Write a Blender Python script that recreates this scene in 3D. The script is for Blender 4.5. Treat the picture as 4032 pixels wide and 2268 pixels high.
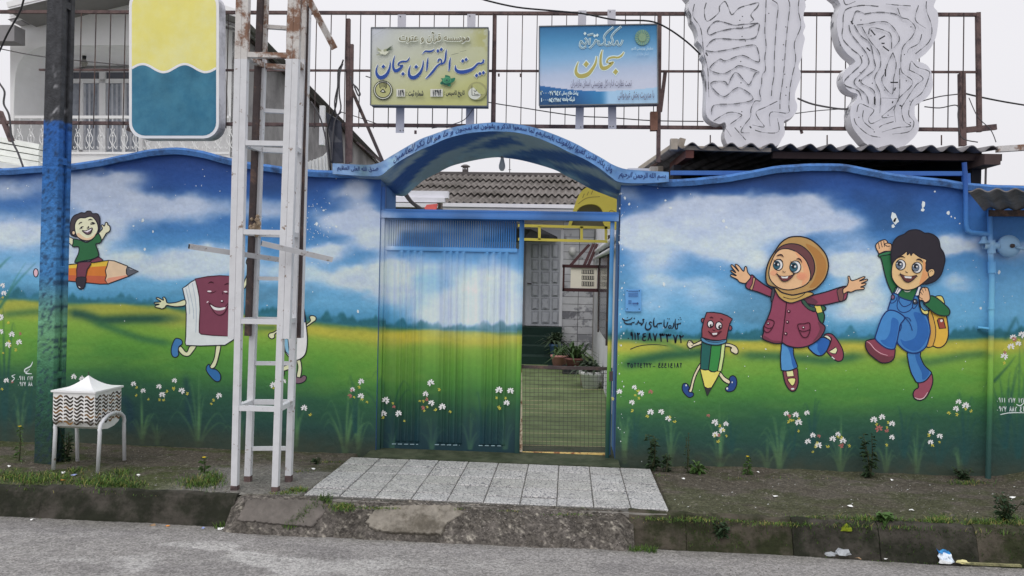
import bpy, bmesh, math, random
import numpy as np
from mathutils import Vector, Matrix
from mathutils.geometry import tessellate_polygon

random.seed(7)
rng = np.random.default_rng(11)
scene = bpy.context.scene
for _o in list(bpy.data.objects):
    bpy.data.objects.remove(_o)
COL = scene.collection

# ------------------------------------------------------------------ camera
FPX = 3030.0                       # focal length in pixels of the 4032 x 2268 photograph
CXP, CYP = 2016.0, 1134.0
CAM_LOC = np.array([0.0, -6.6, 1.5])
_yw, _pt, _rl = math.radians(4.2), math.radians(-0.4), math.radians(1.25)
FW = np.array([-math.sin(_yw)*math.cos(_pt), math.cos(_yw)*math.cos(_pt), math.sin(_pt)])
_r0 = np.array([math.cos(_yw), math.sin(_yw), 0.0])
_u0 = np.cross(_r0, FW)
RT = _r0*math.cos(_rl) + _u0*math.sin(_rl)
UP = -_r0*math.sin(_rl) + _u0*math.cos(_rl)
cam_data = bpy.data.cameras.new("camera")
cam_data.sensor_fit = 'HORIZONTAL'
cam_data.sensor_width = 36.0
cam_data.lens = 36.0*FPX/4032.0
cam_data.clip_start = 0.05
cam_data.clip_end = 2000.0
cam = bpy.data.objects.new("camera", cam_data)
COL.objects.link(cam)
cam.matrix_world = Matrix(((RT[0], UP[0], -FW[0], CAM_LOC[0]),
                           (RT[1], UP[1], -FW[1], CAM_LOC[1]),
                           (RT[2], UP[2], -FW[2], CAM_LOC[2]),
                           (0, 0, 0, 1)))
scene.camera = cam

# ------------------------------------------------------------------ overcast daylight
SUN_EL, SUN_AZ = math.radians(52), math.radians(200)     # azimuth clockwise from +y
world = bpy.data.worlds.new("World")
scene.world = world
world.use_nodes = True
wn, wl = world.node_tree.nodes, world.node_tree.links
wn.clear()
w_out = wn.new('ShaderNodeOutputWorld')
w_bg = wn.new('ShaderNodeBackground')
w_sky = wn.new('ShaderNodeTexSky')
w_sky.sky_type = 'NISHITA'
w_sky.sun_disc = False
w_sky.sun_elevation = SUN_EL
w_sky.sun_rotation = SUN_AZ
w_sky.dust_density = 4.0
w_hs = wn.new('ShaderNodeHueSaturation')
w_hs.inputs['Saturation'].default_value = 0.12
w_mix = wn.new('ShaderNodeMix'); w_mix.data_type = 'RGBA'
w_mix.inputs[0].default_value = 0.93
w_tc = wn.new('ShaderNodeTexCoord')
w_sep = wn.new('ShaderNodeSeparateXYZ')
w_map = wn.new('ShaderNodeMapRange')
w_map.inputs[1].default_value = 0.0; w_map.inputs[2].default_value = 1.0
w_map.inputs[3].default_value = 0.0; w_map.inputs[4].default_value = 1.0
w_ramp = wn.new('ShaderNodeValToRGB')
w_ramp.color_ramp.elements[0].position = 0.0
w_ramp.color_ramp.elements[0].color = (8.6, 8.5, 8.85, 1)
w_ramp.color_ramp.elements[1].position = 1.0
w_ramp.color_ramp.elements[1].color = (13.0, 13.0, 13.4, 1)
_e = w_ramp.color_ramp.elements.new(0.3); _e.color = (9.0, 8.9, 9.3, 1)
w_nz = wn.new('ShaderNodeTexNoise'); w_nz.inputs['Scale'].default_value = 2.2
w_nz.inputs['Detail'].default_value = 4
w_nm = wn.new('ShaderNodeMapRange'); w_nm.inputs[3].default_value = 0.95; w_nm.inputs[4].default_value = 1.05
w_mul = wn.new('ShaderNodeVectorMath'); w_mul.operation = 'SCALE'
w_bg.inputs['Strength'].default_value = 0.1
wl.new(w_tc.outputs['Generated'], w_sep.inputs[0])
wl.new(w_sep.outputs['Z'], w_map.inputs[0])
wl.new(w_map.outputs[0], w_ramp.inputs[0])
wl.new(w_tc.outputs['Generated'], w_nz.inputs['Vector'])
wl.new(w_nz.outputs['Fac'], w_nm.inputs[0])
wl.new(w_ramp.outputs['Color'], w_mul.inputs[0])
wl.new(w_nm.outputs[0], w_mul.inputs['Scale'])
wl.new(w_sky.outputs['Color'], w_hs.inputs['Color'])
wl.new(w_hs.outputs['Color'], w_mix.inputs[6])
wl.new(w_mul.outputs[0], w_mix.inputs[7])
wl.new(w_mix.outputs[2], w_bg.inputs['Color'])
wl.new(w_bg.outputs[0], w_out.inputs['Surface'])

sun_data = bpy.data.lights.new("sun", 'SUN')
sun_data.energy = 0.9
sun_data.angle = math.radians(40)
sun_data.color = (1.0, 0.97, 0.93)
sun = bpy.data.objects.new("sun", sun_data)
COL.objects.link(sun)
_sd = Vector((math.sin(SUN_AZ)*math.cos(SUN_EL), math.cos(SUN_AZ)*math.cos(SUN_EL), math.sin(SUN_EL)))
sun.rotation_euler = _sd.to_track_quat('Z', 'Y').to_euler()
sun.location = (0, -20, 30)
vs = scene.view_settings
vs.view_transform = 'Standard'
vs.look = 'None'
vs.exposure = 0.0
vs.gamma = 1.0
vs.use_curve_mapping = False

# ------------------------------------------------------------------ geometry of the place from the photograph
def ray(u, v):
    return RT*((u-CXP)/FPX) - UP*((v-CYP)/FPX) + FW
def W(u, v, y=0.0):
    """point of the vertical plane at depth y that stands at photograph pixel (u, v)"""
    d = ray(u, v); t = (y-CAM_LOC[1])/d[1]
    return CAM_LOC + d*t
def G(u, v, z=0.0):
    """point of the level plane at height z"""
    d = ray(u, v); t = (z-CAM_LOC[2])/d[2]
    return CAM_LOC + d*t
def PL(u, v, p0, n):
    d = ray(u, v); t = float(np.dot(np.array(p0)-CAM_LOC, n)/np.dot(d, n))
    return CAM_LOC + d*t
def proj(x, y, z):
    qx, qy, qz = x-CAM_LOC[0], y-CAM_LOC[1], z-CAM_LOC[2]
    w = qx*FW[0]+qy*FW[1]+qz*FW[2]
    return (CXP + FPX*(qx*RT[0]+qy*RT[1]+qz*RT[2])/w, CYP - FPX*(qx*UP[0]+qy*UP[1]+qz*UP[2])/w)

# ------------------------------------------------------------------ colour
KW = 0.70      # how bright a white wall of the street front stands in this light
def lin(c):
    c = np.asarray(c, float)/255.0
    return np.where(c <= 0.04045, c/12.92, ((c+0.055)/1.055)**2.4)
def A(r, g, b, k=None):
    return tuple(np.clip(lin((r, g, b))/(k or KW), 0.004, 0.88))

# ------------------------------------------------------------------ noise for painted surfaces
_perm = rng.random((256, 256))
def vnoise(x, y, s=0):
    x = np.asarray(x, float)+s*17.3; y = np.asarray(y, float)+s*9.7
    xi = np.floor(x).astype(int); yi = np.floor(y).astype(int)
    fx = x-xi; fy = y-yi
    fx = fx*fx*(3-2*fx); fy = fy*fy*(3-2*fy)
    a = _perm[xi % 256, yi % 256]; b = _perm[(xi+1) % 256, yi % 256]
    c = _perm[xi % 256, (yi+1) % 256]; d = _perm[(xi+1) % 256, (yi+1) % 256]
    return (a*(1-fx)+b*fx)*(1-fy)+(c*(1-fx)+d*fx)*fy
def fbm(x, y, s=0, o=4):
    t = 0; a = 0.5; n = 0
    for i in range(o):
        t = t+a*vnoise(x*2**i, y*2**i, s+i); n += a; a *= 0.5
    return t/n
def sstep(a, b, x):
    t = np.clip((x-a)/(b-a), 0, 1)
    return t*t*(3-2*t)

# ------------------------------------------------------------------ materials
_mats = {}
def mat(name, rgb, rough=0.7, var=0.15, scale=6.0, bump=0.0, bscale=60.0, metal=0.0, rgb2=None, thr=0.6, soft=0.12, scale2=3.0,
        spec=0.3, alpha=None, trans=0.0):
    """plain procedural surface: colour with mottling, an optional second colour in patches (rust, moss, dirt) and fine relief"""
    if name in _mats:
        return _mats[name]
    m = bpy.data.materials.new(name); m.use_nodes = True
    nt = m.node_tree; N = nt.nodes; L = nt.links
    bs = N['Principled BSDF']
    bs.inputs['Roughness'].default_value = rough
    bs.inputs['Metallic'].default_value = metal
    bs.inputs['Specular IOR Level'].default_value = spec
    if trans:
        bs.inputs['Transmission Weight'].default_value = trans
    if alpha is not None:
        bs.inputs['Alpha'].default_value = alpha
    geo = N.new('ShaderNodeNewGeometry')
    nz = N.new('ShaderNodeTexNoise'); nz.inputs['Scale'].default_value = scale
    nz.inputs['Detail'].default_value = 6; nz.inputs['Roughness'].default_value = 0.65
    L.new(geo.outputs['Position'], nz.inputs['Vector'])
    mr = N.new('ShaderNodeMapRange')
    mr.inputs[1].default_value = 0.25; mr.inputs[2].default_value = 0.75
    mr.inputs[3].default_value = 1-var; mr.inputs[4].default_value = 1+var
    L.new(nz.outputs['Fac'], mr.inputs[0])
    sc = N.new('ShaderNodeVectorMath'); sc.operation = 'SCALE'
    L.new(mr.outputs[0], sc.inputs['Scale'])
    if rgb2 is None:
        sc.inputs[0].default_value = rgb[:3]
    else:
        n2 = N.new('ShaderNodeTexNoise'); n2.inputs['Scale'].default_value = scale2
        n2.inputs['Detail'].default_value = 8; n2.inputs['Roughness'].default_value = 0.7
        L.new(geo.outputs['Position'], n2.inputs['Vector'])
        m2 = N.new('ShaderNodeMapRange'); m2.interpolation_type = 'SMOOTHSTEP'
        m2.inputs[1].default_value = thr-soft; m2.inputs[2].default_value = thr+soft
        L.new(n2.outputs['Fac'], m2.inputs[0])
        mx = N.new('ShaderNodeMix'); mx.data_type = 'RGBA'
        mx.inputs[6].default_value = (*rgb[:3], 1); mx.inputs[7].default_value = (*rgb2[:3], 1)
        L.new(m2.outputs[0], mx.inputs[0]); L.new(mx.outputs[2], sc.inputs[0])
    L.new(sc.outputs[0], bs.inputs['Base Color'])
    if bump:
        nb = N.new('ShaderNodeTexNoise'); nb.inputs['Scale'].default_value = bscale
        nb.inputs['Detail'].default_value = 5
        L.new(geo.outputs['Position'], nb.inputs['Vector'])
        bp = N.new('ShaderNodeBump'); bp.inputs['Strength'].default_value = bump
        bp.inputs['Distance'].default_value = 0.01
        L.new(nb.outputs['Fac'], bp.inputs['Height']); L.new(bp.outputs[0], bs.inputs['Normal'])
    _mats[name] = m
    return m

def vcol_mat(name, rough=0.55, bump=0.25, bscale=35.0, var=0.06, spec=0.35, scale=25):
    if name in _mats:
        return _mats[name]
    m = mat(name, (0.5, 0.5, 0.5), rough=rough, var=var, scale=scale, bump=bump, bscale=bscale, spec=spec)
    nt = m.node_tree
    at = nt.nodes.new('ShaderNodeAttribute'); at.attribute_name = 'paint'
    sc = [n for n in nt.nodes if n.type == 'VECT_MATH'][0]
    nt.links.new(at.outputs['Color'], sc.inputs[0])
    return m

# ------------------------------------------------------------------ mesh building
WO = {}        # world position of each object's origin
class MB:
    def __init__(s):
        s.v = []; s.f = []; s.m = []
    def add(s, pts, faces, m=0):
        b = len(s.v)
        s.v.extend([tuple(float(c) for c in p) for p in pts])
        for f in faces:
            s.f.append(tuple(i+b for i in f)); s.m.append(m)
        return s
    def poly(s, pts, m=0):
        if len(pts) <= 4:
            return s.add(pts, [tuple(range(len(pts)))], m)
        tr = tessellate_polygon([[Vector(tuple(map(float, p))) for p in pts]])
        return s.add(pts, tr, m)
    def polyhole(s, outer, hole, m=0):
        tr = tessellate_polygon([[Vector(tuple(map(float, p))) for p in outer], [Vector(tuple(map(float, p))) for p in hole]])
        return s.add(list(outer)+list(hole), tr, m)
    def box(s, x0, y0, z0, x1, y1, z1, m=0):
        p = [(x0, y0, z0), (x1, y0, z0), (x1, y1, z0), (x0, y1, z0), (x0, y0, z1), (x1, y0, z1), (x1, y1, z1), (x0, y1, z1)]
        return s.add(p, [(0, 3, 2, 1), (4, 5, 6, 7), (0, 1, 5, 4), (1, 2, 6, 5), (2, 3, 7, 6), (3, 0, 4, 7)], m)
    def bar(s, p, q, w, h=None, side=(0, 1, 0), m=0, open_end=False):
        """square tube from p to q: w across the view, h along side"""
        p = np.array(p, float); q = np.array(q, float); h = h or w
        d = q-p; d /= np.linalg.norm(d)
        b = np.array(side, float); b = b-d*np.dot(b, d)
        if np.linalg.norm(b) < 1e-6:
            b = np.array((1.0, 0, 0)); b = b-d*np.dot(b, d)
        b /= np.linalg.norm(b); a = np.cross(d, b)
        P = []
        for c in (p, q):
            for i, j in ((-1, -1), (1, -1), (1, 1), (-1, 1)):
                P.append(c+a*i*w/2+b*j*h/2)
        F = [(0, 1, 5, 4), (1, 2, 6, 5), (2, 3, 7, 6), (3, 0, 4, 7), (4, 5, 6, 7)]
        if not open_end:
            F.append((3, 2, 1, 0))
        return s.add(P, F, m)
    def tube(s, pts, r, n=6, m=0):
        pts = [np.array(p, float) for p in pts]
        rings = []
        for i, p in enumerate(pts):
            t = pts[min(i+1, len(pts)-1)]-pts[max(i-1, 0)]
            t /= (np.linalg.norm(t) or 1)
            a = np.cross(t, (0.13, 0.97, 0.21)); a /= (np.linalg.norm(a) or 1); b = np.cross(t, a)
            rr = r[i] if isinstance(r, (list, tuple)) else r
            rings.append([p+(a*math.cos(2*math.pi*k/n)+b*math.sin(2*math.pi*k/n))*rr for k in range(n)])
        P = [q for R_ in rings for q in R_]
        F = []
        for i in range(len(pts)-1):
            for k in range(n):
                F.append((i*n+k, i*n+(k+1) % n, (i+1)*n+(k+1) % n, (i+1)*n+k))
        F.append(tuple(range(n))[::-1]); F.append(tuple(range((len(pts)-1)*n, len(pts)*n)))
        return s.add(P, F, m)
    def prism(s, pts, vec, m=0, mside=None, back=True):
        vec = np.array(vec, float); n = len(pts); pts = [np.array(p, float) for p in pts]
        s.poly(pts, m)
        q = [p+vec for p in pts]
        if back:
            s.poly(q[::-1], m if mside is None else mside)
        s.add(pts+q, [(i, (i+1) % n, n+(i+1) % n, n+i) for i in range(n)], m if mside is None else mside)
        return s
    def lathe(s, prof, c, n=12, m=0, axis='z'):
        P = []
        for r, h in prof:
            for k in range(n):
                a = 2*math.pi*k/n
                if axis == 'z':
                    P.append((c[0]+r*math.cos(a), c[1]+r*math.sin(a), c[2]+h))
                elif axis == 'y':
                    P.append((c[0]+r*math.cos(a), c[1]+h, c[2]+r*math.sin(a)))
                else:
                    P.append((c[0]+h, c[1]+r*math.cos(a), c[2]+r*math.sin(a)))
        F = []
        for i in range(len(prof)-1):
            for k in range(n):
                F.append((i*n+k, i*n+(k+1) % n, (i+1)*n+(k+1) % n, (i+1)*n+k))
        F.append(tuple(range(n))[::-1]); F.append(tuple(range((len(prof)-1)*n, len(prof)*n)))
        return s.add(P, F, m)
    def build(s, name, mats, parent=None, smooth=False, origin=None, fixn=True):
        v = np.array(s.v, float)
        if parent is not None:
            o0 = WO[parent]
        elif origin is not None:
            o0 = np.array(origin, float)
        else:
            o0 = np.array([(v[:, 0].min()+v[:, 0].max())/2, (v[:, 1].min()+v[:, 1].max())/2, v[:, 2].min()])
        me = bpy.data.meshes.new(name)
        me.from_pydata((v-o0).tolist(), [], s.f)
        if not isinstance(mats, (list, tuple)):
            mats = [mats]
        for m in mats:
            me.materials.append(m)
        if len(mats) > 1:
            me.polygons.foreach_set('material_index', s.m)
        if fixn:
            bm = bmesh.new(); bm.from_mesh(me)
            bmesh.ops.recalc_face_normals(bm, faces=bm.faces)
            bm.to_mesh(me); bm.free()
        if smooth:
            me.polygons.foreach_set('use_smooth', [True]*len(me.polygons))
        me.update()
        return link(name, me, parent, o0)

def link(name, me, parent, o0):
    o = bpy.data.objects.new(name, me)
    COL.objects.link(o)
    WO[o] = np.array(o0, float)
    if parent is not None:
        o.parent = parent
    else:
        o.location = tuple(float(c) for c in o0)
    return o

def thing(name, label, cat, loc=(0, 0, 0), group=None):
    o = bpy.data.objects.new(name, None)
    COL.objects.link(o)
    o.location = tuple(float(c) for c in loc)
    o.empty_display_size = 0.1
    WO[o] = np.array(loc, float)
    tag(o, label, cat, group)
    return o
def part_empty(name, parent, label=None):
    o = bpy.data.objects.new(name, None)
    COL.objects.link(o); o.parent = parent
    o.empty_display_size = 0.05
    WO[o] = WO[parent].copy()
    if label:
        o['label'] = label
    return o
def tag(o, label=None, cat=None, group=None, kind=None):
    if label: o['label'] = label
    if cat: o['category'] = cat
    if group: o['group'] = group
    if kind: o['kind'] = kind
    return o

def grid_obj(name, X, Y, Z, colors, material, parent=None, smooth=False, origin=(0, 0, 0)):
    """grid of points (rows x cols) with a painted colour per point"""
    nr, nc = X.shape
    o0 = WO[parent] if parent is not None else np.array(origin, float)
    co = np.stack([X-o0[0], Y-o0[1], Z-o0[2]], -1).reshape(-1, 3).astype(np.float32)
    idx = np.arange(nr*nc).reshape(nr, nc)
    q = np.stack([idx[:-1, :-1], idx[:-1, 1:], idx[1:, 1:], idx[1:, :-1]], -1).reshape(-1, 4)
    me = bpy.data.meshes.new(name)
    me.vertices.add(len(co)); me.vertices.foreach_set('co', co.ravel())
    me.loops.add(q.size); me.loops.foreach_set('vertex_index', q.ravel().astype(np.int32))
    me.polygons.add(len(q))
    me.polygons.foreach_set('loop_start', np.arange(0, q.size, 4, dtype=np.int32))
    me.update(calc_edges=True)
    if colors is not None:
        ca = me.color_attributes.new('paint', 'FLOAT_COLOR', 'POINT')
        c4 = np.ones((nr*nc, 4), np.float32); c4[:, :3] = colors.reshape(-1, 3)
        ca.data.foreach_set('color', c4.ravel())
    me.materials.append(material)
    if smooth:
        me.polygons.foreach_set('use_smooth', [True]*len(q))
    me.validate()
    return link(name, me, parent, o0)

# ------------------------------------------------------------------ curves in photograph pixels
def catmull(P, closed=False, n=5):
    P = [np.array(p, float) for p in P]
    if len(P) < 3:
        return P
    out = []
    N = len(P)
    for i in range(N if closed else N-1):
        p0 = P[(i-1) % N] if closed else P[max(i-1, 0)]
        p1 = P[i]; p2 = P[(i+1) % N]
        p3 = P[(i+2) % N] if closed else P[min(i+2, N-1)]
        for k in range(n):
            t = k/n
            out.append(0.5*((2*p1)+(-p0+p2)*t+(2*p0-5*p1+4*p2-p3)*t*t+(-p0+3*p1-3*p2+p3)*t**3))
    if not closed:
        out.append(P[-1])
    return out
def ellipse(cx, cy, rx, ry=None, n=20):
    ry = ry or rx
    return [(cx+rx*math.cos(2*math.pi*k/n), cy+ry*math.sin(2*math.pi*k/n)) for k in range(n)]
def ribbon(P, w, closed=False):
    """left and right rims of a stroke of width w (number or one per point)"""
    P = [np.array(p[:2], float) for p in P]; N = len(P); Lr, Rr = [], []
    for i in range(N):
        a = P[(i-1) % N] if closed else P[max(i-1, 0)]
        b = P[(i+1) % N] if closed else P[min(i+1, N-1)]
        t = b-a; t /= (np.linalg.norm(t) or 1)
        n = np.array((-t[1], t[0]))
        ww = (w[i] if isinstance(w, (list, tuple, np.ndarray)) else w)/2
        Lr.append(P[i]+n*ww); Rr.append(P[i]-n*ww)
    return Lr, Rr

class Flat:
    """flat print on the vertical plane y0: each further shape lies a hair nearer to the street"""
    def __init__(s, y0, step=0.0003):
        s.y = y0; s.step = step; s.k = 0; s.parts = {}; s.order = []
        s.o = (0.0, 0.0); s.s = 1.0; s.shapes = []
    def crop(s, ou, ov, sc):
        s.o = (ou, ov); s.s = sc
        return s
    def px(s, P):
        return [(s.o[0]+p[0]*s.s, s.o[1]+p[1]*s.s) for p in P]
    def put(s, part, m, Q, pts, faces):
        q = np.array([p[:2] for p in Q])
        s.shapes.append((part, m, (q.min(0)-1.5, q.max(0)+1.5), pts, faces))
    def depth(s):
        s.k += 1
        return s.y-0.0008-s.step*s.k
    def fill(s, part, m, P, smooth=True, line=None, lw=5.0, n=5):
        Q = s.px(P)
        if smooth:
            Q = catmull(Q, True, n)
        y = s.depth(); b = MB(); b.poly([W(q[0], q[1], y) for q in Q])
        s.put(part, m, Q, b.v, b.f)
        if line is not None:
            s._rib(part, line, Q, lw, True)
        return s
    def stroke(s, part, m, P, w, smooth=True, closed=False, n=5):
        """P may carry a width per point as third value (crop units)"""
        if len(P[0]) == 3:
            Q = [(*s.px([p])[0], p[2]*s.s) for p in P]
            if smooth and len(Q) > 2:
                Q = catmull(Q, closed, n)
            s._rib(part, m, [q[:2] for q in Q], [max(q[2], 0.8) for q in Q], closed)
        else:
            Q = s.px(P)
            if smooth and len(Q) > 2:
                Q = catmull(Q, closed, n)
            s._rib(part, m, Q, w*s.s, closed)
        return s
    def _rib(s, part, m, Q, w, closed):
        y = s.depth()
        Lr, Rr = ribbon(Q, w, closed); N = len(Q)
        pts = [W(q[0], q[1], y) for q in Lr]+[W(q[0], q[1], y) for q in Rr]
        fs = [(k, (k+1) % N, N+(k+1) % N, N+k) for k in range(N if closed else N-1)]
        s.put(part, m, Lr+Rr, pts, fs)
    def ell(s, part, m, cx, cy, rx, ry=None, line=None, lw=4.0):
        return s.fill(part, m, ellipse(cx, cy, rx, ry), False, line, lw)
    def build(s, parent, labels=None):
        # shapes of one name that touch are one painted piece; apart, they are pieces of their own
        S = s.shapes; root = list(range(len(S)))
        def find(i):
            while root[i] != i: i = root[i]
            return i
        for i in range(len(S)):
            for j in range(i):
                if S[i][0] == S[j][0] and find(i) != find(j):
                    (a0, a1), (b0, b1) = S[i][2], S[j][2]
                    if (a0 <= b1).all() and (b0 <= a1).all(): root[find(i)] = find(j)
        groups = {}
        for i in range(len(S)): groups.setdefault(find(i), []).append(S[i])
        for g in groups.values():
            b = MB(); ms = []
            for part, m, _, pts, faces in g:
                if m not in ms: ms.append(m)
                b.add(pts, faces, ms.index(m))
            b.build(g[0][0], ms, parent, fixn=False)

# ------------------------------------------------------------------ Persian writing (joined letter forms, right to left)
_ISO = {}
def _init_forms():
    import unicodedata
    for cp in list(range(0xFB50, 0xFC00))+list(range(0xFE70, 0xFF00)):
        d = unicodedata.decomposition(chr(cp))
        if not d:
            continue
        p = d.split()
        if len(p) == 2 and p[0] in ('<isolated>', '<initial>', '<medial>', '<final>'):
            _ISO.setdefault(chr(int(p[1], 16)), {})[p[0][1:-1]] = chr(cp)
_init_forms()
_RIGHT_ONLY = set('اأإآدذرزژوؤة')
def shape_fa(t):
    out = []
    n = len(t)
    def joins_next(c):
        return c in _ISO and 'initial' in _ISO[c] and c not in _RIGHT_ONLY
    for i, c in enumerate(t):
        if c not in _ISO:
            out.append(c); continue
        pv = i > 0 and joins_next(t[i-1])
        nx = i < n-1 and t[i+1] in _ISO and joins_next(c) and ('final' in _ISO[t[i+1]])
        f = 'medial' if pv and nx else 'final' if pv else 'initial' if nx else 'isolated'
        out.append(_ISO[c].get(f, _ISO[c].get('isolated', c)))
    s = ''.join(out)[::-1]
    res = ''; run = ''
    for c in s:
        if c.isdigit():
            run = c+run
        else:
            res += run+c; run = ''
    return res+run
def text_mesh(t, fa=True, weight=0.0):
    """lettering as flat faces: every outline is filled by itself (letter strokes overlap); weight thickens it by a rim"""
    cu = bpy.data.curves.new('writing', 'FONT')
    cu.body = shape_fa(t) if fa else t
    cu.resolution_u = 2
    cu.fill_mode = 'NONE'
    o = bpy.data.objects.new('writing', cu)
    COL.objects.link(o)
    dg = bpy.context.evaluated_depsgraph_get()
    me = bpy.data.meshes.new_from_object(o.evaluated_get(dg))
    bpy.data.objects.remove(o); bpy.data.curves.remove(cu)
    co = np.array([p.co[:2] for p in me.vertices]); nb = {}
    for e in me.edges:
        i, j = e.vertices; nb.setdefault(i, []).append(j); nb.setdefault(j, []).append(i)
    bpy.data.meshes.remove(me)
    loops = []; seen = set()
    for i in nb:
        if i in seen: continue
        L_ = [i]; seen.add(i); k = i
        while True:
            nx = [j for j in nb[k] if j not in seen]
            if not nx: break
            k = nx[0]; seen.add(k); L_.append(k)
        if len(L_) > 2: loops.append(L_)
    def area(L_):
        p = co[L_]; q = np.roll(p, -1, 0); return float((p[:, 0]*q[:, 1]-q[:, 0]*p[:, 1]).sum())/2
    def inside(pt, L_):
        p = co[L_]; q = np.roll(p, -1, 0); c = False
        for (x1, y1), (x2, y2) in zip(p, q):
            if (y1 > pt[1]) != (y2 > pt[1]) and pt[0] < (x2-x1)*(pt[1]-y1)/(y2-y1)+x1: c = not c
        return c
    # outlines run in index order, so that their sense tells stroke from hole
    loops = [sorted(L_) if sorted(L_) == list(range(min(L_), max(L_)+1)) else L_ for L_ in loops]
    ar = [area(L_) for L_ in loops]; sg = np.sign(ar[int(np.argmax(np.abs(ar)))])
    V, F, LV = [], [], []
    for n_, (L_, a_) in enumerate(zip(loops, ar)):
        if np.sign(a_) != sg: continue
        hs_ = [H_ for H_, b_ in zip(loops, ar) if np.sign(b_) != sg and inside(co[H_[0]], L_)]
        tr = tessellate_polygon([[Vector((*co[i], 0)) for i in X_] for X_ in [L_]+hs_])
        idx = [i for X_ in [L_]+hs_ for i in X_]; b0 = len(V)
        V += [co[i] for i in idx]; LV += [n_ % 7]*len(idx); F += [tuple(b0+i for i in f) for f in tr]
    if weight:
        for n_, L_ in enumerate(loops):
            Lr, Rr = ribbon([co[i] for i in L_], weight, True); m_ = len(L_); b0 = len(V)
            V += list(Lr)+list(Rr); LV += [7+n_ % 5]*(2*m_)
            F += [(b0+i, b0+(i+1) % m_, b0+m_+(i+1) % m_, b0+m_+i) for i in range(m_)]
    v = np.array(V); v -= v.min(0); ext = v.max(0)
    return np.concatenate([v/ext, np.array(LV)[:, None]*0.00004], 1), F, ext[0]/ext[1]
def write(name, t, quad, y, material, parent, weight=0.0, fa=True, warp=None):
    """flat lettering filling the pixel box quad=(u0, v0, u1, v1) on plane y, or bent by warp(a, b) -> point"""
    v, f, _ = text_mesh(t, fa, weight)
    b = MB()
    if warp is None:
        u0, v0, u1, v1 = quad[:4]
        tilt = quad[4] if len(quad) > 4 else 0.0
        pts = [W(u0+(u1-u0)*p[0], v1+(v0-v1)*p[1]+tilt*p[0], y-p[2]) for p in v]
    else:
        pts = [warp(p[0], p[1])-np.array((0, p[2], 0)) for p in v]
    b.add(pts, f)
    return b.build(name, material, parent, fixn=False)

DIG = {'٠': [[(.4, .6), (.5, .5), (.6, .6)]], '.': [[(.35, .8), (.5, .75), (.6, .85)]], '١': [[(.45, 0), (.55, .5), (.55, 1)]], '٢': [[(.95, .02), (.75, .2), (.35, .2), (.15, .02), (.35, .4), (.45, 1)]],
       '٣': [[(1.0, .0), (.9, .18), (.65, .2), (.55, .05), (.48, .2), (.25, .2), (.08, .02), (.25, .4), (.35, 1)]], '٤': [[(.9, .05), (.3, .12), (.35, .38), (.8, .42), (.25, .55), (.12, .85), (.5, 1), (.95, .9)]],
       '۴': [[(.9, .1), (.5, .0), (.45, .35), (.9, .38)], [(.1, .0), (.3, .4), (.4, 1)]], '٥': [[(.5, .1), (.15, .55), (.3, .95), (.7, .95), (.85, .55), (.5, .1)]], '۵': [[(.5, .1), (.15, .55), (.25, .95), (.5, .8), (.75, .95), (.88, .55), (.5, .1)]],
       '٦': [[(.1, .08), (.8, .05), (.55, .4), (.6, 1)]], '٧': [[(.05, 0), (.35, .45), (.5, 1), (.65, .45), (.95, 0)]], '٨': [[(.05, 1), (.35, .55), (.5, 0), (.65, .55), (.95, 1)]],
       '٩': [[(.7, .2), (.45, .0), (.2, .2), (.4, .42), (.7, .25), (.75, 1)]], '-': [[(.1, .8), (.9, .8)]]}
def digits(parent, t, quad, y, material, w=0.16, name='digit'):
    """numbers painted stroke by stroke in the pixel box quad"""
    u0, v0, u1, v1 = quad[:4]; tilt = quad[4] if len(quad) > 4 else 0.0
    n = len(t); cw = (u1-u0)/n
    for i, c in enumerate(t):
        if c not in DIG: continue
        f = Flat(y, .00002); f.o = (u0+cw*i+cw*.1, v0+tilt*i/n)
        for S_ in DIG[c]:
            f.stroke(name, material, [(x*cw*.8, q*(v1-v0), w*(v1-v0)*(1.0 if 0 < k < len(S_)-1 else .7)) for k, (x, q) in enumerate(S_)], 0, n=4)
        f.build(parent)
# ------------------------------------------------------------------ common materials
M_WHITEM = mat('white_painted_steel', A(184, 185, 188), 0.5, 0.08, 14, rgb2=A(120, 104, 92), thr=0.635, soft=0.03, scale2=16)
M_RUSTW = mat('rusting_white_steel', A(176, 173, 170), 0.6, 0.12, 20, rgb2=A(112, 84, 68), thr=0.53, soft=0.06, scale2=7, bump=0.2)
M_RUST = mat('rusty_steel', A(92, 76, 74), 0.8, 0.25, 22, rgb2=A(62, 52, 54), thr=0.55, soft=0.1, scale2=9, bump=0.3)
M_DARKST = mat('dark_steel', A(62, 54, 54), 0.7, 0.25, 18, rgb2=A(96, 76, 68), thr=0.6, soft=0.1, scale2=8, bump=0.2)
M_BLACK = mat('black_rubber', A(30, 30, 32), 0.6, 0.1)
M_CABLE = mat('grey_cable', A(70, 68, 70), 0.6, 0.1)
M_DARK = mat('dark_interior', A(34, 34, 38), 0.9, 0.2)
M_PLASTER = mat('white_plaster', A(214, 212, 214), 0.85, 0.06, 2.0, bump=0.15, bscale=30)
M_CONC = mat('grey_concrete', A(132, 128, 124, 0.95), 0.92, 0.22, 9, bump=0.5, bscale=45, rgb2=A(100, 96, 90, 0.95), thr=0.55, scale2=4)

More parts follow.
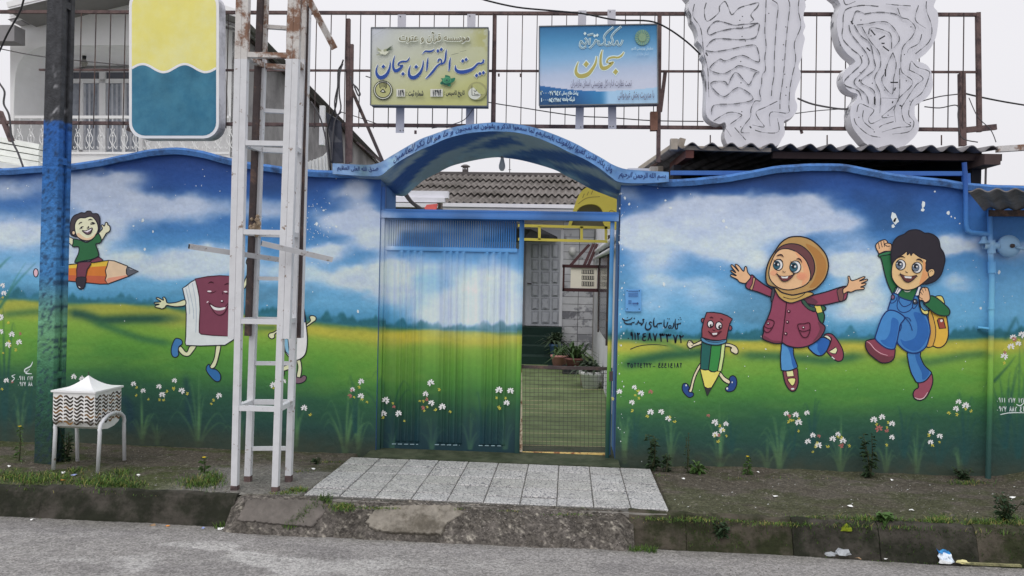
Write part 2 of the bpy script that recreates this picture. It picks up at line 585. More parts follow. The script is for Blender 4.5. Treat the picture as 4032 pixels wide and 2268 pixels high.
# ------------------------------------------------------------------ the mural paint
HZ_U = [-600, 0, 300, 500, 700, 1000, 1450, 1500, 2050, 2060, 2430, 2800, 3200, 3700, 4032, 4600]
HZ_V = [1150, 1172, 1186, 1190, 1208, 1240, 1282, 1284, 1302, 1318, 1328, 1330, 1330, 1332, 1318, 1300]
CLOUDS = [  # u, v, half width, half height, weight
    (60, 920, 230, 75, 1.0), (350, 770, 130, 60, .85), (420, 700, 160, 34, .8), (700, 815, 235, 52, 1.05), (420, 850, 110, 80, .6),
    (620, 1040, 190, 50, .95), (840, 1020, 160, 55, .9), (330, 1000, 90, 60, .8), (200, 1060, 300, 40, .55), (480, 920, 90, 45, .45),
    (0, 740, 200, 40, .6), (1080, 820, 90, 40, .6), (1380, 868, 130, 44, 1.1), (1455, 900, 60, 55, .8), (1300, 985, 60, 28, .8), (1440, 960, 70, 30, .6),
    (1120, 1075, 110, 46, .7), (1390, 1100, 170, 50, .95), (1240, 1000, 80, 30, .5), (1430, 745, 60, 55, 1.0), (1340, 760, 60, 30, .4),
    (1530, 930, 40, 60, .5), (1560, 1060, 60, 60, .7), (1640, 900, 120, 26, .6), (1900, 900, 130, 24, .5), (1560, 1130, 80, 50, .6),
    (1720, 1235, 150, 70, .7), (1860, 1215, 190, 95, .75), (1990, 1235, 120, 80, .7), (1930, 1140, 120, 60, .4), (1700, 1050, 180, 50, .5), (1950, 1080, 90, 60, .5),
    (2500, 905, 80, 34, .8), (2660, 880, 190, 62, 1.15), (2850, 880, 230, 88, 1.35), (3050, 845, 190, 52, 1.0), (2830, 960, 70, 45, 1.0),
    (3210, 870, 170, 34, .9), (3150, 790, 140, 40, .7), (2580, 1030, 120, 70, .62), (2480, 960, 60, 30, .5), (2960, 1030, 100, 42, .95),
    (2780, 1170, 130, 60, .62), (2560, 1190, 70, 90, .45), (3320, 1040, 120, 46, 1.2), (3420, 1060, 110, 40, 1.0), (3330, 950, 110, 40, .45),
    (3770, 955, 110, 36, 1.15), (3700, 985, 80, 28, .7), (3420, 1170, 110, 70, .8), (3760, 1110, 90, 40, .55), (4000, 990, 120, 40, .7), (2480, 760, 60, 40, .55),
    (3350, 1230, 130, 50, .6), (2650, 1110, 150, 24, .35),
]
SHADES = [  # soft brush strokes on the fields: points, width, strength, colour
    ([(260, 1228), (330, 1240), (400, 1262), (520, 1256), (720, 1254)], 34, .8, (28, 72, 60)),
    ([(360, 1262), (460, 1300), (560, 1335), (690, 1356)], 26, .6, (44, 98, 62)),
    ([(0, 1240), (130, 1228), (260, 1230)], 26, .5, (40, 90, 60)),
    ([(940, 1285), (1010, 1290), (1100, 1292)], 22, .5, (44, 96, 60)),
    ([(2440, 1440), (2530, 1418), (2620, 1400), (2760, 1388), (2840, 1400)], 40, .75, (34, 84, 58)),
    ([(2520, 1340), (2620, 1350), (2700, 1385)], 22, .5, (60, 110, 60)),
    ([(2900, 1398), (3050, 1402), (3250, 1420), (3420, 1398)], 34, .65, (42, 92, 60)),
    ([(3540, 1420), (3660, 1428), (3800, 1400), (3900, 1392)], 30, .6, (60, 104, 60)),
    ([(480, 1560), (510, 1600), (520, 1720)], 34, .5, (20, 50, 66)), ([(730, 1480), (740, 1560), (745, 1680)], 24, .45, (20, 52, 66)),
]
BLADES = []   # points, width, strength, colour
def _tuft(u, v, hgt, n, spread, col, s, w=7, seed=0):
    r = random.Random(seed+int(u))
    n += 2
    for i in range(n):
        a = (i+0.5)/n*2-1+r.uniform(-.4, .4)
        h = hgt*(1-0.45*abs(a))*r.uniform(.5, 1.1)
        P = [(u+a*6, v), (u+a*spread*.35, v-h*.55), (u+a*spread*.8, v-h*.92), (u+a*spread*1.15, v-h*(1.0-.35*abs(a)))]
        BLADES.append((P, w, s, col))
LG, DG = (96, 142, 84), (24, 66, 66)
for a in ((80, 1742, 240, 6, 60), (300, 1745, 180, 5, 70), (560, 1745, 250, 7, 70), (620, 1748, 120, 5, 60), (780, 1755, 300, 7, 90), (950, 1770, 220, 5, 60), (1165, 1775, 220, 6, 80),
          (1360, 1790, 330, 9, 100), (1410, 1795, 210, 7, 70), (1545, 1770, 130, 4, 40), (1700, 1765, 140, 5, 55), (1850, 1765, 160, 5, 60), (1990, 1765, 180, 4, 40),
          (2460, 1820, 300, 6, 40), (2640, 1838, 230, 5, 70), (2835, 1840, 250, 8, 90), (3070, 1845, 250, 10, 90), (3020, 1845, 130, 6, 60), (3310, 1855, 210, 8, 70), (3490, 1860, 180, 5, 50), (3610, 1865, 200, 5, 60), (3780, 1870, 160, 4, 40)):
    _tuft(*a, LG, .42, 8)
for a in ((20, 1740, 640, 6, 110), (110, 1740, 320, 5, 60), (1400, 1700, 330, 3, 40), (1530, 1700, 300, 4, 120), (1640, 1750, 240, 3, 50), (1900, 1740, 230, 3, 60),
          (2500, 1760, 190, 3, 60), (2880, 1780, 180, 3, 50), (3120, 1800, 270, 3, 90), (3200, 1740, 210, 3, 60), (3560, 1800, 260, 4, 110), (3700, 1830, 300, 4, 90), (3800, 1830, 350, 6, 60), (3960, 1760, 420, 7, 110), (4010, 1800, 520, 7, 90)):
    _tuft(*a, DG, .55, 9, seed=5)
BLADES += [([(0, 1050), (30, 1020), (45, 1010)], 10, .6, (40, 100, 90)), ([(0, 1210), (60, 1120), (140, 1035)], 12, .8, (36, 96, 84)), ([(20, 1180), (60, 1100), (100, 1035)], 8, .6, (50, 110, 90)),
           ([(3915, 1500), (3970, 1440), (4000, 1400)], 10, .8, (30, 74, 60)), ([(3960, 1330), (3990, 1270), (4005, 1260), (4032, 1400)], 14, .7, (26, 78, 80))]

def _dist_poly(u, v, P):
    best = np.full(u.shape, 1e9); tt = np.zeros(u.shape); n = len(P)-1
    for i in range(n):
        ax, ay = P[i]; bx, by = P[i+1]
        dx, dy = bx-ax, by-ay; L2 = dx*dx+dy*dy+1e-9
        t = np.clip(((u-ax)*dx+(v-ay)*dy)/L2, 0, 1)
        d = np.hypot(u-ax-t*dx, v-ay-t*dy)
        k = d < best
        best = np.where(k, d, best); tt = np.where(k, (i+t)/n, tt)
    return best, tt

def mural(u, v, blades=True):
    """paint of the mural (display colours 0..255) at photograph pixel (u, v) of the flat wall"""
    u = np.asarray(u, float); v = np.asarray(v, float)
    vh = np.interp(u, HZ_U, HZ_V)+10*(fbm(u/60, v*0+3, 5, 3)-.5)
    s = np.clip((v-640)/(vh-640), 0, 1)
    S = np.array([0, .12, .3, .5, .7, .88, 1.0])
    C = np.array([(26, 58, 116), (30, 68, 130), (44, 92, 152), (66, 120, 172), (94, 152, 194), (96, 156, 192), (60, 126, 162)], float)
    col = np.stack([np.interp(s, S, C[:, i]) for i in range(3)], -1)
    wob = fbm(u/150, v/110, 2, 4)-.5; wob2 = fbm(u/70, v/45, 8, 3)-.5
    uu = u+wob*110; vv = v+wob2*46
    dens = np.zeros(u.shape)
    for cu, cv, ru, rv, w in CLOUDS:
        dens += w*np.exp(-(((uu-cu)/(ru*1.16))**2+((vv-cv)/(rv*1.18))**2)*1.1)
    dens += .35*(fbm(u/210, v/80, 4, 4)-.5)
    a = sstep(.14, .95, dens*(.80+.44*fbm(u/170, v/95, 6, 3)))*.92
    cc = np.stack([188+16*(wob2*2), 199+14*(wob2*2), 218+10*(wob2*2)], -1)
    low = np.clip((v-700)/250, 0, 1)[..., None]
    cc = cc*(.86+.14*low)
    col = col*(1-a[..., None])+cc*a[..., None]
    dk = .35*sstep(.5, .75, fbm(u/260, v/130, 12, 3))*np.clip(1-dens*2, 0, 1)
    col = col*(1-dk[..., None]*.5)
    # fields
    g = v-vh
    GS = [0, 22, 50, 85, 150, 230, 320, 420, 520]
    GC = np.array([(58, 104, 74), (146, 152, 64), (150, 158, 60), (118, 156, 56), (88, 142, 52), (64, 120, 52), (38, 82, 58), (32, 66, 60), (32, 58, 56)], float)
    fc = np.stack([np.interp(g+40*(fbm(u/180, v/60, 15, 3)-.5), GS, GC[:, i]) for i in range(3)], -1)
    yl = np.interp(u, [0, 700, 1100, 1450, 2000, 2450, 2600, 3000, 3500, 4032], [.1, .1, .5, 1, .5, .6, .5, .9, .7, .5])
    ya = (np.exp(-((g-38)/24)**2)*yl*(.3+1.0*fbm(u/120, v/40, 19, 3)))[..., None]
    fc = fc*(1-.75*ya)+np.array((196, 178, 58.))*.75*ya
    br = (.35*sstep(.45, .8, fbm(u/160, v/55, 23, 3))*np.exp(-((g-170)/110)**2))[..., None]
    fc = fc*(1-br)+np.array((116, 152, 58.))*br
    f = sstep(-8, 14, g)[..., None]
    col = col*(1-f)+fc*f
    tp_ = -6-58*np.clip(fbm(u/42, v*0+1, 31, 4)-.30, 0, 1)*1.3-16*np.clip(fbm(u/13, v*0+3, 37, 2)-.45, 0, 1)
    tr = sstep(tp_-9, tp_+9, g)*sstep(12, -3, g)*(.55+.45*sstep(.3, .6, fbm(u/70, v/60, 27, 3)))
    tr = (tr*.85)[..., None]
    col = col*(1-tr)+np.array((30, 88, 98.))*tr
    for P, w, st, c in SHADES:
        us = [p[0] for p in P]; vss = [p[1] for p in P]
        k = (u > min(us)-2*w) & (u < max(us)+2*w) & (v > min(vss)-2*w) & (v < max(vss)+2*w)
        if not k.any():
            continue
        d, t = _dist_poly(u[k], v[k], P)
        al = (min(st*1.25, .95)*np.exp(-(d/w*1.7)**2)*np.clip(np.minimum(t, 1-t)*6+.25, 0, 1))[..., None]
        col[k] = col[k]*(1-al)+np.array(c, float)*al
    if blades:
        for P, w, st, c in BLADES:
            Q = [tuple(q) for q in catmull(P, False, 4)]
            us = [p[0] for p in Q]; vss = [p[1] for p in Q]
            k = (u > min(us)-w) & (u < max(us)+w) & (v > min(vss)-w) & (v < max(vss)+w)
            if not k.any():
                continue
            d, t = _dist_poly(u[k], v[k], Q)
            ww = w*(1.0-.6*t)
            al = (st*np.exp(-(d/ww*1.5)**2)*(1-.75*t))[..., None]
            col[k] = col[k]*(1-al)+np.array(c, float)*al
    lum = col.mean(-1, keepdims=True); low_ = (.05*sstep(-20, 60, g))[..., None]; col = col*(1-low_)+lum*low_*.92
    gr = (1+.05*(fbm(u/9, v/9, 33, 2)-.5))[..., None]
    return np.clip(col*gr, 0, 255)

def grime(col, u, v, base):
    """splashed soil along the foot of the wall and rain streaks below the coping"""
    d = (sstep(120, 0, base-v)*(.75+.7*(fbm(u/40, v/30, 41, 3)-.3)))[..., None]
    d = np.clip(d, 0, .9)
    return col*(1-d)+np.array((52, 60, 50.))*d

M_MURAL = vcol_mat('mural_paint_on_plaster', 0.62, 0.6, 18, 0.07)
M_PAINTED = vcol_mat('sprayed_paint_on_steel', 0.5, 0.1, 60, 0.04)
M_POLE = vcol_mat('painted_rough_concrete', 0.85, 0.9, 55, 0.22)

# ------------------------------------------------------------------ street wall
TOPL = [(-700, 692), (-300, 684), (0, 680), (160, 670), (269, 662), (380, 648), (466, 632), (585, 605), (657, 597), (710, 597), (766, 603), (854, 624), (932, 644), (1050, 666), (1164, 678), (1310, 690), (1500, 690)]
TOPR = [(2400, 700), (2633, 728), (2760, 716), (2910, 699), (3066, 668), (3185, 660), (3325, 663), (3436, 686), (3560, 708), (3700, 722), (3803, 737), (3850, 742), (4200, 760), (4700, 780)]
def wall_section(name, label, u0, u1, TOP, nz=250, dx=0.010):
    x0, x1 = W(u0, 1300)[0], W(u1, 1300)[0]
    ux, zt = [], []
    for (a, b) in TOP:
        p = W(a, b); ux.append(p[0]); zt.append(p[2])
    n = int((x1-x0)/dx)
    xs = np.linspace(x0, x1, n)
    ztop = np.interp(xs, ux, zt)
    # ease the coping's corners
    ker = np.ones(25)/25
    ztop = np.convolve(np.pad(ztop, 12, mode='edge'), ker, 'valid')
    t = np.linspace(0, 1, nz)[:, None]
    z0 = -0.30
    X = np.repeat(xs[None, :], nz, 0); Z = z0+(ztop[None, :]-z0)*t; Y = np.zeros_like(X)
    U, V = proj(X, Y, Z)
    base = np.interp(U, [0, 539, 1463, 2433, 3391, 4032], [1735, 1753, 1798, 1828, 1873, 1890])
    c = grime(mural(U, V), U, V, base)
    # seeping damp beside the gate pillars
    alb = np.clip(lin(c)/KW, 0.004, 0.85)
    root = thing(name, label, 'wall', (float(xs.mean()), 0, 0))
    grid_obj('painted_face', X, Y, Z, alb, M_MURAL, root)
    # body behind the painted face
    b = MB()
    P = [(x, 0.001, z) for x, z in zip(xs[::12], ztop[::12])]+[(xs[-1], 0.001, ztop[-1])]
    pts = [(xs[0], 0.001, z0)]+[(xs[-1], 0.001, z0)]+P[::-1]
    b.prism(pts, (0, 0.22, 0))
    b.build('wall_body', mat('blue_render', A(60, 92, 140), 0.8, 0.15, 5), root)
    # coping: a painted mortar lip along the top
    b = MB(); m = len(xs[::6])
    prof = [(-0.035, -0.028), (-0.045, 0.012), (-0.02, 0.035), (0.235, 0.035), (0.235, -0.02)]
    pts = []
    for x, z in zip(xs[::6], ztop[::6]):
        wv = 0.006*math.sin(x*9)+0.004*math.sin(x*23)
        for (py, pz) in prof:
            pts.append((x, py+wv*.5, z+pz+wv*.4))
    k = len(prof); F = []
    for i in range(m-1):
        for j in range(k):
            F.append((i*k+j, i*k+(j+1) % k, (i+1)*k+(j+1) % k, (i+1)*k+j))
    F.append(tuple(range(k))); F.append(tuple(range((m-1)*k, m*k))[::-1])
    b.add(pts, F)
    b.build('coping', mat('blue_coping', A(62, 104, 160), 0.75, 0.25, 9, bump=0.4, rgb2=A(46, 66, 100), thr=0.56, scale2=6), root)
    return root
wall_l = wall_section('street_wall', 'long painted wall with boy on flying pencil and smiling book, beside the blue gate and white tower', -560, 1488, TOPL)
wall_r = wall_section('street_wall', 'long painted wall with headscarf girl and jumping boy, under the corrugated shed roof', 2433, 4480, TOPR)

# ------------------------------------------------------------------ gateway: pillar returns and arch with inscription
def cr(P): return [tuple(p) for p in P]
_a = lambda x, y: (1300+x*.27174, 440+y*.27174)
_b = lambda x, y: (1950+x*.27562, 440+y*.27562)
ARCH_TOP = [_a(35, 745), _a(300, 760), _a(560, 768), _a(720, 735), _a(860, 655), _a(1060, 535), _a(1300, 400), _a(1500, 325), _a(1750, 235), _a(2000, 185), _a(2300, 158),
            _b(0, 152), _b(250, 168), _b(450, 200), _b(640, 250), _b(900, 345), _b(1150, 455), _b(1330, 555), _b(1530, 665), _b(1680, 755), _b(1860, 818), _b(2100, 838), _b(2480, 860)]
ARCH_BOT = [_a(35, 900), _a(300, 920), _a(600, 935), _a(740, 920), _a(870, 815), _a(1010, 715), _a(1260, 575), _a(1460, 490), _a(1700, 385), _a(2000, 312), _a(2300, 285),
            _b(0, 280), _b(260, 292), _b(450, 328), _b(620, 380), _b(870, 485), _b(1060, 580), _b(1280, 680), _b(1480, 800), _b(1650, 930), _b(1780, 1005), _b(2100, 1022), _b(2480, 1000)]
SOF_BACK = [_a(800, 1120), _a(820, 1185), _a(960, 1215), _a(1090, 1215), _a(1230, 1095), _a(1370, 985), _a(1560, 885), _a(1750, 790), _a(1990, 725), _a(2280, 672), _a(2500, 655),
            _b(0, 645), _b(300, 680), _b(560, 740), _b(850, 830), _b(1010, 915), _b(1200, 1010), _b(1370, 1105), _b(1560, 1180), _b(1700, 1235), _b(1760, 1250), _b(1790, 1200), _b(1800, 1110)]
AY0, AY1 = -0.10, 0.62
at = catmull(ARCH_TOP, False, 5); ab = catmull(ARCH_BOT, False, 5); sb = catmull(SOF_BACK, False, 5)
gate_arch = thing('gateway_arch', 'wavy blue concrete arch over the gate with a painted inscription along its edge', 'arch', (-0.6, 0, 2.3))
TP = [W(p[0], p[1], AY0) for p in at]; BP = [W(p[0], p[1], AY0) for p in ab]; SP = [W(p[0], p[1], AY1) for p in sb]
n = len(TP)
def _sheet(P, Q, name, paint, mt, k=8, sm=True):
    P = np.array(P); Q = np.array(Q)
    t = np.linspace(0, 1, k)[:, None, None]
    S = P[None]*(1-t)+Q[None]*t
    X, Y, Z = S[..., 0], S[..., 1], S[..., 2]
    U, V = proj(X, Y, Z)
    return grid_obj(name, X, Y, Z, np.clip(lin(paint(U, V, t[:, :, 0]+0*X))/KW, .004, .8), mt, gate_arch, sm)
def _edge_paint(U, V, T):
    w = fbm(U/60, V/25, 51, 4)[..., None]; k = sstep(1900, 1500, U)[..., None]*.6
    base = np.array((98, 140, 190.))*(1-k)+np.array((140, 166, 200.))*k
    chips = sstep(.62, .72, fbm(U/14, V/14, 57, 3))*np.exp(-((U-1700)/120)**2)
    c = base*(.72+.5*w)
    mo = sstep(.48, .6, fbm(U/26, V/16, 59, 3))[..., None]*.35; c = c*(1-mo)+np.array((70, 108, 164.))*mo
    dk = (np.exp(-((U-1430)/26)**2)*.6)[..., None]
    c = c*(1-dk)+np.array((70, 96, 100.))*dk
    c = c*(1-chips[..., None]*.8)+np.array((196, 204, 214.))*chips[..., None]*.8
    up = sstep(.25, 0, T)[..., None]*.4*w
    return c*(1-up)+np.array((80, 92, 110.))*up
def _soffit_paint(U, V, T):
    a1 = fbm(U/130+T*2.0, T*2.6+U/900, 61, 4)
    c = np.array((44, 84, 150.))*np.ones(U.shape)[..., None]
    cl = sstep(.47, .60, a1)[..., None]*.85
    c = c*(1-cl)+np.array((150, 168, 176.))*cl
    ends = (sstep(1560, 1450, U)*0+np.exp(-((T-.9)/.18)**2)*sstep(.45, .6, fbm(U/50, V/40, 63, 3)))[..., None]*.6
    return c*(1-ends)+np.array((140, 176, 200.))*ends
_sheet(TP, BP, 'front_band', _edge_paint, M_MURAL, 6)
sof_front = [p+np.array((0, 0.002, -0.001)) for p in BP]
_sheet(sof_front, SP, 'soffit', _soffit_paint, M_MURAL, 14)
# upper side of the arch, hidden from the street but there
b = MB()
bt = [p*1.0+np.array((0, AY1-AY0+.02, 0.0)) for p in TP]
b.add(TP+bt, [(i, i+1, n+i+1, n+i) for i in range(n-1)])
b.add(bt+SP, [(i, i+1, n+i+1, n+i) for i in range(n-1)])
b.add([TP[0], BP[0], SP[0], bt[0]], [(0, 1, 2, 3)]); b.add([TP[-1], BP[-1], SP[-1], bt[-1]], [(3, 2, 1, 0)])
b.build('arch_back', mat('arch_render', A(86, 116, 160), 0.85, 0.2, 6), gate_arch)
# pillar heads beside the opening: wall faces between wall sections and arch
for (ua, ub, va, vb, nm) in ((1488, 1500, 690, 1830, 'pillar_return'), (2424, 2434, 700, 1850, 'pillar_return')):
    x0, x1 = W(ua, 1300)[0], W(ub, 1300)[0]
    b = MB()
    if ua < 2000:
        xs_ = W(1488, 1300)[0]
        b.box(xs_-0.16, 0.002, -0.3, xs_-0.002, 0.60, W(1488, 700)[2])
    else:
        xs_ = W(2433, 1300)[0]
        b.box(xs_+0.002, 0.002, -0.3, xs_+0.16, 0.60, W(2433, 712)[2])
    b.build(nm, mat('pillar_blue', A(72, 110, 160), 0.8, 0.2, 4), gate_arch)

# inscription: letters follow the band
INK = mat('blue_black_ink', A(34, 52, 104), 0.6, 0.1)
atx = np.array(at); abx = np.array(ab)
_len = np.concatenate([[0], np.cumsum(np.hypot(*np.diff((atx+abx)/2, axis=0).T))])
def band_warp(u0, u1, lo=.12, hi=.9, yoff=-0.004):
    mid = (atx+abx)/2
    s0 = np.interp(u0, mid[:, 0], _len); s1 = np.interp(u1, mid[:, 0], _len)
    def f(a, b_):
        s = s0+(s1-s0)*a
        tx = np.interp(s, _len, atx[:, 0]); ty = np.interp(s, _len, atx[:, 1])
        bx = np.interp(s, _len, abx[:, 0]); by = np.interp(s, _len, abx[:, 1])
        k = lo+(hi-lo)*b_
        return W(bx+(tx-bx)*k, by+(ty-by)*k, AY0+yoff)
    return f
ins = part_empty('inscription', gate_arch)
ins['label'] = 'dark blue verse lettered along the arch edge'
write('verse', 'وان یکاد الذین کفروا لیزلقونک بابصارهم لما سمعوا الذکر و یقولون انه لمجنون', None, 0, INK, ins, weight=.03, warp=band_warp(1795, 2410))
write('verse', 'و ما هو الا ذکر للعالمین', None, 0, INK, ins, weight=.03, warp=band_warp(1550, 1785))
write('verse', 'بسم الله الرحمن الرحیم', None, 0, INK, ins, weight=.03, warp=band_warp(2440, 2622, .2, .85))
write('verse', 'صدق الله العلی العظیم', None, 0, INK, ins, weight=.03, warp=band_warp(1328, 1490, .25, .85))

# light bulb hanging from the arch
t = thing('light_bulb', 'grey light bulb hanging from the underside of the blue arch', 'light bulb', W(1978, 640, AY1-.03))
by = AY1-.03
c = W(1978, 604, by)
MB().tube([W(1976, 585, by), W(1972, 590, by), W(1982, 575, by), W(1978, 610, by)], .003, 5).build('wire', M_BLACK, t)
sz = lambda px, y: px/FPX*(y+6.6)
MB().lathe([(sz(5, by), 0), (sz(6, by), -sz(18, by)), (sz(6.5, by), -sz(22, by))], c+np.array((0, 0, .01)), 10).build('socket', mat('socket_grey', A(120, 122, 126)), t, True)
MB().lathe([(sz(5, by), -sz(20, by)), (sz(9, by), -sz(36, by)), (sz(13, by), -sz(52, by)), (sz(12.5, by), -sz(62, by)), (sz(7, by), -sz(72, by)), (.001, -sz(74, by))], c+np.array((0, 0, .01)), 14).build('glass_bulb', mat('frosted_glass', A(168, 172, 178), .3, .03), t, True)

# ------------------------------------------------------------------ lettering and numbers on the wall
BLK = mat('black_sign_paint', A(22, 30, 44), 0.55, 0.1)
WHT = mat('white_brush_paint', A(196, 208, 214), 0.6, 0.12)
ph = part_empty('painted_notice', wall_r, 'black painted phone notice by the gate')
YT = -0.0012
fl = Flat(YT); fl.crop(2420, 1100, .26235)
for S_ in ([(994, 648, 6), (985, 668, 13), (966, 662, 10), (954, 676, 13), (934, 668, 10), (945, 705, 9), (940, 738, 12), (918, 738, 15), (908, 660, 14), (913, 592, 5)],
           [(886, 650, 6), (884, 700, 15), (868, 732, 10), (850, 742, 5)], [(846, 690, 8), (845, 722, 13), (825, 735, 13), (810, 718, 12), (825, 690, 10), (846, 700, 6)],
           [(802, 636, 6), (792, 662, 13), (782, 705, 11), (760, 722, 15), (742, 690, 15), (744, 602, 5)], [(712, 645, 5), (700, 662, 12), (680, 656, 10), (668, 668, 12), (650, 664, 10), (636, 690, 12), (640, 730, 7)], [(636, 690, 10), (600, 712, 15), (584, 650, 15), (596, 575, 5)],
           [(560, 650, 6), (535, 640, 14), (520, 668, 12), (545, 690, 12), (540, 730, 14), (500, 758, 20), (465, 735, 15), (464, 690, 10), (480, 640, 5)],
           [(448, 604, 12), (425, 602, 14), (432, 640, 12), (400, 690, 10), (396, 658, 12), (370, 655, 12), (352, 612, 6)], [(372, 655, 10), (346, 640, 8), (338, 668, 12), (308, 670, 7)],
           [(114, 582, 6), (130, 604, 16), (165, 618, 13), (215, 608, 10), (250, 590, 8), (264, 568, 4)], [(300, 636, 5), (285, 650, 12), (268, 648, 10), (240, 668, 15), (180, 668, 15), (145, 645, 11), (144, 620, 4)], [(300, 575, 6), (292, 590, 8), (306, 590, 5)]):
    fl.stroke('lettering', BLK, [(a_, b_, c_*1.3+2) for a_, b_, c_ in S_], 0)
for (x_, y_) in ((985, 575), (962, 604), (996, 600), (798, 590), (822, 592), (192, 574), (252, 682)):
    fl.fill('lettering', BLK, [(x_, y_-9), (x_+11, y_-1), (x_, y_+9), (x_-11, y_+1)], False)
fl.build(ph)
for t_, q in (('.', (2466, 1314, 2482, 1338)), ('٩١٢', (2481, 1309, 2520, 1338, 1)), ('٤٨٧', (2526, 1312, 2590, 1341, 1)), ('٣٣', (2594, 1313, 2644, 1346, 3)), ('٧٢', (2648, 1318, 2694, 1350, 2)),
              ('٣٥٦٦٤٦٢٢', (2469, 1429, 2567, 1447, 1)), ('-', (2568, 1429, 2582, 1447)), ('٤٤٤١٤١٨٦', (2591, 1429, 2686, 1447, 1))):
    digits(ph, t_, q, YT, BLK, .2)
fl = Flat(0.0); fl.crop(2420, 1100, .26235)
fl.stroke('underline', BLK, [(235, 1050, 14), (350, 1005, 13), (500, 982, 11), (650, 980, 9), (795, 1000, 5)], 0)
fl.build(ph)
sg = part_empty('painted_signature', wall_l, 'white painter signature and phone number low on the wall')
digits(sg, '.٩١١ ٣١٧', (68, 1481, 130, 1497), YT, WHT); digits(sg, '.٩٣٧ ٨٨', (68, 1504, 128, 1520), YT, WHT)
fl = Flat(0.0); fl.crop(0, 1400, .599)
fl.stroke('flourish', WHT, [(215, 40, 3), (200, 70, 8), (165, 90, 8), (165, 108, 6), (195, 90, 5), (170, 115, 9), (210, 120, 4)], 0)
fl.stroke('flourish', WHT, [(100, 125, 3), (78, 135, 6), (95, 150, 5), (76, 172, 5)], 0)
fl.build(sg)
sg = part_empty('painted_signature', wall_r, 'white painter phone number low on the wall by the gas pipe')
digits(sg, '.٩١١ ٣١٧ ١٢٨٦', (3922, 1566, 4046, 1584, 2), YT, WHT); digits(sg, '.٩٣٧ ٨٨٢ ٤٦٠', (3922, 1600, 4046, 1619, 2), YT, WHT)
fl = Flat(0.0); fl.crop(2882, 1400, .599)
fl.stroke('flourish', WHT, [(1765, 388, 5), (1830, 376, 6), (1920, 376, 4)], 0); fl.stroke('flourish', WHT, [(1870, 320, 5), (1895, 330, 7), (1920, 310, 4)], 0)
fl.build(sg)

# ------------------------------------------------------------------ painted daisies
FW_ = [(.599, 0, 1400, [(485, 140), (540, 155), (877, 187), (940, 232), (1045, 205), (1065, 258), (1147, 165), (1195, 232), (1440, 265), (1600, 322), (1795, 195), (1865, 170), (40, 165)]),
       (.599, 900, 1400, [(872, 172), (815, 225), (870, 268), (497, 345)]),
       (.599, 1900, 1400, [(998, 210), (1042, 248), (900, 238), (982, 308), (1105, 373), (1175, 370), (1220, 415), (1528, 440), (1600, 450), (1575, 492), (1530, 520)]),
       (.599, 2882, 1400, [(357, 382), (420, 390), (492, 378), (437, 440), (532, 525), (498, 566), (567, 590), (663, 548), (697, 518), (730, 560), (933, 423), (987, 405), (1053, 448), (1052, 538), (1313, 503), (1365, 530), (1305, 570), (1490, 305), (1473, 350), (1537, 330)]),
       (.5176, 3032, 700, [(1850, 1215), (1915, 1195), (1890, 1262), (1832, 1285), (1783, 1358)]),
       (.5176, 0, 700, [(20, 820), (28, 878), (5, 1060), (8, 1170), (90, 1192), (60, 1270), (143, 1252)])]
FGATE = [(1033, 295), (1018, 382), (1118, 382), (1328, 180), (1295, 253), (1333, 312), (1405, 338), (1778, 228), (1852, 232), (1828, 312)]
def petal_mesh(name, r, np_, m, rnd):
    b = MB(); 
    a0 = rnd.uniform(-.4, .4)
    for k in range(np_):
        a = a0+(k-(np_-1)/2)*(5.4/np_)+math.pi/2
        d = np.array((math.cos(a), math.sin(a))); e = np.array((-d[1], d[0]))
        L_ = r*rnd.uniform(.85, 1.1); w_ = r*rnd.uniform(.21, .27)
        P = [d*r*.18-e*w_*.4, d*L_*.6-e*w_, d*L_-e*w_*.6, d*L_*1.08, d*L_+e*w_*.6, d*L_*.6+e*w_, d*r*.18+e*w_*.4]
        b.add([(p[0], 0, p[1]) for p in P], [tuple(range(7))])
    me = bpy.data.meshes.new(name); me.from_pydata(b.v, [], b.f); me.materials.append(m)
    return me
rr = random.Random(3)
M_DAISY = mat('white_petal_paint', A(208, 216, 218), .6, .06); M_YEL = mat('yellow_petal_paint', A(192, 184, 76), .6, .1); M_PNK = mat('pink_petal_paint', A(158, 96, 92), .6, .15)
DAISY = [petal_mesh('painted_daisy', .031, 7, M_DAISY, rr) for _ in range(4)]
DOT = [petal_mesh('painted_blossom', .013, 5, M_YEL, rr) for _ in range(3)]
PNK = [petal_mesh('painted_blossom', .020, 6, M_PNK, rr) for _ in range(2)]
def put_flower(me, u, v, y, parent, s=1.0, rot=0.0):
    o = bpy.data.objects.new(me.name.split('.')[0], me); COL.objects.link(o); o.parent = parent
    p = W(u, v, y); o.location = tuple(float(c) for c in p-WO[parent]); o.scale = (s, 1, s); o.rotation_euler = (0, rot, 0)
    return o
def scatter_small(u, v, y, parent):
    for _ in range(rr.choice((1, 1, 2))):
        put_flower(rr.choice(DOT), u+rr.uniform(-34, 34), v+rr.uniform(10, 34), y-.0002, parent, rr.uniform(.8, 1.2), rr.uniform(0, 3))
    if rr.random() < .16:
        put_flower(rr.choice(PNK), u+rr.uniform(-40, 40), v+rr.uniform(-30, 30), y-.0002, parent, rr.uniform(.7, 1.1), rr.uniform(0, 3))
for sc_, ou, ov, pts in FW_:
    for x, y in pts:
        u, v = ou+x*sc_, ov+y*sc_
        if 1488 < u < 2433: continue
        pr = wall_l if u < 2000 else wall_r
        put_flower(rr.choice(DAISY), u, v, -.0011, pr, rr.uniform(.7, .95), rr.uniform(-.5, .5))
        scatter_small(u, v, -.0011, pr)
put_flower(PNK[0], 3461, 1688, -.0016, wall_r, 1.5)

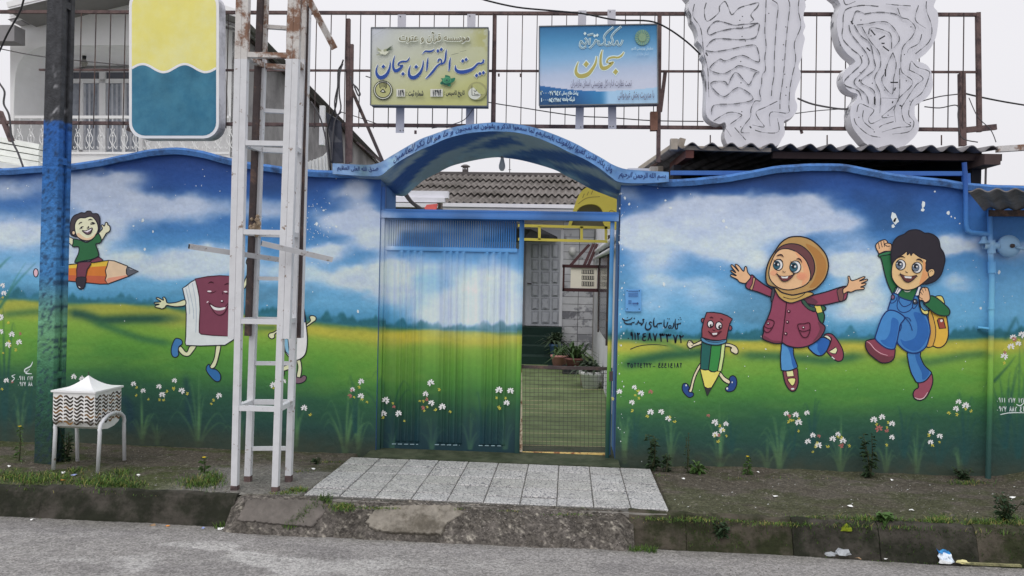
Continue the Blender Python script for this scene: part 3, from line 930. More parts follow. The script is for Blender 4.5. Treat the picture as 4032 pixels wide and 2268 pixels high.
# flaked paint: bare plaster spots
b = MB(); b2 = MB(); rr = random.Random(9)
def chip(bb, u, v, r, y=-.0014, el=1.0):
    k = rr.randint(5, 7)
    P = [(u+r*rr.uniform(.5, 1.1)*math.cos(6.283*i/k), v+el*r*rr.uniform(.5, 1.1)*math.sin(6.283*i/k)) for i in range(k)]
    bb.poly([W(p[0], p[1], y) for p in P])
BIG = [(3520, 855, 14, 1.8), (3528, 872, 11, 1.4), (3516, 892, 9, 1.1), (3636, 805, 12, 1.5), (3632, 826, 9, 1), (3733, 838, 8, 1.2), (3746, 853, 4, 1), (3760, 858, 4, 1.2), (3779, 880, 4, 1), (3420, 980, 5, .6), (3862, 1213, 6, 1.6), (3934, 1070, 6, 2),
       (2614, 1118, 6, 2.2), (2850, 870, 8, 1), (2860, 895, 7, 1.1), (2695, 1128, 5, 1), (2596, 1208, 4, 1), (563, 868, 8, 1.3), (525, 890, 5, .7), (570, 983, 5, 1.6), (418, 987, 4, 1), (432, 774, 4, .5), (602, 912, 4, 1.5), (30, 742, 6, .6), (1324, 892, 5, 1.2), (1247, 880, 6, 1.4), (1410, 1227, 6, 1.6), (1275, 828, 5, 1), (2478, 804, 5, 1.4), (2460, 780, 5, 1.5), (2620, 790, 5, 1), (2640, 818, 9, .6), (3000, 1325, 5, 1)]
for u, v, r, el in BIG: chip(b if u < 2000 else b2, u, v, r, el=el)
for _ in range(150):
    u = rr.uniform(20, 1480); v = rr.gauss(900, 160)
    if v > 640: chip(b, u, v, rr.uniform(.9, 2.6)*(2 if rr.random() < .05 else 1))
for _ in range(60): chip(b, rr.uniform(1210, 1300), rr.uniform(790, 1060), rr.uniform(1, 3))
for _ in range(190):
    u = rr.uniform(2445, 4000); v = rr.gauss(1150, 230)
    if v > 740: chip(b2, u, v, rr.uniform(.9, 2.6)*(2 if rr.random() < .05 else 1))
for _ in range(60): chip(b2, rr.gauss(2448, 8), rr.uniform(760, 1800), rr.uniform(1, 3.4), el=1.6)
for bb, pr in ((b, wall_l), (b2, wall_r)):
    o = bb.build('paint_chips', mat('bare_plaster', A(196, 204, 212), .8, .1), pr, fixn=False); o['kind'] = 'stuff'
# ------------------------------------------------------------------ painted figures of the mural
_pc = {}
def P_(r, g, b):
    k = (r, g, b)
    if k not in _pc:
        _pc[k] = mat('mural_paint_%02d' % len(_pc), A(r, g, b), .58, .07, 14)
    return _pc[k]
LINE = P_(26, 26, 38); MARO = P_(58, 18, 34)
SKIN = P_(206, 164, 126); WHITE = P_(222, 226, 230)

# girl with headscarf
girl = part_empty('painted_girl', wall_r, 'girl in tan headscarf and maroon coat with arms spread')
f = Flat(0.0)
f.crop(2960, 1260, .207)
f.fill('shoe', P_(126, 60, 76), [(1380, 290), (1450, 255), (1540, 280), (1640, 400), (1720, 540), (1745, 660), (1720, 760), (1640, 785), (1560, 740), (1430, 600), (1480, 480), (1510, 390), (1500, 330)], line=LINE, lw=4.5)
f.fill('shoe', P_(222, 218, 184), [(1375, 310), (1430, 292), (1490, 330), (1505, 385), (1475, 400), (1430, 345)], line=LINE, lw=3)
f.fill('shoe', P_(222, 214, 160), [(1470, 600), (1600, 515), (1632, 570), (1600, 640), (1540, 640)], False, LINE, 3.5)
f.fill('shoe', WHITE, [(1525, 690), (1580, 735), (1570, 750), (1520, 710)], False)
f.fill('trousers', P_(38, 88, 156), [(1075, 500), (1140, 600), (1240, 670), (1330, 675), (1400, 620), (1450, 540), (1490, 400), (1400, 340), (1330, 330), (1200, 400)], line=LINE, lw=4.5)
f.fill('trousers', P_(60, 118, 180), [(1095, 505), (1150, 590), (1240, 655), (1300, 660), (1250, 560), (1240, 440)])
f.fill('shoe', P_(116, 62, 72), [(600, 960), (610, 1100), (650, 1230), (720, 1330), (790, 1358), (850, 1310), (885, 1190), (880, 1050), (855, 915), (700, 930)], line=LINE, lw=4.5)
f.fill('shoe', P_(220, 210, 150), [(655, 975), (785, 960), (803, 1070), (675, 1080)], False, MARO, 3.5)
f.fill('shoe', P_(222, 208, 130), [(685, 1120), (825, 1110), (815, 1210), (770, 1250), (720, 1200)], True, MARO, 3.5)
f.fill('shoe', WHITE, [(750, 1300), (805, 1295), (800, 1320), (760, 1325)])
f.fill('trousers', P_(76, 134, 184), [(585, 440), (560, 560), (548, 720), (560, 930), (590, 962), (700, 965), (800, 935), (868, 880), (800, 690), (770, 480)], line=LINE, lw=4.5)
f.fill('trousers', P_(42, 92, 156), [(650, 460), (760, 500), (790, 680), (852, 870), (800, 915), (765, 820), (740, 680), (700, 560)])
f.crop(2860, 910, .3002)
f.fill('backpack', P_(44, 94, 62), [(1235, 970), (1300, 1000), (1300, 1030), (1272, 1050), (1288, 1110), (1280, 1170), (1258, 1212), (1210, 1160), (1170, 1070)], line=LINE)
f.fill('backpack', P_(204, 190, 92), [(1150, 965), (1235, 970), (1265, 1062), (1185, 1080)], False, LINE, 3.5)
f.fill('sleeve', P_(130, 62, 82), [(332, 575), (278, 650), (262, 745), (420, 800), (590, 862), (640, 800), (600, 765), (500, 705), (400, 630)], line=LINE)
f.fill('sleeve', P_(172, 138, 104), [(352, 610), (380, 622), (372, 660), (342, 765), (310, 752), (340, 690)], line=LINE, lw=3)
f.fill('hand', SKIN, [(320, 600), (280, 540), (265, 472), (243, 470), (225, 528), (170, 462), (132, 435), (116, 450), (165, 530), (82, 445), (62, 460), (125, 545), (70, 515), (60, 530), (132, 585), (65, 570), (60, 592), (140, 632), (172, 668), (240, 685), (272, 668)], line=LINE, lw=4)
f.fill('sleeve', P_(128, 60, 80), [(1110, 850), (1300, 800), (1570, 722), (1587, 830), (1552, 905), (1440, 935), (1280, 968), (1150, 970), (1040, 940), (1010, 890)], line=LINE)
f.fill('sleeve', P_(110, 74, 72), [(1455, 770), (1540, 750), (1530, 905), (1480, 912), (1468, 870)], line=LINE, lw=3)
f.fill('sleeve', P_(92, 50, 66), [(1030, 900), (1120, 870), (1200, 930), (1150, 960), (1060, 935)])
f.fill('hand', SKIN, [(1532, 760), (1580, 720), (1602, 660), (1595, 600), (1615, 593), (1652, 650), (1800, 597), (1812, 615), (1745, 655), (1840, 630), (1846, 650), (1770, 687), (1825, 682), (1825, 705), (1760, 735), (1805, 738), (1800, 762), (1700, 775), (1640, 800), (1590, 795), (1538, 822)], line=LINE, lw=4)
f.fill('coat', P_(130, 62, 84), [(640, 790), (605, 900), (580, 1040), (525, 1180), (487, 1260), (488, 1330), (470, 1390), (505, 1430), (620, 1470), (700, 1472), (730, 1460), (800, 1502), (919, 1528), (1010, 1522), (1078, 1503), (1150, 1465), (1229, 1400), (1280, 1320), (1292, 1248), (1220, 1180), (1180, 1060), (1130, 1050), (1000, 950), (980, 890), (800, 920), (700, 850)], line=LINE, lw=5)
f.fill('coat', P_(104, 50, 66), [(500, 1370), (600, 1430), (700, 1440), (715, 1462), (620, 1462), (510, 1422), (480, 1390)])
f.fill('coat', P_(100, 52, 66), [(1200, 1190), (1280, 1250), (1268, 1310), (1220, 1385), (1130, 1455), (1190, 1370), (1225, 1280)])
f.stroke('coat', MARO, [(790, 935), (772, 1100), (748, 1300), (728, 1462)], 15)
f.fill('backpack_strap', P_(50, 82, 66), [(980, 890), (1010, 960), (1085, 1030), (1165, 1048), (1162, 1005), (1090, 980), (1030, 910)], line=LINE, lw=3.5)
f.fill('backpack_strap', P_(60, 66, 74), [(612, 740), (590, 830), (585, 900), (600, 925), (636, 800)], line=LINE, lw=3.5)
for bx, by, br in ((820, 1052, 22), (802, 1192, 22), (780, 1345, 22)):
    f.ell('coat_button', MARO, bx, by, br); f.ell('coat_button', P_(214, 170, 176), bx-3, by-2, 9)
f.stroke('pocket', MARO, [(545, 1160), (628, 1190), (590, 1290), (540, 1330), (495, 1300), (500, 1235)], 12, closed=True)
f.stroke('pocket', MARO, [(500, 1250), (550, 1275), (602, 1265)], 10); f.ell('pocket', MARO, 550, 1212, 17); f.ell('pocket', WHITE, 548, 1208, 7)
f.stroke('pocket', MARO, [(940, 1225), (1020, 1215), (1090, 1205), (1098, 1300), (1060, 1388), (1000, 1385), (958, 1310)], 12, closed=True)
f.stroke('pocket', MARO, [(955, 1300), (1020, 1315), (1098, 1290)], 11); f.ell('pocket', MARO, 1012, 1265, 17); f.ell('pocket', WHITE, 1010, 1262, 8)
f.fill('headscarf', P_(176, 146, 84), [(640, 745), (655, 800), (700, 870), (780, 925), (860, 940), (970, 905), (1080, 860), (1142, 825), (1110, 803), (1060, 800), (1000, 790), (880, 800), (760, 770)], line=LINE, lw=4)
f.fill('headscarf', P_(166, 132, 82), [(930, 70), (820, 85), (720, 150), (640, 260), (570, 370), (530, 480), (517, 580), (530, 680), (580, 722), (650, 742), (720, 800), (800, 826), (880, 838), (1000, 812), (1080, 790), (1180, 750), (1290, 630), (1335, 500), (1335, 400), (1300, 300), (1220, 200), (1120, 120), (1020, 80)], line=LINE, lw=5.5)
f.fill('headscarf', P_(158, 112, 60), [(1040, 170), (1180, 230), (1290, 360), (1312, 480), (1280, 600), (1180, 720), (1090, 740), (1150, 640), (1185, 500), (1150, 340)])
f.fill('headscarf', P_(150, 132, 92), [(620, 330), (580, 420), (545, 520), (540, 620), (570, 690), (620, 715), (570, 620), (560, 520), (590, 420)])
f.stroke('headscarf', LINE, [(745, 862), (830, 888), (920, 880), (1000, 842), (1040, 800)], 8)
f.fill('underscarf', P_(96, 60, 62), [(640, 295), (700, 215), (780, 175), (870, 165), (980, 190), (1080, 270), (1140, 370), (1160, 480), (1142, 570), (1095, 645), (1070, 480), (960, 320), (800, 250), (700, 250)], line=LINE, lw=4)
f.fill('face', P_(214, 168, 128), [(780, 230), (700, 245), (640, 300), (600, 380), (570, 470), (558, 560), (580, 640), (640, 710), (720, 755), (820, 770), (930, 750), (1030, 710), (1090, 650), (1105, 570), (1085, 480), (1040, 380), (960, 300), (870, 250)], line=LINE, lw=4)
f.fill('face', P_(206, 150, 112), [(900, 270), (1000, 350), (1070, 470), (1090, 570), (1070, 650), (990, 715), (1010, 600), (1000, 450)])
f.ell('face', P_(208, 150, 116), 622, 548, 46, 36); f.ell('face', P_(204, 142, 108), 990, 592, 70, 52); f.ell('face', P_(202, 136, 106), 990, 592, 44, 32)
for ex, ey, rx, ry, ix, iy in ((680, 442, 62, 72, -20, 4), (905, 470, 72, 80, -22, 2)):
    f.ell('eye', WHITE, ex, ey, rx, ry, LINE, 3.5); f.ell('eye', P_(44, 84, 100), ex+ix, ey+iy, rx*.74, ry*.76, LINE, 2)
    f.ell('eye', P_(20, 28, 38), ex+ix, ey+iy-12, rx*.42, ry*.42); f.ell('eye', WHITE, ex+ix+20, ey+iy-8, 13); f.ell('eye', WHITE, ex+ix-28, ey+iy-24, 7)
f.stroke('eye', LINE, [(630, 400), (660, 372), (710, 372), (740, 400)], 9); f.stroke('eye', LINE, [(840, 420), (880, 395), (940, 395), (968, 430)], 9)
f.stroke('eye', LINE, [(640, 395), (618, 372)], 6); f.stroke('eye', LINE, [(862, 412), (842, 392)], 6)
f.stroke('eyebrow', P_(52, 30, 34), [(658, 330, 6), (690, 313, 18), (725, 313, 20), (752, 342, 6)], 0); f.stroke('eyebrow', P_(52, 30, 34), [(918, 368, 8), (950, 362, 18), (975, 380, 16), (993, 412, 5)], 0)
f.stroke('nose', LINE, [(738, 518), (755, 540), (776, 532)], 8)
f.fill('mouth', P_(98, 48, 48), [(665, 562), (700, 588), (780, 594), (860, 580), (890, 563), (845, 620), (790, 655), (740, 655), (705, 622)], line=LINE, lw=3)
f.fill('mouth', WHITE, [(712, 594), (770, 600), (815, 590), (800, 618), (735, 620)], False)
f.stroke('mouth', LINE, [(650, 575), (668, 545)], 7); f.stroke('mouth', LINE, [(872, 552), (905, 570)], 7)
f.build(girl)

# boy jumping with backpack
boy = part_empty('painted_boy', wall_r, 'boy in blue dungarees jumping with fist raised and yellow backpack')
f = Flat(0.0); S_ = .207
def B1(): return f.crop(3380, 880, S_)
def B2(): return f.crop(3380, 1120, S_)
def B3(): return f.crop(3380, 1300, S_)
B2(); f.fill('backpack', P_(214, 194, 112), [(1470, 235), (1540, 215), (1600, 240), (1640, 370), (1560, 420), (1500, 330)], line=LINE, lw=4)
f.fill('backpack', P_(204, 164, 66), [(1380, 480), (1330, 560), (1350, 800), (1365, 900), (1300, 1170), (1370, 1190), (1420, 1172), (1500, 1202), (1580, 1190), (1660, 1120), (1705, 1000), (1710, 850), (1680, 620), (1640, 500)], line=LINE, lw=4.5)
f.fill('backpack', P_(190, 148, 72), [(1385, 540), (1430, 650), (1465, 850), (1455, 1020), (1412, 1160), (1330, 1160), (1370, 900), (1350, 650)])
f.stroke('backpack', LINE, [(1385, 530), (1430, 650), (1470, 850), (1460, 1020), (1415, 1172)], 16)
f.fill('backpack', P_(142, 66, 54), [(1500, 680), (1530, 645), (1612, 650), (1662, 832), (1540, 840)], False, LINE, 4); f.ell('backpack', P_(226, 200, 196), 1580, 690, 26)
B3(); f.fill('shoe', P_(136, 70, 86), [(1140, 1000), (1140, 1090), (1080, 1130), (1045, 1190), (1050, 1270), (1110, 1325), (1200, 1330), (1290, 1270), (1370, 1130), (1412, 1000), (1412, 900), (1385, 830), (1290, 930), (1200, 960)], line=LINE, lw=4.5)
f.stroke('shoe', P_(214, 184, 184), [(1070, 1280, 6), (1150, 1312, 16), (1240, 1290, 14), (1320, 1180, 8)], 0)
f.fill('trousers', P_(60, 116, 172), [(945, 400), (950, 600), (1000, 800), (1060, 920), (1110, 992), (1200, 995), (1290, 950), (1384, 830), (1370, 780), (1250, 660), (1180, 500), (1165, 400)], line=LINE, lw=4.5)
f.fill('trousers', P_(40, 90, 152), [(1080, 440), (1150, 440), (1170, 520), (1240, 670), (1350, 790), (1300, 900), (1220, 940), (1200, 800), (1110, 600)])
B1(); f.fill('sleeve', P_(38, 98, 60), [(375, 605), (440, 560), (610, 525), (650, 700), (660, 950), (720, 1100), (800, 1190), (664, 1335), (610, 1260), (560, 1150), (500, 960), (440, 700), (405, 640)], line=LINE, lw=4.5)
f.fill('hand', SKIN, [(335, 400), (370, 362), (420, 330), (500, 308), (545, 335), (560, 370), (615, 385), (632, 420), (622, 520), (500, 530), (398, 572), (370, 530), (345, 490), (330, 440)], line=LINE, lw=4)
for q in ([(378, 370), (390, 420), (402, 482)], [(428, 338), (440, 400), (456, 452)], [(482, 328), (490, 390), (498, 442)], [(560, 372), (500, 388), (545, 430), (595, 428)]): f.stroke('hand', LINE, q, 13)
f.fill('sleeve', P_(48, 112, 74), [(380, 610), (430, 570), (610, 525), (612, 580), (450, 610), (395, 635)], line=LINE, lw=3)
B2(); f.fill('jumper', P_(38, 98, 60), [(700, 60), (900, 60), (1180, 30), (1180, 180), (1060, 310), (990, 320), (760, 240), (660, 172)], False, LINE, 4)
f.fill('jumper', P_(214, 210, 200), [(860, 112), (940, 128), (1000, 110), (960, 142), (900, 142)])
f.fill('dungarees', P_(60, 116, 174), [(662, 172), (625, 280), (600, 350), (575, 430), (570, 500), (700, 560), (740, 900), (738, 1090), (800, 1180), (900, 1262), (1000, 1300), (1100, 1302), (1190, 1270), (1290, 1180), (1340, 1030), (1366, 900), (1350, 760), (1300, 600), (1210, 500), (1160, 400), (1150, 260), (1080, 210), (1040, 300), (1000, 312), (880, 280), (770, 228), (740, 185)], line=P_(24, 44, 96), lw=5)
f.fill('dungarees', P_(40, 92, 158), [(1050, 540), (1200, 560), (1300, 700), (1340, 880), (1310, 1030), (1200, 1200), (1080, 1270), (960, 1240), (850, 1160), (800, 1040), (900, 1080), (1080, 1000), (1120, 780)])
for q in ([(735, 230), (718, 300), (660, 350), (612, 352)], [(762, 230), (735, 400), (760, 480), (820, 525), (900, 528), (980, 492), (1032, 430)], [(790, 240), (775, 320), (860, 420), (990, 372), (1004, 312)], [(1040, 300), (1030, 400), (1050, 460), (1110, 400), (1130, 330)]): f.stroke('dungarees', P_(24, 44, 96), q, 15)
f.fill('shoe', P_(126, 62, 78), [(330, 1040), (250, 1045), (160, 1070), (135, 1112), (140, 1200), (200, 1310), (300, 1400), (420, 1480), (520, 1492), (620, 1462), (680, 1390), (694, 1220), (600, 1200), (500, 1165), (400, 1090)], line=LINE, lw=4.5)
f.fill('shoe', P_(100, 52, 62), [(150, 1110), (180, 1115), (270, 1210), (400, 1320), (560, 1375), (660, 1360), (640, 1430), (520, 1478), (420, 1462), (300, 1385), (205, 1295), (150, 1190)])
f.stroke('shoe', P_(206, 160, 170), [(160, 1082, 6), (230, 1130, 12), (310, 1230, 12), (430, 1312, 12), (560, 1350, 8)], 0)
f.fill('dungarees', P_(64, 124, 182), [(575, 495), (520, 530), (460, 610), (410, 720), (350, 900), (320, 1010), (340, 1060), (400, 1120), (500, 1195), (600, 1230), (685, 1222), (712, 1150), (738, 1060), (770, 900), (800, 760), (880, 640), (790, 550), (700, 505), (630, 490)], line=P_(24, 44, 96), lw=5)
f.fill('dungarees', P_(44, 98, 164), [(640, 640), (760, 700), (750, 880), (715, 1060), (690, 1190), (600, 1200), (480, 1140), (420, 1060), (520, 1040), (600, 900)])
for q in ([(820, 760), (815, 820), (790, 885)], [(865, 612), (960, 640), (1000, 700)], [(880, 620), (960, 710), (1000, 790), (1026, 880)]): f.stroke('dungarees', P_(24, 44, 96), q, 13)
f.fill('brace', WHITE, [(690, 160), (745, 52), (830, 80), (820, 100), (752, 186)], False, P_(24, 44, 96), 3.5); f.stroke('brace', P_(24, 44, 96), [(722, 168), (770, 70)], 10)
f.fill('brace', WHITE, [(1080, 210), (1120, 100), (1140, 40), (1195, 40), (1170, 110), (1150, 210)], False, P_(24, 44, 96), 3.5)
f.ell('button', P_(110, 84, 112), 655, 240, 34, 42, LINE, 3.5); f.ell('button', P_(64, 70, 82), 1080, 325, 38, 46, LINE, 3.5); f.ell('button', P_(200, 204, 210), 1072, 318, 11)
f.fill('backpack_strap', P_(206, 196, 116), [(1150, 310), (1170, 430), (1220, 540), (1290, 572), (1335, 540), (1310, 490), (1262, 500), (1195, 440), (1165, 330)], line=LINE, lw=4)
f.fill('sleeve', P_(38, 98, 60), [(1365, 222), (1450, 232), (1560, 310), (1650, 390), (1720, 460), (1742, 530), (1705, 592), (1600, 597), (1480, 562), (1380, 492), (1270, 392), (1240, 370), (1340, 330)], line=LINE, lw=4.5)
f.fill('hand', SKIN, [(1160, 190), (1180, 110), (1220, 60), (1310, 62), (1340, 120), (1362, 230), (1350, 300), (1270, 346), (1220, 300), (1170, 300), (1150, 260)], line=LINE, lw=4)
for q in ([(1200, 80), (1225, 120), (1240, 155)], [(1255, 62), (1275, 90), (1280, 122)], [(1175, 140), (1205, 170), (1215, 200)], [(1160, 235), (1190, 262), (1220, 270)]): f.stroke('hand', LINE, q, 10)
B1(); f.fill('hair', P_(42, 38, 46), [(870, 205), (960, 140), (1080, 118), (1180, 140), (1260, 185), (1340, 185), (1450, 230), (1530, 320), (1560, 460), (1620, 560), (1646, 690), (1620, 820), (1580, 950), (1500, 1060), (1400, 1122), (1240, 1152), (1000, 1100), (700, 900), (640, 760), (622, 600), (640, 440), (680, 330), (760, 250)], line=LINE, lw=5)
f.fill('face', P_(222, 174, 126), [(860, 580), (760, 640), (680, 720), (645, 800), (632, 930), (650, 1050), (720, 1160), (820, 1240), (930, 1265), (1060, 1240), (1180, 1170), (1290, 1080), (1350, 1010), (1330, 920), (1300, 910), (1280, 850), (1280, 760), (1290, 690), (1180, 650), (1090, 590), (1040, 560), (1000, 612), (980, 560), (930, 600), (920, 530)], line=LINE, lw=3.5, n=4)
f.fill('face', P_(208, 146, 98), [(1230, 700), (1275, 760), (1275, 900), (1335, 960), (1270, 1080), (1160, 1160), (1200, 1000), (1230, 860)])
f.fill('ear', P_(220, 172, 124), [(1325, 915), (1360, 870), (1420, 863), (1452, 910), (1440, 970), (1390, 1012), (1345, 1010)], line=LINE, lw=4)
f.stroke('ear', LINE, [(1350, 930), (1385, 898), (1420, 910)], 9)
for ex, ey, rx, ry, ix, iy in ((805, 785, 92, 98, -26, 4), (1115, 840, 95, 103, -26, -4)):
    f.ell('eye', WHITE, ex, ey, rx, ry, LINE, 3.5); f.ell('eye', P_(98, 110, 126), ex+ix, ey+iy, 66, 73, LINE, 2)
    f.ell('eye', P_(24, 28, 36), ex+ix+4, ey+iy-22, 40, 42); f.ell('eye', WHITE, ex+ix+24, ey+iy-16, 17); f.ell('eye', WHITE, ex+ix-44, ey+iy-28, 11)
f.stroke('eyebrow', P_(40, 26, 26), [(738, 662, 8), (800, 630, 24), (850, 632, 22), (890, 658, 6)], 0); f.stroke('eyebrow', P_(40, 26, 26), [(1095, 702, 8), (1140, 680, 28), (1190, 695, 28), (1226, 738, 8)], 0)
f.stroke('nose', LINE, [(900, 900), (912, 930), (942, 932)], 12)
f.fill('mouth', P_(92, 52, 50), [(795, 962), (900, 1000), (1000, 1005), (1110, 990), (1050, 1060), (990, 1105), (930, 1117), (870, 1080), (830, 1020)], line=LINE, lw=3)
f.fill('mouth', WHITE, [(870, 1003), (1015, 1010), (1005, 1046), (890, 1036)], False)
f.stroke('mouth', LINE, [(765, 990), (790, 965), (800, 935)], 9); f.stroke('mouth', LINE, [(1095, 975), (1128, 1012)], 9)
f.build(boy)

# walking pencil with a face
pen = part_empty('painted_pencil_figure', wall_r, 'walking green pencil with a smiling eraser face')
f = Flat(0.0); f.crop(2640, 1200, .1656); LMB = P_(206, 196, 166)
d2 = lambda P: [(x, y+966) for x, y in P]
f.fill('leg', LMB, d2([(700, 430), (600, 600), (530, 760), (460, 1030), (420, 1090), (480, 1120), (520, 1060), (560, 880), (620, 700), (720, 500)]), line=LINE, lw=4)
f.fill('shoe', P_(36, 66, 124), d2([(280, 980), (300, 920), (350, 900), (410, 930), (450, 1010), (425, 1060), (450, 1110), (500, 1112), (545, 1140), (540, 1200), (470, 1237), (400, 1215), (320, 1130), (280, 1050)]), line=LINE, lw=4)
f.ell('shoe', WHITE, 372, 1915, 16, 24)
f.fill('leg', LMB, d2([(1150, 690), (1190, 635), (1290, 750), (1425, 845), (1420, 912), (1340, 900), (1240, 830)]), line=LINE, lw=4)
f.fill('shoe', P_(36, 66, 124), d2([(1400, 800), (1430, 740), (1490, 720), (1550, 760), (1580, 860), (1560, 980), (1500, 1070), (1400, 1102), (1330, 1080), (1305, 1030), (1340, 990), (1380, 960), (1400, 910), (1425, 880)]), line=LINE, lw=4)
f.ell('shoe', WHITE, 1348, 1990, 22, 26); f.ell('shoe', WHITE, 1468, 1845, 12, 22)
f.fill('arm', LMB, [(745, 850), (640, 890), (555, 925), (500, 862), (440, 850), (408, 900), (398, 960), (440, 1020), (480, 1035), (560, 990), (745, 925)], line=LINE, lw=4)
f.stroke('arm', LINE, [(440, 900), (480, 880), (540, 930), (520, 970), (490, 960)], 14)
f.fill('arm', LMB, [(1305, 922), (1420, 930), (1540, 980), (1602, 1060), (1602, 1140), (1560, 1172), (1500, 1150), (1440, 1110), (1430, 1050), (1455, 1022), (1380, 990), (1305, 982)], line=LINE, lw=4)
f.fill('pencil_body', P_(32, 88, 82), [(745, 860), (975, 930), (940, 1250), (905, 1540), (820, 1548), (712, 1528), (722, 1250)], False, LINE, 4)
f.fill('pencil_body', P_(50, 124, 62), [(975, 940), (1212, 940), (1180, 1250), (1122, 1575), (1060, 1600), (1000, 1598), (905, 1540), (940, 1250)], False, LINE, 4)
f.fill('pencil_body', P_(184, 202, 134), [(1212, 940), (1305, 920), (1270, 1250), (1212, 1572), (1122, 1575), (1180, 1250)], False, LINE, 4)
f.fill('wood_cone', P_(214, 196, 98), [(705, 1532), (820, 1552), (905, 1545), (960, 1590), (1040, 1598), (1112, 1572), (1186, 1592), (1090, 1780), (980, 1968), (890, 1990), (808, 1950), (750, 1720)], False, LINE, 4)
f.fill('pencil_tip', P_(46, 46, 50), [(812, 1955), (890, 1990), (978, 1970), (872, 2172)], False, LINE, 3)
f.ell('ear', P_(128, 66, 74), 772, 372, 40, 52, LINE, 4); f.ell('ear', P_(128, 66, 74), 1420, 552, 42, 58, LINE, 4)
f.fill('eraser_head', P_(130, 66, 74), [(860, 182), (1030, 182), (1200, 205), (1350, 260), (1472, 335), (1410, 450), (1370, 620), (1325, 840), (1150, 850), (950, 835), (750, 775), (745, 600), (790, 380)], False, LINE, 4.5)
f.fill('ferrule', P_(72, 124, 156), [(738, 775), (850, 825), (1000, 850), (1150, 850), (1322, 825), (1322, 895), (1200, 945), (1080, 960), (930, 945), (800, 900), (735, 850)], line=LINE, lw=4)
f.stroke('ferrule', P_(26, 40, 70), [(800, 815, 6), (900, 870, 18), (1050, 890, 18), (1200, 880, 14), (1300, 845, 5)], 0)
f.ell('eye', WHITE, 950, 460, 70, 84, LINE, 4); f.ell('eye', WHITE, 1150, 497, 76, 92, LINE, 4)
f.ell('eye', P_(36, 24, 32), 972, 498, 40, 44); f.ell('eye', P_(36, 24, 32), 1180, 530, 46, 50); f.ell('eye', WHITE, 985, 480, 13, 20); f.ell('eye', WHITE, 1195, 522, 13, 16)
f.stroke('eyebrow', MARO, [(930, 308, 10), (975, 296, 28), (1020, 318, 10)], 0); f.stroke('eyebrow', MARO, [(1180, 330, 10), (1220, 342, 28), (1250, 372, 10)], 0)
f.stroke('nose', MARO, [(1000, 590), (1030, 610), (1065, 600)], 14)
f.fill('mouth', P_(82, 26, 36), [(900, 622), (960, 665), (1080, 672), (1212, 622), (1140, 700), (1080, 748), (1010, 746), (960, 700)], line=MARO, lw=2)
f.fill('mouth', WHITE, [(990, 676), (1112, 666), (1100, 708), (1010, 718)], False)
f.build(pen)

# boy riding a pencil
rid = part_empty('painted_rider', wall_l, 'curly haired boy in green shirt riding an orange flying pencil')
f = Flat(0.0); f.crop(120, 810, .22774); RS = P_(214, 204, 174)
f.ell('eraser', P_(206, 170, 180), 92, 1160, 40, 72, LINE, 3.5)
f.fill('pencil_body', P_(206, 172, 62), [(205, 1060), (640, 1020), (1000, 985), (1345, 948), (1330, 1040), (640, 1085), (205, 1115)], False)
f.fill('pencil_body', P_(192, 112, 48), [(205, 1110), (640, 1085), (1330, 1040), (1300, 1120), (1310, 1215), (640, 1200), (205, 1190)], False)
f.fill('pencil_body', P_(176, 88, 60), [(205, 1190), (640, 1200), (1310, 1215), (1290, 1290), (1340, 1352), (1200, 1355), (640, 1300), (205, 1270)], False)
f.stroke('pencil_body', LINE, [(205, 1060), (640, 1020), (1000, 985), (1345, 946)], 17, False); f.stroke('pencil_body', LINE, [(205, 1270), (640, 1300), (1200, 1355), (1340, 1352)], 17, False)
f.fill('wood_cone', P_(206, 180, 150), [(1350, 943), (1450, 955), (1680, 1045), (1662, 1110), (1662, 1180), (1692, 1222), (1340, 1352), (1290, 1290), (1312, 1215), (1295, 1120), (1325, 1040)], False, LINE, 4)
f.fill('wood_cone', P_(204, 140, 116), [(1300, 1290), (1345, 1250), (1660, 1200), (1680, 1218), (1345, 1340)], False)
f.fill('pencil_tip', P_(86, 88, 96), [(1672, 1052), (1866, 1136), (1690, 1222), (1660, 1170), (1658, 1105)], False, LINE, 4); f.fill('pencil_tip', WHITE, [(1705, 1085), (1775, 1108), (1720, 1098)], False)
f.fill('trousers', P_(112, 58, 76), [(1030, 960), (1160, 890), (1210, 905), (1248, 950), (1130, 976), (1060, 982)], line=LINE, lw=3.5)
f.fill('trousers', P_(102, 54, 70), [(820, 975), (1050, 965), (1040, 1020), (980, 1100), (950, 1245), (800, 1245), (798, 1110)], False, LINE, 4)
f.fill('shoe', P_(46, 42, 52), [(800, 1245), (950, 1240), (947, 1340), (922, 1420), (872, 1446), (822, 1422), (795, 1350)], line=LINE, lw=3); f.fill('shoe', WHITE, [(830, 1390), (865, 1412), (855, 1420), (835, 1408)], False)
f.fill('arm', RS, [(560, 480), (745, 575), (722, 690), (600, 590), (520, 560)], False, LINE, 4)
f.fill('arm', RS, [(1165, 500), (1242, 400), (1222, 345), (1252, 330), (1276, 352), (1300, 290), (1330, 298), (1337, 332), (1367, 350), (1377, 420), (1340, 462), (1308, 482), (1240, 590), (1195, 585)], line=LINE, lw=4)
f.fill('shirt', P_(40, 94, 58), [(750, 575), (870, 600), (960, 630), (1060, 590), (1150, 490), (1192, 500), (1228, 605), (1190, 648), (1130, 662), (1150, 740), (1177, 830), (1165, 878), (1050, 930), (900, 957), (780, 985), (772, 950), (830, 820), (832, 712), (728, 710), (738, 640)], line=LINE, lw=4, n=4)
f.stroke('shirt', LINE, [(905, 608), (950, 635), (1000, 630), (1050, 592)], 12)
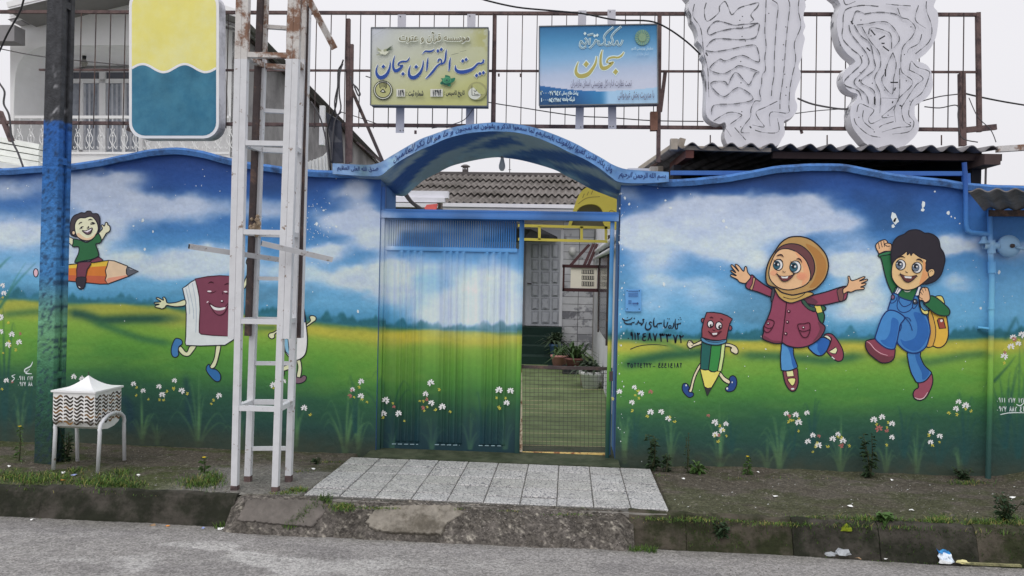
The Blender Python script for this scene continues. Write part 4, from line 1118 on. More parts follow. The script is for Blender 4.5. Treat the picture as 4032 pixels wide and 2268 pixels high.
f.fill('hair', P_(62, 56, 62), [(830, 140), (880, 120), (940, 125), (980, 95), (1040, 98), (1070, 135), (1150, 138), (1190, 190), (1197, 300), (1170, 450), (900, 520), (800, 538), (720, 517), (690, 480), (680, 380), (700, 260), (750, 178)], line=LINE, lw=4)
f.fill('face', P_(218, 206, 176), [(860, 210), (940, 208), (1020, 185), (1080, 200), (1150, 290), (1170, 380), (1160, 450), (1110, 530), (1040, 590), (960, 602), (870, 580), (800, 520), (770, 440), (765, 330), (800, 250)], line=LINE, lw=4)
f.fill('face', P_(210, 178, 146), [(830, 470), (960, 560), (1080, 520), (1130, 470), (1100, 535), (1035, 585), (960, 594), (875, 572), (805, 515)])
f.ell('ear', P_(206, 180, 150), 745, 468, 30, 38, LINE, 4)
f.stroke('eyebrow', LINE, [(832, 325, 6), (855, 298, 18), (892, 285, 12)], 0); f.stroke('eyebrow', LINE, [(998, 250, 8), (1035, 236, 20), (1075, 246, 10)], 0)
f.stroke('eye', LINE, [(850, 408), (882, 365), (918, 362)], 12); f.stroke('eye', LINE, [(1035, 318), (1068, 285), (1112, 308), (1040, 324)], 10); f.ell('eye', LINE, 1080, 300, 18); f.ell('eye', LINE, 880, 380, 15)
f.stroke('nose', LINE, [(975, 388), (1002, 380), (1000, 352)], 16)
f.fill('mouth', P_(92, 72, 82), [(893, 428), (960, 432), (1062, 383), (1062, 420), (1040, 472), (1000, 496), (950, 482)], line=LINE, lw=3)
f.fill('mouth', P_(206, 200, 214), [(908, 436), (960, 440), (1058, 394), (1045, 425), (985, 462)], False)
f.build(rid)

# smiling book
bk = part_empty('painted_book_figure', wall_l, 'maroon smiling book with white pages running')
f = Flat(0.0); f.crop(620, 1240, .25621); LB = P_(200, 202, 166)
f.fill('leg', LB, [(500, 480), (460, 560), (430, 562), (370, 490), (340, 488), (318, 520), (340, 572), (400, 625), (480, 632), (540, 572), (595, 480)], line=LINE, lw=4)
f.fill('shoe', P_(60, 112, 162), [(270, 370), (330, 365), (375, 395), (377, 450), (330, 490), (320, 560), (325, 612), (290, 650), (240, 642), (212, 580), (220, 480)], line=LINE, lw=4)
f.fill('leg', LB, [(905, 470), (880, 630), (850, 720), (805, 800), (840, 825), (890, 790), (930, 680), (972, 470)], line=LINE, lw=4)
f.fill('shoe', P_(44, 98, 152), [(757, 790), (795, 758), (812, 810), (840, 828), (900, 840), (960, 900), (972, 980), (940, 1022), (880, 1012), (800, 930), (750, 850)], line=LINE, lw=4)
f.crop(0, 0, 1.0)
f.fill('arm', LB, [(958, 1120), (980, 1060), (970, 1036), (974, 1020), (984, 1026), (992, 1010), (998, 1030), (994, 1060), (966, 1132)], line=LINE, lw=4)
f.fill('pages', P_(200, 212, 220), [(718.7, 1135.4), (733, 1126), (751, 1111), (769, 1101), (850, 1090), (932, 1090), (932, 1330), (922, 1336), (886, 1359), (790, 1362), (733, 1360), (729, 1350), (731.5, 1325), (733.4, 1237), (729.5, 1182)], False, LINE, 4)
f.crop(580, 1040, .1967)
f.fill('arm', LB, [(752, 715), (620, 755), (520, 775), (400, 775), (370, 700), (340, 660), (310, 672), (322, 722), (210, 668), (180, 690), (272, 750), (150, 768), (150, 795), (242, 802), (165, 830), (165, 862), (250, 882), (290, 896), (350, 872), (390, 825), (500, 845), (620, 850), (762, 820)], line=LINE, lw=4)
for q in ([(820, 420), (880, 700), (920, 900), (930, 1100)], [(900, 380), (960, 700), (980, 1000), (970, 1370)], [(770, 480), (830, 750), (850, 1000)]): f.stroke('pages', P_(146, 162, 176), q, 9)
f.fill('cover', P_(112, 58, 76), [(955, 297), (1200, 250), (1450, 230), (1720, 242), (1705, 700), (1668, 1446), (1300, 1425), (1080, 1402), (1040, 1370), (1040, 1200), (1055, 900), (1040, 650), (1000, 450)], False, MARO, 4)
f.stroke('eyebrow', P_(56, 16, 30), [(1215, 388, 10), (1275, 360, 32), (1335, 382, 12)], 0); f.stroke('eyebrow', P_(56, 16, 30), [(1538, 418, 10), (1610, 390, 32), (1680, 418, 12)], 0)
f.ell('eye', P_(220, 196, 200), 1242, 545, 44, 16); f.stroke('eye', MARO, [(1188, 550, 6), (1250, 572, 18), (1320, 570, 16), (1382, 533, 6)], 0)
f.ell('eye', P_(220, 196, 200), 1565, 552, 40, 16); f.stroke('eye', MARO, [(1525, 555, 6), (1600, 592, 18), (1700, 580, 14)], 0); f.stroke('eye', MARO, [(1498, 550), (1510, 605)], 12)
f.ell('nose', MARO, 1498, 748, 32, 26); f.ell('nose', P_(222, 200, 204), 1492, 738, 20, 14)
f.fill('mouth', P_(120, 66, 84), [(1240, 780), (1350, 848), (1450, 868), (1550, 855), (1640, 770), (1570, 930), (1510, 1000), (1440, 1020), (1370, 990), (1300, 900)], line=MARO, lw=3.5)
f.fill('mouth', P_(214, 214, 220), [(1265, 815), (1350, 860), (1450, 877), (1558, 862), (1540, 905), (1440, 927), (1330, 905)])
f.stroke('mouth', P_(220, 190, 196), [(1190, 770), (1222, 745)], 22); f.stroke('mouth', P_(220, 190, 196), [(1655, 720), (1675, 750)], 22)
f.build(bk)

# small rubber figure behind the tower
rb = part_empty('painted_rubber_figure', wall_l, 'small white and blue rubber figure half hidden by the tower')
f = Flat(0.0); f.crop(620, 1240, .25621)
f.fill('arm', LB, [(2285, 150), (2350, 92), (2338, 30), (2378, 10), (2430, 30), (2432, 80), (2390, 112), (2290, 182)], line=LINE, lw=4)
f.fill('arm', LB, [(1920, 180), (1790, 262), (1720, 285), (1706, 330), (1750, 367), (1800, 345), (1806, 292), (1920, 230)], line=LINE, lw=4)
f.fill('leg', LB, [(2135, 690), (2160, 800), (2138, 950), (2192, 962), (2217, 830), (2192, 680)], line=LINE, lw=4); f.fill('shoe', P_(112, 88, 100), [(2125, 960), (2200, 965), (2240, 930), (2287, 950), (2270, 1012), (2200, 1050), (2120, 1045)], line=LINE, lw=3.5)
f.fill('leg', LB, [(1900, 810), (2030, 762), (2045, 820), (1920, 870), (1880, 860)], line=LINE, lw=4); f.fill('shoe', P_(112, 88, 100), [(1880, 850), (1930, 860), (1950, 900), (1930, 940), (1890, 910)], line=LINE, lw=3.5)
f.crop(0, 0, 1.0)
f.fill('rubber_body', P_(206, 214, 222), [(1128, 1160), (1160, 1156), (1184, 1172), (1196, 1212), (1204, 1268), (1210, 1334), (1205, 1385), (1190, 1408), (1165, 1419), (1143, 1410), (1122, 1383), (1113, 1335), (1116, 1240)], line=LINE, lw=4)
f.fill('rubber_body', P_(60, 104, 152), [(1128, 1160), (1160, 1158), (1182, 1174), (1194, 1212), (1202, 1268), (1118, 1268), (1120, 1200)], False, LINE, 3)
f.fill('rubber_body', P_(122, 168, 192), [(1114, 1335), (1134, 1335), (1138, 1380), (1150, 1412), (1124, 1383)], False, LINE, 3)
f.ell('eye', WHITE, 1150, 1205, 8, 10, LINE, 2.5); f.ell('eye', LINE, 1150, 1207, 4); f.fill('mouth', WHITE, [(1142, 1238), (1170, 1236), (1164, 1250), (1148, 1250)], False, LINE, 2.5)
f.build(rb)
# ------------------------------------------------------------------ blue sliding gate
def painted_column(name, rings, parent, material, seg=40, paint=None, seedmul=1.0):
    """closed tube through rings of corner points (bottom to top), painted like the mural"""
    R0, R1 = [np.array(r, float) for r in rings]
    t = np.linspace(0, 1, seg)[:, None, None]
    S = R0[None]*(1-t)+R1[None]*t
    S = np.concatenate([S, S[:, :1]], 1)
    X, Y, Z = S[..., 0], S[..., 1], S[..., 2]
    U, V = proj(X, 0*X, Z)
    c = (paint or mural)(U, V)
    return grid_obj(name, X, Y, Z, np.clip(lin(c)/KW, .004, .85), material, parent)
def ring(x0, x1, y0, y1, z):
    return [(x0, y0, z), (x1, y0, z), (x1, y1, z), (x0, y1, z)]
GY = 0.10
gate = thing('sliding_gate', 'blue to green painted steel gate leaf with vertical ribs and louvred top', 'gate', W(1785, 1772, GY))
xl, xr = W(1517, 1300, GY)[0], W(2037, 1300, GY)[0]
zb, zt_, zl, ztop = W(1785, 1774, GY)[2], W(1785, 985, GY)[2], W(1785, 868, GY)[2], W(1785, 846, GY)[2]
nx, nz = int((xr-xl)/.007), 260
xs = np.linspace(xl, xr, nx); zs = np.linspace(zb, zt_+.02, nz)
X, Z = np.meshgrid(xs, zs)
ribs = [1573, 1599, 1625, 1650, 1741, 1766, 1791, 1817, 1909, 1935, 1960, 1986]
Yd = np.zeros_like(X)
z_r0, z_r1 = W(1785, 1745, GY)[2], W(1785, 990, GY)[2]
for r in ribs:
    xc = W(r, 1300, GY)[0]
    d = (X-xc)/.024
    prof_ = np.where((d > -1) & (d < .55), np.clip((d+1)/1.55, 0, 1), 0)-np.where((d >= .55) & (d < 1), np.clip((1-d)/.45, 0, 1)*-1, 0)
    Yd += np.where((Z > z_r0) & (Z < z_r1), -.024*np.clip(prof_, 0, 1), 0)
U, V = proj(X, GY+0*X, Z)
c = mural(U, V)
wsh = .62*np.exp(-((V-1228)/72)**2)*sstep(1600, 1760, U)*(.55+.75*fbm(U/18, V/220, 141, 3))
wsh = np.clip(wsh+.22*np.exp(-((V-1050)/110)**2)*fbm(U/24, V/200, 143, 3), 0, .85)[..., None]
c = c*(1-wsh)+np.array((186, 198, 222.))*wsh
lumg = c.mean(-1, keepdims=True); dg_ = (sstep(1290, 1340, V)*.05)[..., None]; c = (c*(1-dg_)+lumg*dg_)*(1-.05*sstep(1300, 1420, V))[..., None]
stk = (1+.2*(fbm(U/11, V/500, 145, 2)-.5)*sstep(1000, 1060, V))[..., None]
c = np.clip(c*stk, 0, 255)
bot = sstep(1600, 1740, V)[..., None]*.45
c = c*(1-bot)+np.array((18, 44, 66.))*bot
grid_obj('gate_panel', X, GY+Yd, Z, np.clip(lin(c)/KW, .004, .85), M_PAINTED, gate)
def gate_bar(name, u0, u1, v0, v1, y0=GY-.012, y1=GY+.035):
    a = W(u0, (v0+v1)/2, GY); b = W(u1, (v0+v1)/2, GY); z0 = W(1785, v1, GY)[2]; z1 = W(1785, v0, GY)[2]
    if u1-u0 > (v1-v0):
        r0 = [(a[0], y0, z0), (a[0], y0, z1), (a[0], y1, z1), (a[0], y1, z0)]
        r1 = [(b[0], y0, z0), (b[0], y0, z1), (b[0], y1, z1), (b[0], y1, z0)]
    else:
        r0 = ring(a[0], b[0], y0, y1, z0); r1 = ring(a[0], b[0], y0, y1, z1)
    return painted_column(name, (r0, r1), gate, M_PAINTED, 60)
gate_bar('stile', 2037, 2055, 848, 1776); gate_bar('stile', 1503, 1518, 848, 1776)
gate_bar('top_rail', 1503, 2055, 846, 868, GY-.013, GY+.036)
gate_bar('middle_rail', 1518, 2037, 974, 990, GY-.014, GY+.03)
for x_, y_ in FGATE:
    put_flower(rr.choice(DAISY), 900+x_*.599, 1400+y_*.599, GY-.026, gate, rr.uniform(.8, 1.05), rr.uniform(-.5, .5))
    scatter_small(900+x_*.599, 1400+y_*.599, GY-.026, gate)
n_sl = 57
for i in range(n_sl):
    uc = 1528+(2030-1528)*i/(n_sl-1); x = W(uc, 920, GY)[0]
    r0 = [(x-.0085, GY+.002, W(1785, 976, GY)[2]), (x+.0062, GY+.010, W(1785, 976, GY)[2]), (x+.0062, GY+.013, W(1785, 976, GY)[2]), (x-.0085, GY+.005, W(1785, 976, GY)[2])]
    r1 = [(p[0], p[1], zl) for p in r0]
    painted_column('louvre_slat', (r0, r1), gate, M_PAINTED, 7)
b = MB(); M_WT = mat('white_weld_scratches', A(150, 176, 186), .6, .2)
for (a0, a1) in ((1543, 1646), (1712, 1810), (1885, 1982)):
    k = a0
    while k < a1:
        p = W(k, 1748+(k-1543)*.018, GY-.003); q = W(min(k+16, a1), 1748+(k-1543)*.018, GY-.003)
        b.bar(p, q, .005, .003); k += 24
b.build('weld_marks', M_WT, gate)
z = W(1600, 1776, GY)[2]
b = MB(); b.box(W(1540, 1770, GY)[0], GY-.05, z-.012, W(1640, 1770, GY)[0], GY-.013, z+.004); b.build('floor_guide', M_DARKST, gate)
MB().lathe([(.02, 0), (.02, .02)], (W(2020, 1782, GY)[0], GY, z-.03), 10, axis='y').build('wheel', M_DARKST, gate)

# frame the gate slides in
gf = thing('gate_frame', 'blue steel post and lintel frame around the gateway', 'gate frame', W(2400, 1790, .06))
zlin0, zlin1 = W(1960, 865, .05)[2], W(1960, 838, .05)[2]
xl_, xr_ = W(1494, 850, .05)[0], W(2436, 850, .05)[0]
def fr_bar(nm, r0, r1, seg=60): return painted_column(nm, (r0, r1), gf, M_PAINTED, seg)
rL = lambda x: [(x, .02, zlin0), (x, .02, zlin1), (x, .07, zlin1), (x, .07, zlin0)]
fr_bar('lintel', rL(xl_), rL(xr_), 90)
rL2 = lambda x: [(x, .035, zlin1+.002), (x, .035, zlin1+.02), (x, .06, zlin1+.02), (x, .06, zlin1+.002)]
fr_bar('lintel_rail', rL2(xl_+.02), rL2(xr_), 90)
x0 = W(2394, 1300, .06)[0]
fr_bar('post', ring(x0, x0+.034, .04, .09, .0), ring(x0, x0+.034, .04, .09, zlin0-.001))
x0 = W(1490, 1300, .03)[0]
fr_bar('post', ring(x0, x0+.032, .03, .075, .0), ring(x0, x0+.032, .03, .075, W(1496, 735, .03)[2]))

# concrete threshold
b = MB(); b.box(W(1460, 1800, 0)[0], -.26, -.07, W(2434, 1800, 0)[0], .50, .012)
o = b.build('threshold', mat('mossy_threshold', A(78, 84, 66, .95), .9, .3, 7, bump=.4, rgb2=A(52, 62, 44, .95), thr=.5, scale2=4), None)
tag(o, kind='structure')

# low wire mesh wicket in the open half
WY = 0.16
wk = thing('mesh_wicket', 'low welded wire mesh gate with rusty yellow frame closing the open doorway', 'wicket gate', W(2225, 1783, WY))
M_YRUST = mat('chipped_yellow_frame', A(198, 172, 110), .7, .2, 18, rgb2=A(128, 84, 56), thr=.53, soft=.05, scale2=16)
wl_, wr_ = 2052, 2400
MB().bar(W(wl_, 1790, WY), W(wl_-2, 1440, WY), .022).build('frame_bar', mat('white_chipped_frame', A(206, 192, 170), .7, .2, 18, rgb2=A(130, 90, 66), thr=.55, soft=.05, scale2=16), wk)
MB().bar(W(wl_, 1783, WY), W(wr_, 1789, WY), .022).build('frame_bar', M_YRUST, wk)
MB().bar(W(wl_, 1444, WY), W(wr_, 1452, WY), .027).build('frame_bar', M_DARKST, wk)
MB().bar(W(wr_-2, 1790, WY), W(wr_+6, 1448, WY), .024).build('frame_bar', mat('blue_chipped_frame', A(52, 86, 120), .6, .2), wk)
M_WIRE = mat('galvanised_wire', A(150, 142, 112), .5, .15, metal=.3); M_WIRED = mat('grimy_wire', A(66, 64, 62), .6, .15)
for i in range(1, 21):
    u = wl_+(wr_-wl_)*i/21
    MB().bar(W(u, 1785, WY-.004), W(u+2, 1448, WY-.004), .0030).build('mesh_wire', M_WIRED, wk)
for i in range(1, 21):
    v = 1448+(1784-1448)*i/21
    MB().bar(W(wl_, v, WY+.002), W(wr_+2, v+7, WY+.002), .0030).build('mesh_wire', (M_WIRE if i in (5, 8, 9, 10, 11, 16, 18, 19) else M_WIRED), wk)
b = MB(); b.bar(W(2406, 1462, .05), W(2406, 1500, .05), .03, .03); b.build('latch', M_DARKST, wk)
b = MB(); b.bar(W(2056, 1436, WY), W(2056, 1448, WY), .03, .03); b.build('latch', M_DARKST, wk)

# intercom plate
ic = thing('intercom', 'blue painted door intercom plate with speaker slots on the wall beside the gate', 'intercom', W(2494, 1225, -.01))
p0, p1 = W(2463, 1226, -.018), W(2525, 1139, -.018)
r0 = ring(p0[0], p1[0], -.018, .002, p0[2]); r1 = ring(p0[0], p1[0], -.018, .002, p1[2])
painted_column('plate', (r0, r1), ic, M_PAINTED, 12)
MB().poly([W(2463, 1139, -.0185), W(2525, 1139, -.0185), W(2525, 1226, -.0185), W(2463, 1226, -.0185)]).build('front_sheet', mat('intercom_blue', A(92, 146, 196), .45, .06), ic)
f = Flat(-.0188); f.crop(2420, 1100, .26235); GRL = P_(58, 88, 138)
for y_ in (168, 205, 238):
    for k in range(13): f.fill('speaker_slot', GRL, [(208+k*11.5, y_), (215+k*11.5, y_), (215+k*11.5, y_+24), (208+k*11.5, y_+24)], False)
for y_ in (312, 344):
    for k in range(4): f.fill('speaker_slot', GRL, [(208+k*12, y_), (216+k*12, y_), (216+k*12, y_+26), (208+k*12, y_+26)], False)
f.fill('name_slot', GRL, [(268, 350), (325, 350), (325, 374), (268, 374)], False); f.ell('call_button', P_(50, 74, 116), 343, 362, 17)
for q in ((188, 172), (370, 172), (188, 444), (370, 446)): f.ell('screw', LINE, q[0], q[1], 9)
f.build(ic)

# gas riser, valve and pressure regulator
gp = thing('gas_pipe', 'painted gas riser pipe with tee and valve on the wall below the dark awning', 'gas pipe', W(3890, 1885, -.05))
def painted_tube(nm, pts, r, parent, n=9, seg=10):
    P = []
    for i in range(len(pts)-1):
        a, b_ = np.array(pts[i]), np.array(pts[i+1])
        for k in range(seg): P.append(a+(b_-a)*k/seg)
    P.append(np.array(pts[-1]))
    rows = []
    for i, p in enumerate(P):
        t = P[min(i+1, len(P)-1)]-P[max(i-1, 0)]; t /= np.linalg.norm(t)
        a = np.cross(t, (0.1, 1, 0.2)); a /= np.linalg.norm(a); b_ = np.cross(t, a)
        rows.append([p+(a*math.cos(2*math.pi*k/n)+b_*math.sin(2*math.pi*k/n))*r for k in range(n+1)])
    S = np.array(rows); X, Y, Z = S[..., 0], S[..., 1], S[..., 2]
    U, V = proj(X, 0*X, Z)
    c = np.minimum(mural(U, V, False)*1.06+6, 255)
    return grid_obj(nm, X, Y, Z, np.clip(lin(c)/KW, .004, .85), M_PAINTED, parent, True)
py = -.05
painted_tube('riser', [W(3890, 1890, py), W(3900, 1480, py), W(3906, 1100, py), W(3900, 985, py), W(3897, 830, py), W(3893, 808, py), W(3880, 800, py+.02)], .021, gp, seg=14)
painted_tube('drop_pipe', [W(3797, 640, py), W(3801, 700, py), W(3804, 890, py), W(3810, 908, py), W(3825, 916, py), W(3898, 922, py)], .019, gp)
painted_tube('tee', [W(3872, 968, py), W(3930, 968, py)], .03, gp, seg=4); painted_tube('tee', [W(3902, 945, py), W(3904, 998, py)], .032, gp, seg=4)
painted_tube('coupling', [W(3905, 1030, py), W(3906, 1075, py)], .031, gp, seg=3); painted_tube('coupling', [W(3903, 1208, py), W(3903, 1218, py)], .026, gp, seg=2)
painted_tube('clamp', [W(3850, 1290, py+.03), W(3905, 1296, py)], .012, gp, seg=3)
c = W(3874, 955, py)
MB().lathe([(.045, -.01), (.04, .0), (.022, .02), (.016, .05)], c, 12).build('valve', mat('pipe_blue', A(112, 150, 186), .5, .1), gp, True)
rg = thing('gas_regulator', 'round pale blue gas regulator disc on the riser pipe', 'gas regulator', W(3974, 969, -.1))
c = W(3974, 969, -.06); M_REG = mat('regulator_blue', A(128, 164, 196), .45, .06)
MB().lathe([(.05, .05), (.088, .03), (.092, .01), (.088, -.005), (.06, -.03), (.03, -.038)], c, 24, axis='y').build('diaphragm_case', M_REG, rg, True)
MB().lathe([(.018, -.02), (.016, -.055)], c, 12, axis='y').build('vent_cap', M_DARKST, rg, True)
MB().tube([c+np.array((.03, -.04, -.01)), c+np.array((.09, -.05, -.02))], .012, 8).build('outlet', M_REG, rg, True)
MB().tube([c+np.array((-.085, 0, 0)), W(3922, 968, -.06)], .016, 8).build('inlet', M_REG, rg, True)

# ------------------------------------------------------------------ courtyard seen through the doorway
M_GFLOOR = mat('green_painted_floor', A(108, 124, 82, .95), .75, .25, 2.5, bump=.2, bscale=12, rgb2=A(88, 102, 64, .95), thr=.52, scale2=2)
b = MB(); b.box(-6.5, .42, -.2, 6.5, 12, .008); tag(b.build('courtyard_floor', M_GFLOOR), kind='structure')
HY = 9.4
ent = thing('kindergarten_house', 'low house behind the gate with grey panelled door, marble cladding and corrugated roof', 'house', (-1.5, HY, 0))
M_MARB = mat('grey_marble', A(182, 182, 185), .4, .14, 5, rgb2=A(126, 126, 132), thr=.55, soft=.05, scale2=2.2)
M_MARB2 = mat('pale_marble', A(170, 170, 174), .4, .14, 5, rgb2=A(108, 108, 114), thr=.54, soft=.04, scale2=2.9)
zE = W(1990, 812, HY-.5)[2]
b = MB(); b.box(-8, HY+.02, 0, W(2338, 1200, HY)[0]+.02, HY+.3, zE+.02); b.build('wall', mat('cream_house_wall', A(176, 174, 170), .85, .1, 3), ent)
# marble slabs
row_v = [950, 995, 1043, 1090, 1140, 1188, 1231, 1264, 1297, 1330, 1363, 1397, 1430, 1464]
zrow = np.linspace(0.0, zE+.05, 21)
uA, uB, uC = 2212, 2276, 2335
for i in range(len(zrow)-1):
    off = 0
    for (ua, ub) in ((uA, uB), (uB, uC)):
        a = W(ua+1, 1200, HY)[0]; c_ = W(ub-1, 1200, HY)[0]
        o = MB().box(a, HY-.012-random.uniform(0, .004), zrow[i]+.0045, c_, HY+.003, zrow[i+1]-.0045).build('marble_slab', random.choice((M_MARB, M_MARB, M_MARB2)), ent)
MB().box(W(uA, 1200, HY)[0], HY+.004, 0, W(uC, 1200, HY)[0], HY+.016, zE).build('dark_joints', mat('dark_joint', A(72, 72, 74), .9, .1), ent)
# door
dz0, dz1 = W(2140, 1283, HY)[2], W(2140, 905, HY)[2]
dxl, dxr = W(2067, 1200, HY)[0], W(2214, 1200, HY)[0]
dr = part_empty('door', ent)
M_DOOR = mat('grey_door_paint', A(166, 168, 174), .5, .06)
MB().box(dxl, HY-.03, dz0, dxr, HY+.02, dz1).build('door_leaf', M_DOOR, dr)
MB().box(dxr-.06, HY-.06, dz0, dxr, HY-.031, dz1).build('door_frame', mat('white_door_frame', A(196, 196, 200), .5, .05), dr)
MB().box(dxl-.05, HY-.05, dz0, dxl, HY+.02, dz1).build('door_frame', mat('grey_frame', A(120, 120, 126), .5, .05), dr)
cols_ = [(2092, 2122), (2130, 2165), (2172, 2200)]; rows_ = [(962, 1016), (1022, 1064), (1070, 1116), (1122, 1168), (1174, 1220), (1226, 1274)]
for (a, c_) in cols_:
    for (r0, r1) in rows_:
        p = W(a, r1, HY); q = W(c_, r0, HY)
        b = MB()
        b.box(p[0], HY-.034, p[2], q[0], HY-.029, q[2], 1)
        g_ = .022; b.box(p[0]+g_, HY-.050, p[2]+g_, q[0]-g_, HY-.033, q[2]-g_)
        w = (q[0]-p[0])*.24
        b.box(p[0]+w, HY-.066, p[2]+w, q[0]-w, HY-.049, q[2]-w)
        b.build('door_panel', [M_DOOR, mat('door_groove_shade', A(142, 144, 150), .6)], dr)  # groove shade put into the colour: darker border round each panel
MB().bar(W(2076, 1115, HY-.06), W(2093, 1118, HY-.06), .02).build('door_handle', M_DARKST, dr)
# steps with dark green carpet
M_CARP = mat('dark_green_carpet', A(30, 50, 44, .9), .95, .2, 20)
z_top = dz0-.01; nst = 4
st = part_empty('steps', ent, 'steps covered with dark green carpet')
y0 = 7.5
for i in range(nst):
    ya = y0+i*(HY-y0)/nst
    MB().box(W(1980, 1300, HY)[0]-2.2, ya, .0, W(2216, 1300, HY)[0]-.02*(nst-i), HY+.02 if i == nst-1 else y0+(i+1)*(HY-y0)/nst, z_top*(i+1)/nst).build('step', M_CARP, st)
# porch slab shading the door
MB().poly([W(2057, 945, 7.8), W(2090, 905, 7.8), W(2160, 925, 8.6), W(2185, 948, HY)]).prism([W(1900, 890, 7.6), W(2090, 902, 7.6), W(2195, 952, HY-.02), W(1900, 952, HY-.02)], (0, 0, .1)).build('porch_slab', mat('dark_porch', A(60, 60, 62), .8, .1), ent)
# round globe light by the door
c = W(2254, 988, HY-.12)
MB().lathe([(.001, .09), (.06, .07), (.085, 0), (.06, -.07), (.02, -.09)], c, 14).build('globe_lamp', mat('lamp_glass', A(190, 190, 188), .3, .03), ent, True)
# corrugated roof: rows of overlapping sheets
M_ASB = mat('weathered_asbestos', A(106, 101, 98), .95, .35, 6, bump=.6, bscale=40, rgb2=A(76, 72, 68), thr=.52, scale2=1.3)
ER, RR = HY-.5, HY+4.0
zr0, zr1 = W(1990, 806, ER)[2], W(1990, 690, RR)[2]
def corr_sheet(name, x0, x1, y0, y1, z0, z1, period, amp, m, parent, thick=.008, per=8, zslope=0.0):
    n_ = max(int((x1-x0)/period*per), 4)
    X = np.linspace(x0, x1, n_+1); zz = amp*np.sin(2*math.pi*X/period)
    b = MB(); pts = []
    for (yy, zc) in ((y0, z0), (y1, z1)):
        for dz in (0, -thick):
            for i in range(n_+1): pts.append((X[i], yy, zc+zz[i]+dz+zslope*(X[i]-x0)))
    k = n_+1; F = []
    for i in range(n_):
        F.append((i, i+1, 2*k+i+1, 2*k+i)); F.append((k+i+1, k+i, 3*k+i, 3*k+i+1)); F.append((k+i, k+i+1, i+1, i)); F.append((2*k+i, 2*k+i+1, 3*k+i+1, 3*k+i))
    F.append((0, 2*k, 3*k, k)); F.append((k-1, 2*k-1, 4*k-1, 3*k-1))
    b.add(pts, F)
    return b.build(name, m, parent)
rf = part_empty('roof', ent, 'grey weathered corrugated sheet roof')
NROW = 4
xe0, xe1 = W(1660, 800, ER)[0], W(2290, 800, ER)[0]
for r in range(NROW):
    ya, yb = ER+(RR-ER)*r/NROW, ER+(RR-ER)*(r+1)/NROW
    za, zb_ = zr0+(zr1-zr0)*r/NROW, zr0+(zr1-zr0)*(r+1)/NROW
    xx = xe0-1.2-(r % 2)*.4
    while xx < xe1+1.6:
        x2 = min(xx+.92, xe1+1.8)
        dz = random.uniform(0, .006)
        corr_sheet('roof_sheet', xx, x2+.03, ya-.14, yb, za+.014+dz, zb_+dz, .145, .028, M_ASB, rf)
        xx = x2
MB().add([(xe0-1.6, ER-.1, zr0-.09), (xe1+1.6, ER-.1, zr0-.09), (xe1+1.6, RR, zr1-.09), (xe0-1.6, RR, zr1-.09)], [(0, 1, 2, 3)]).build('dark_roof_backing', M_DARK, rf)  # dark sheet added so the gaps between rows stay dark, without sky
MB().box(xe0-1.4, RR-.12, zr1-.02, xe1+1.4, RR+.12, zr1+.06).build('ridge_cap', mat('dark_ridge', A(84, 80, 80), .9, .2), rf)
for k_ in (0, 1):
    MB().box(xe0+.02, ER-.16-k_*.05, zr0-.16+k_*.085, xe1+.1, ER-.05, zr0-.085+k_*.085).build('gutter', mat('white_gutter', A(198, 198, 204), .5, .06, 4), ent)
c = W(1832, 690, RR); u_ = (RR+6.6)/FPX
MB().lathe([(.085, 0), (.075, 30*u_), (.075, 32*u_), (.125, 33*u_), (.115, 37*u_), (.05, 42*u_)], c, 14).build('chimney_cowl', mat('cowl_grey', A(92, 88, 88), .9, .15), ent, True)
for q in (-.032, .032): MB().lathe([(.017, 0), (.017, .02)], c+np.array((q, -.088, 24*u_)), 10, axis='y').build('cowl_hole', mat('bright_hole', A(190, 190, 196), .9, .02), ent)
MB().tube([W(2007, 690, RR), W(2007, 625, RR)], .012, 5).build('aerial', M_CABLE, ent)
MB().bar(W(2002, 668, RR), W(2013, 668, RR), .012).build('aerial_crossbar', M_CABLE, ent)

# white eaves of the left wing
lw = thing('wing_roof', 'white layered eaves of a lower wing roof seen behind the gate lintel', 'roof', W(1640, 800, 6.0))
for i, (va, vb, ub) in enumerate(((752, 775, 1765), (778, 792, 1750), (800, 812, 1720))):
    a, c_ = W(1400, vb, 6.0-.06*i), W(ub, va, 6.0-.06*i)
    MB().box(a[0], 6.0-.06*i, a[2], c_[0], 6.12-.06*i, c_[2]-.002).build('eaves_board', mat('white_eaves', A(192, 192, 198), .6, .08, 4), lw)
MB().box(W(1400, 830, 6.2)[0], 6.2, 1.2, W(1735, 830, 6.2)[0], 6.4, W(1500, 756, 6.2)[2]).build('eaves_backing', mat('brown_eaves_backing', A(96, 88, 84), .9, .2), lw)  # backing added to keep the gaps between the eaves boards dark
b = MB(); b.prism([W(1665, 828, 4.0), W(1680, 806, 4.0), W(1722, 802, 4.0), W(1716, 828, 4.0)], (0, .05, 0)); o = b.build('red_sheet', mat('red_plastic_sheet', A(206, 96, 92), .6, .2, 10)); tag(o, 'crumpled red plastic sheet showing above the gate lintel', 'sheet')
cb = thing('cable', 'dark twisted cables dropping behind the left end of the arch', 'cable', W(1600, 775, 2.0))
for k_ in range(3): MB().tube(catmull([W(1588+k_*6, 760, 2.0), W(1612+k_*5, 792, 2.0), W(1640+k_*6, 815, 2.0), W(1665+k_*4, 826, 2.0)]), .012, 5).build('strand', M_CABLE, cb)

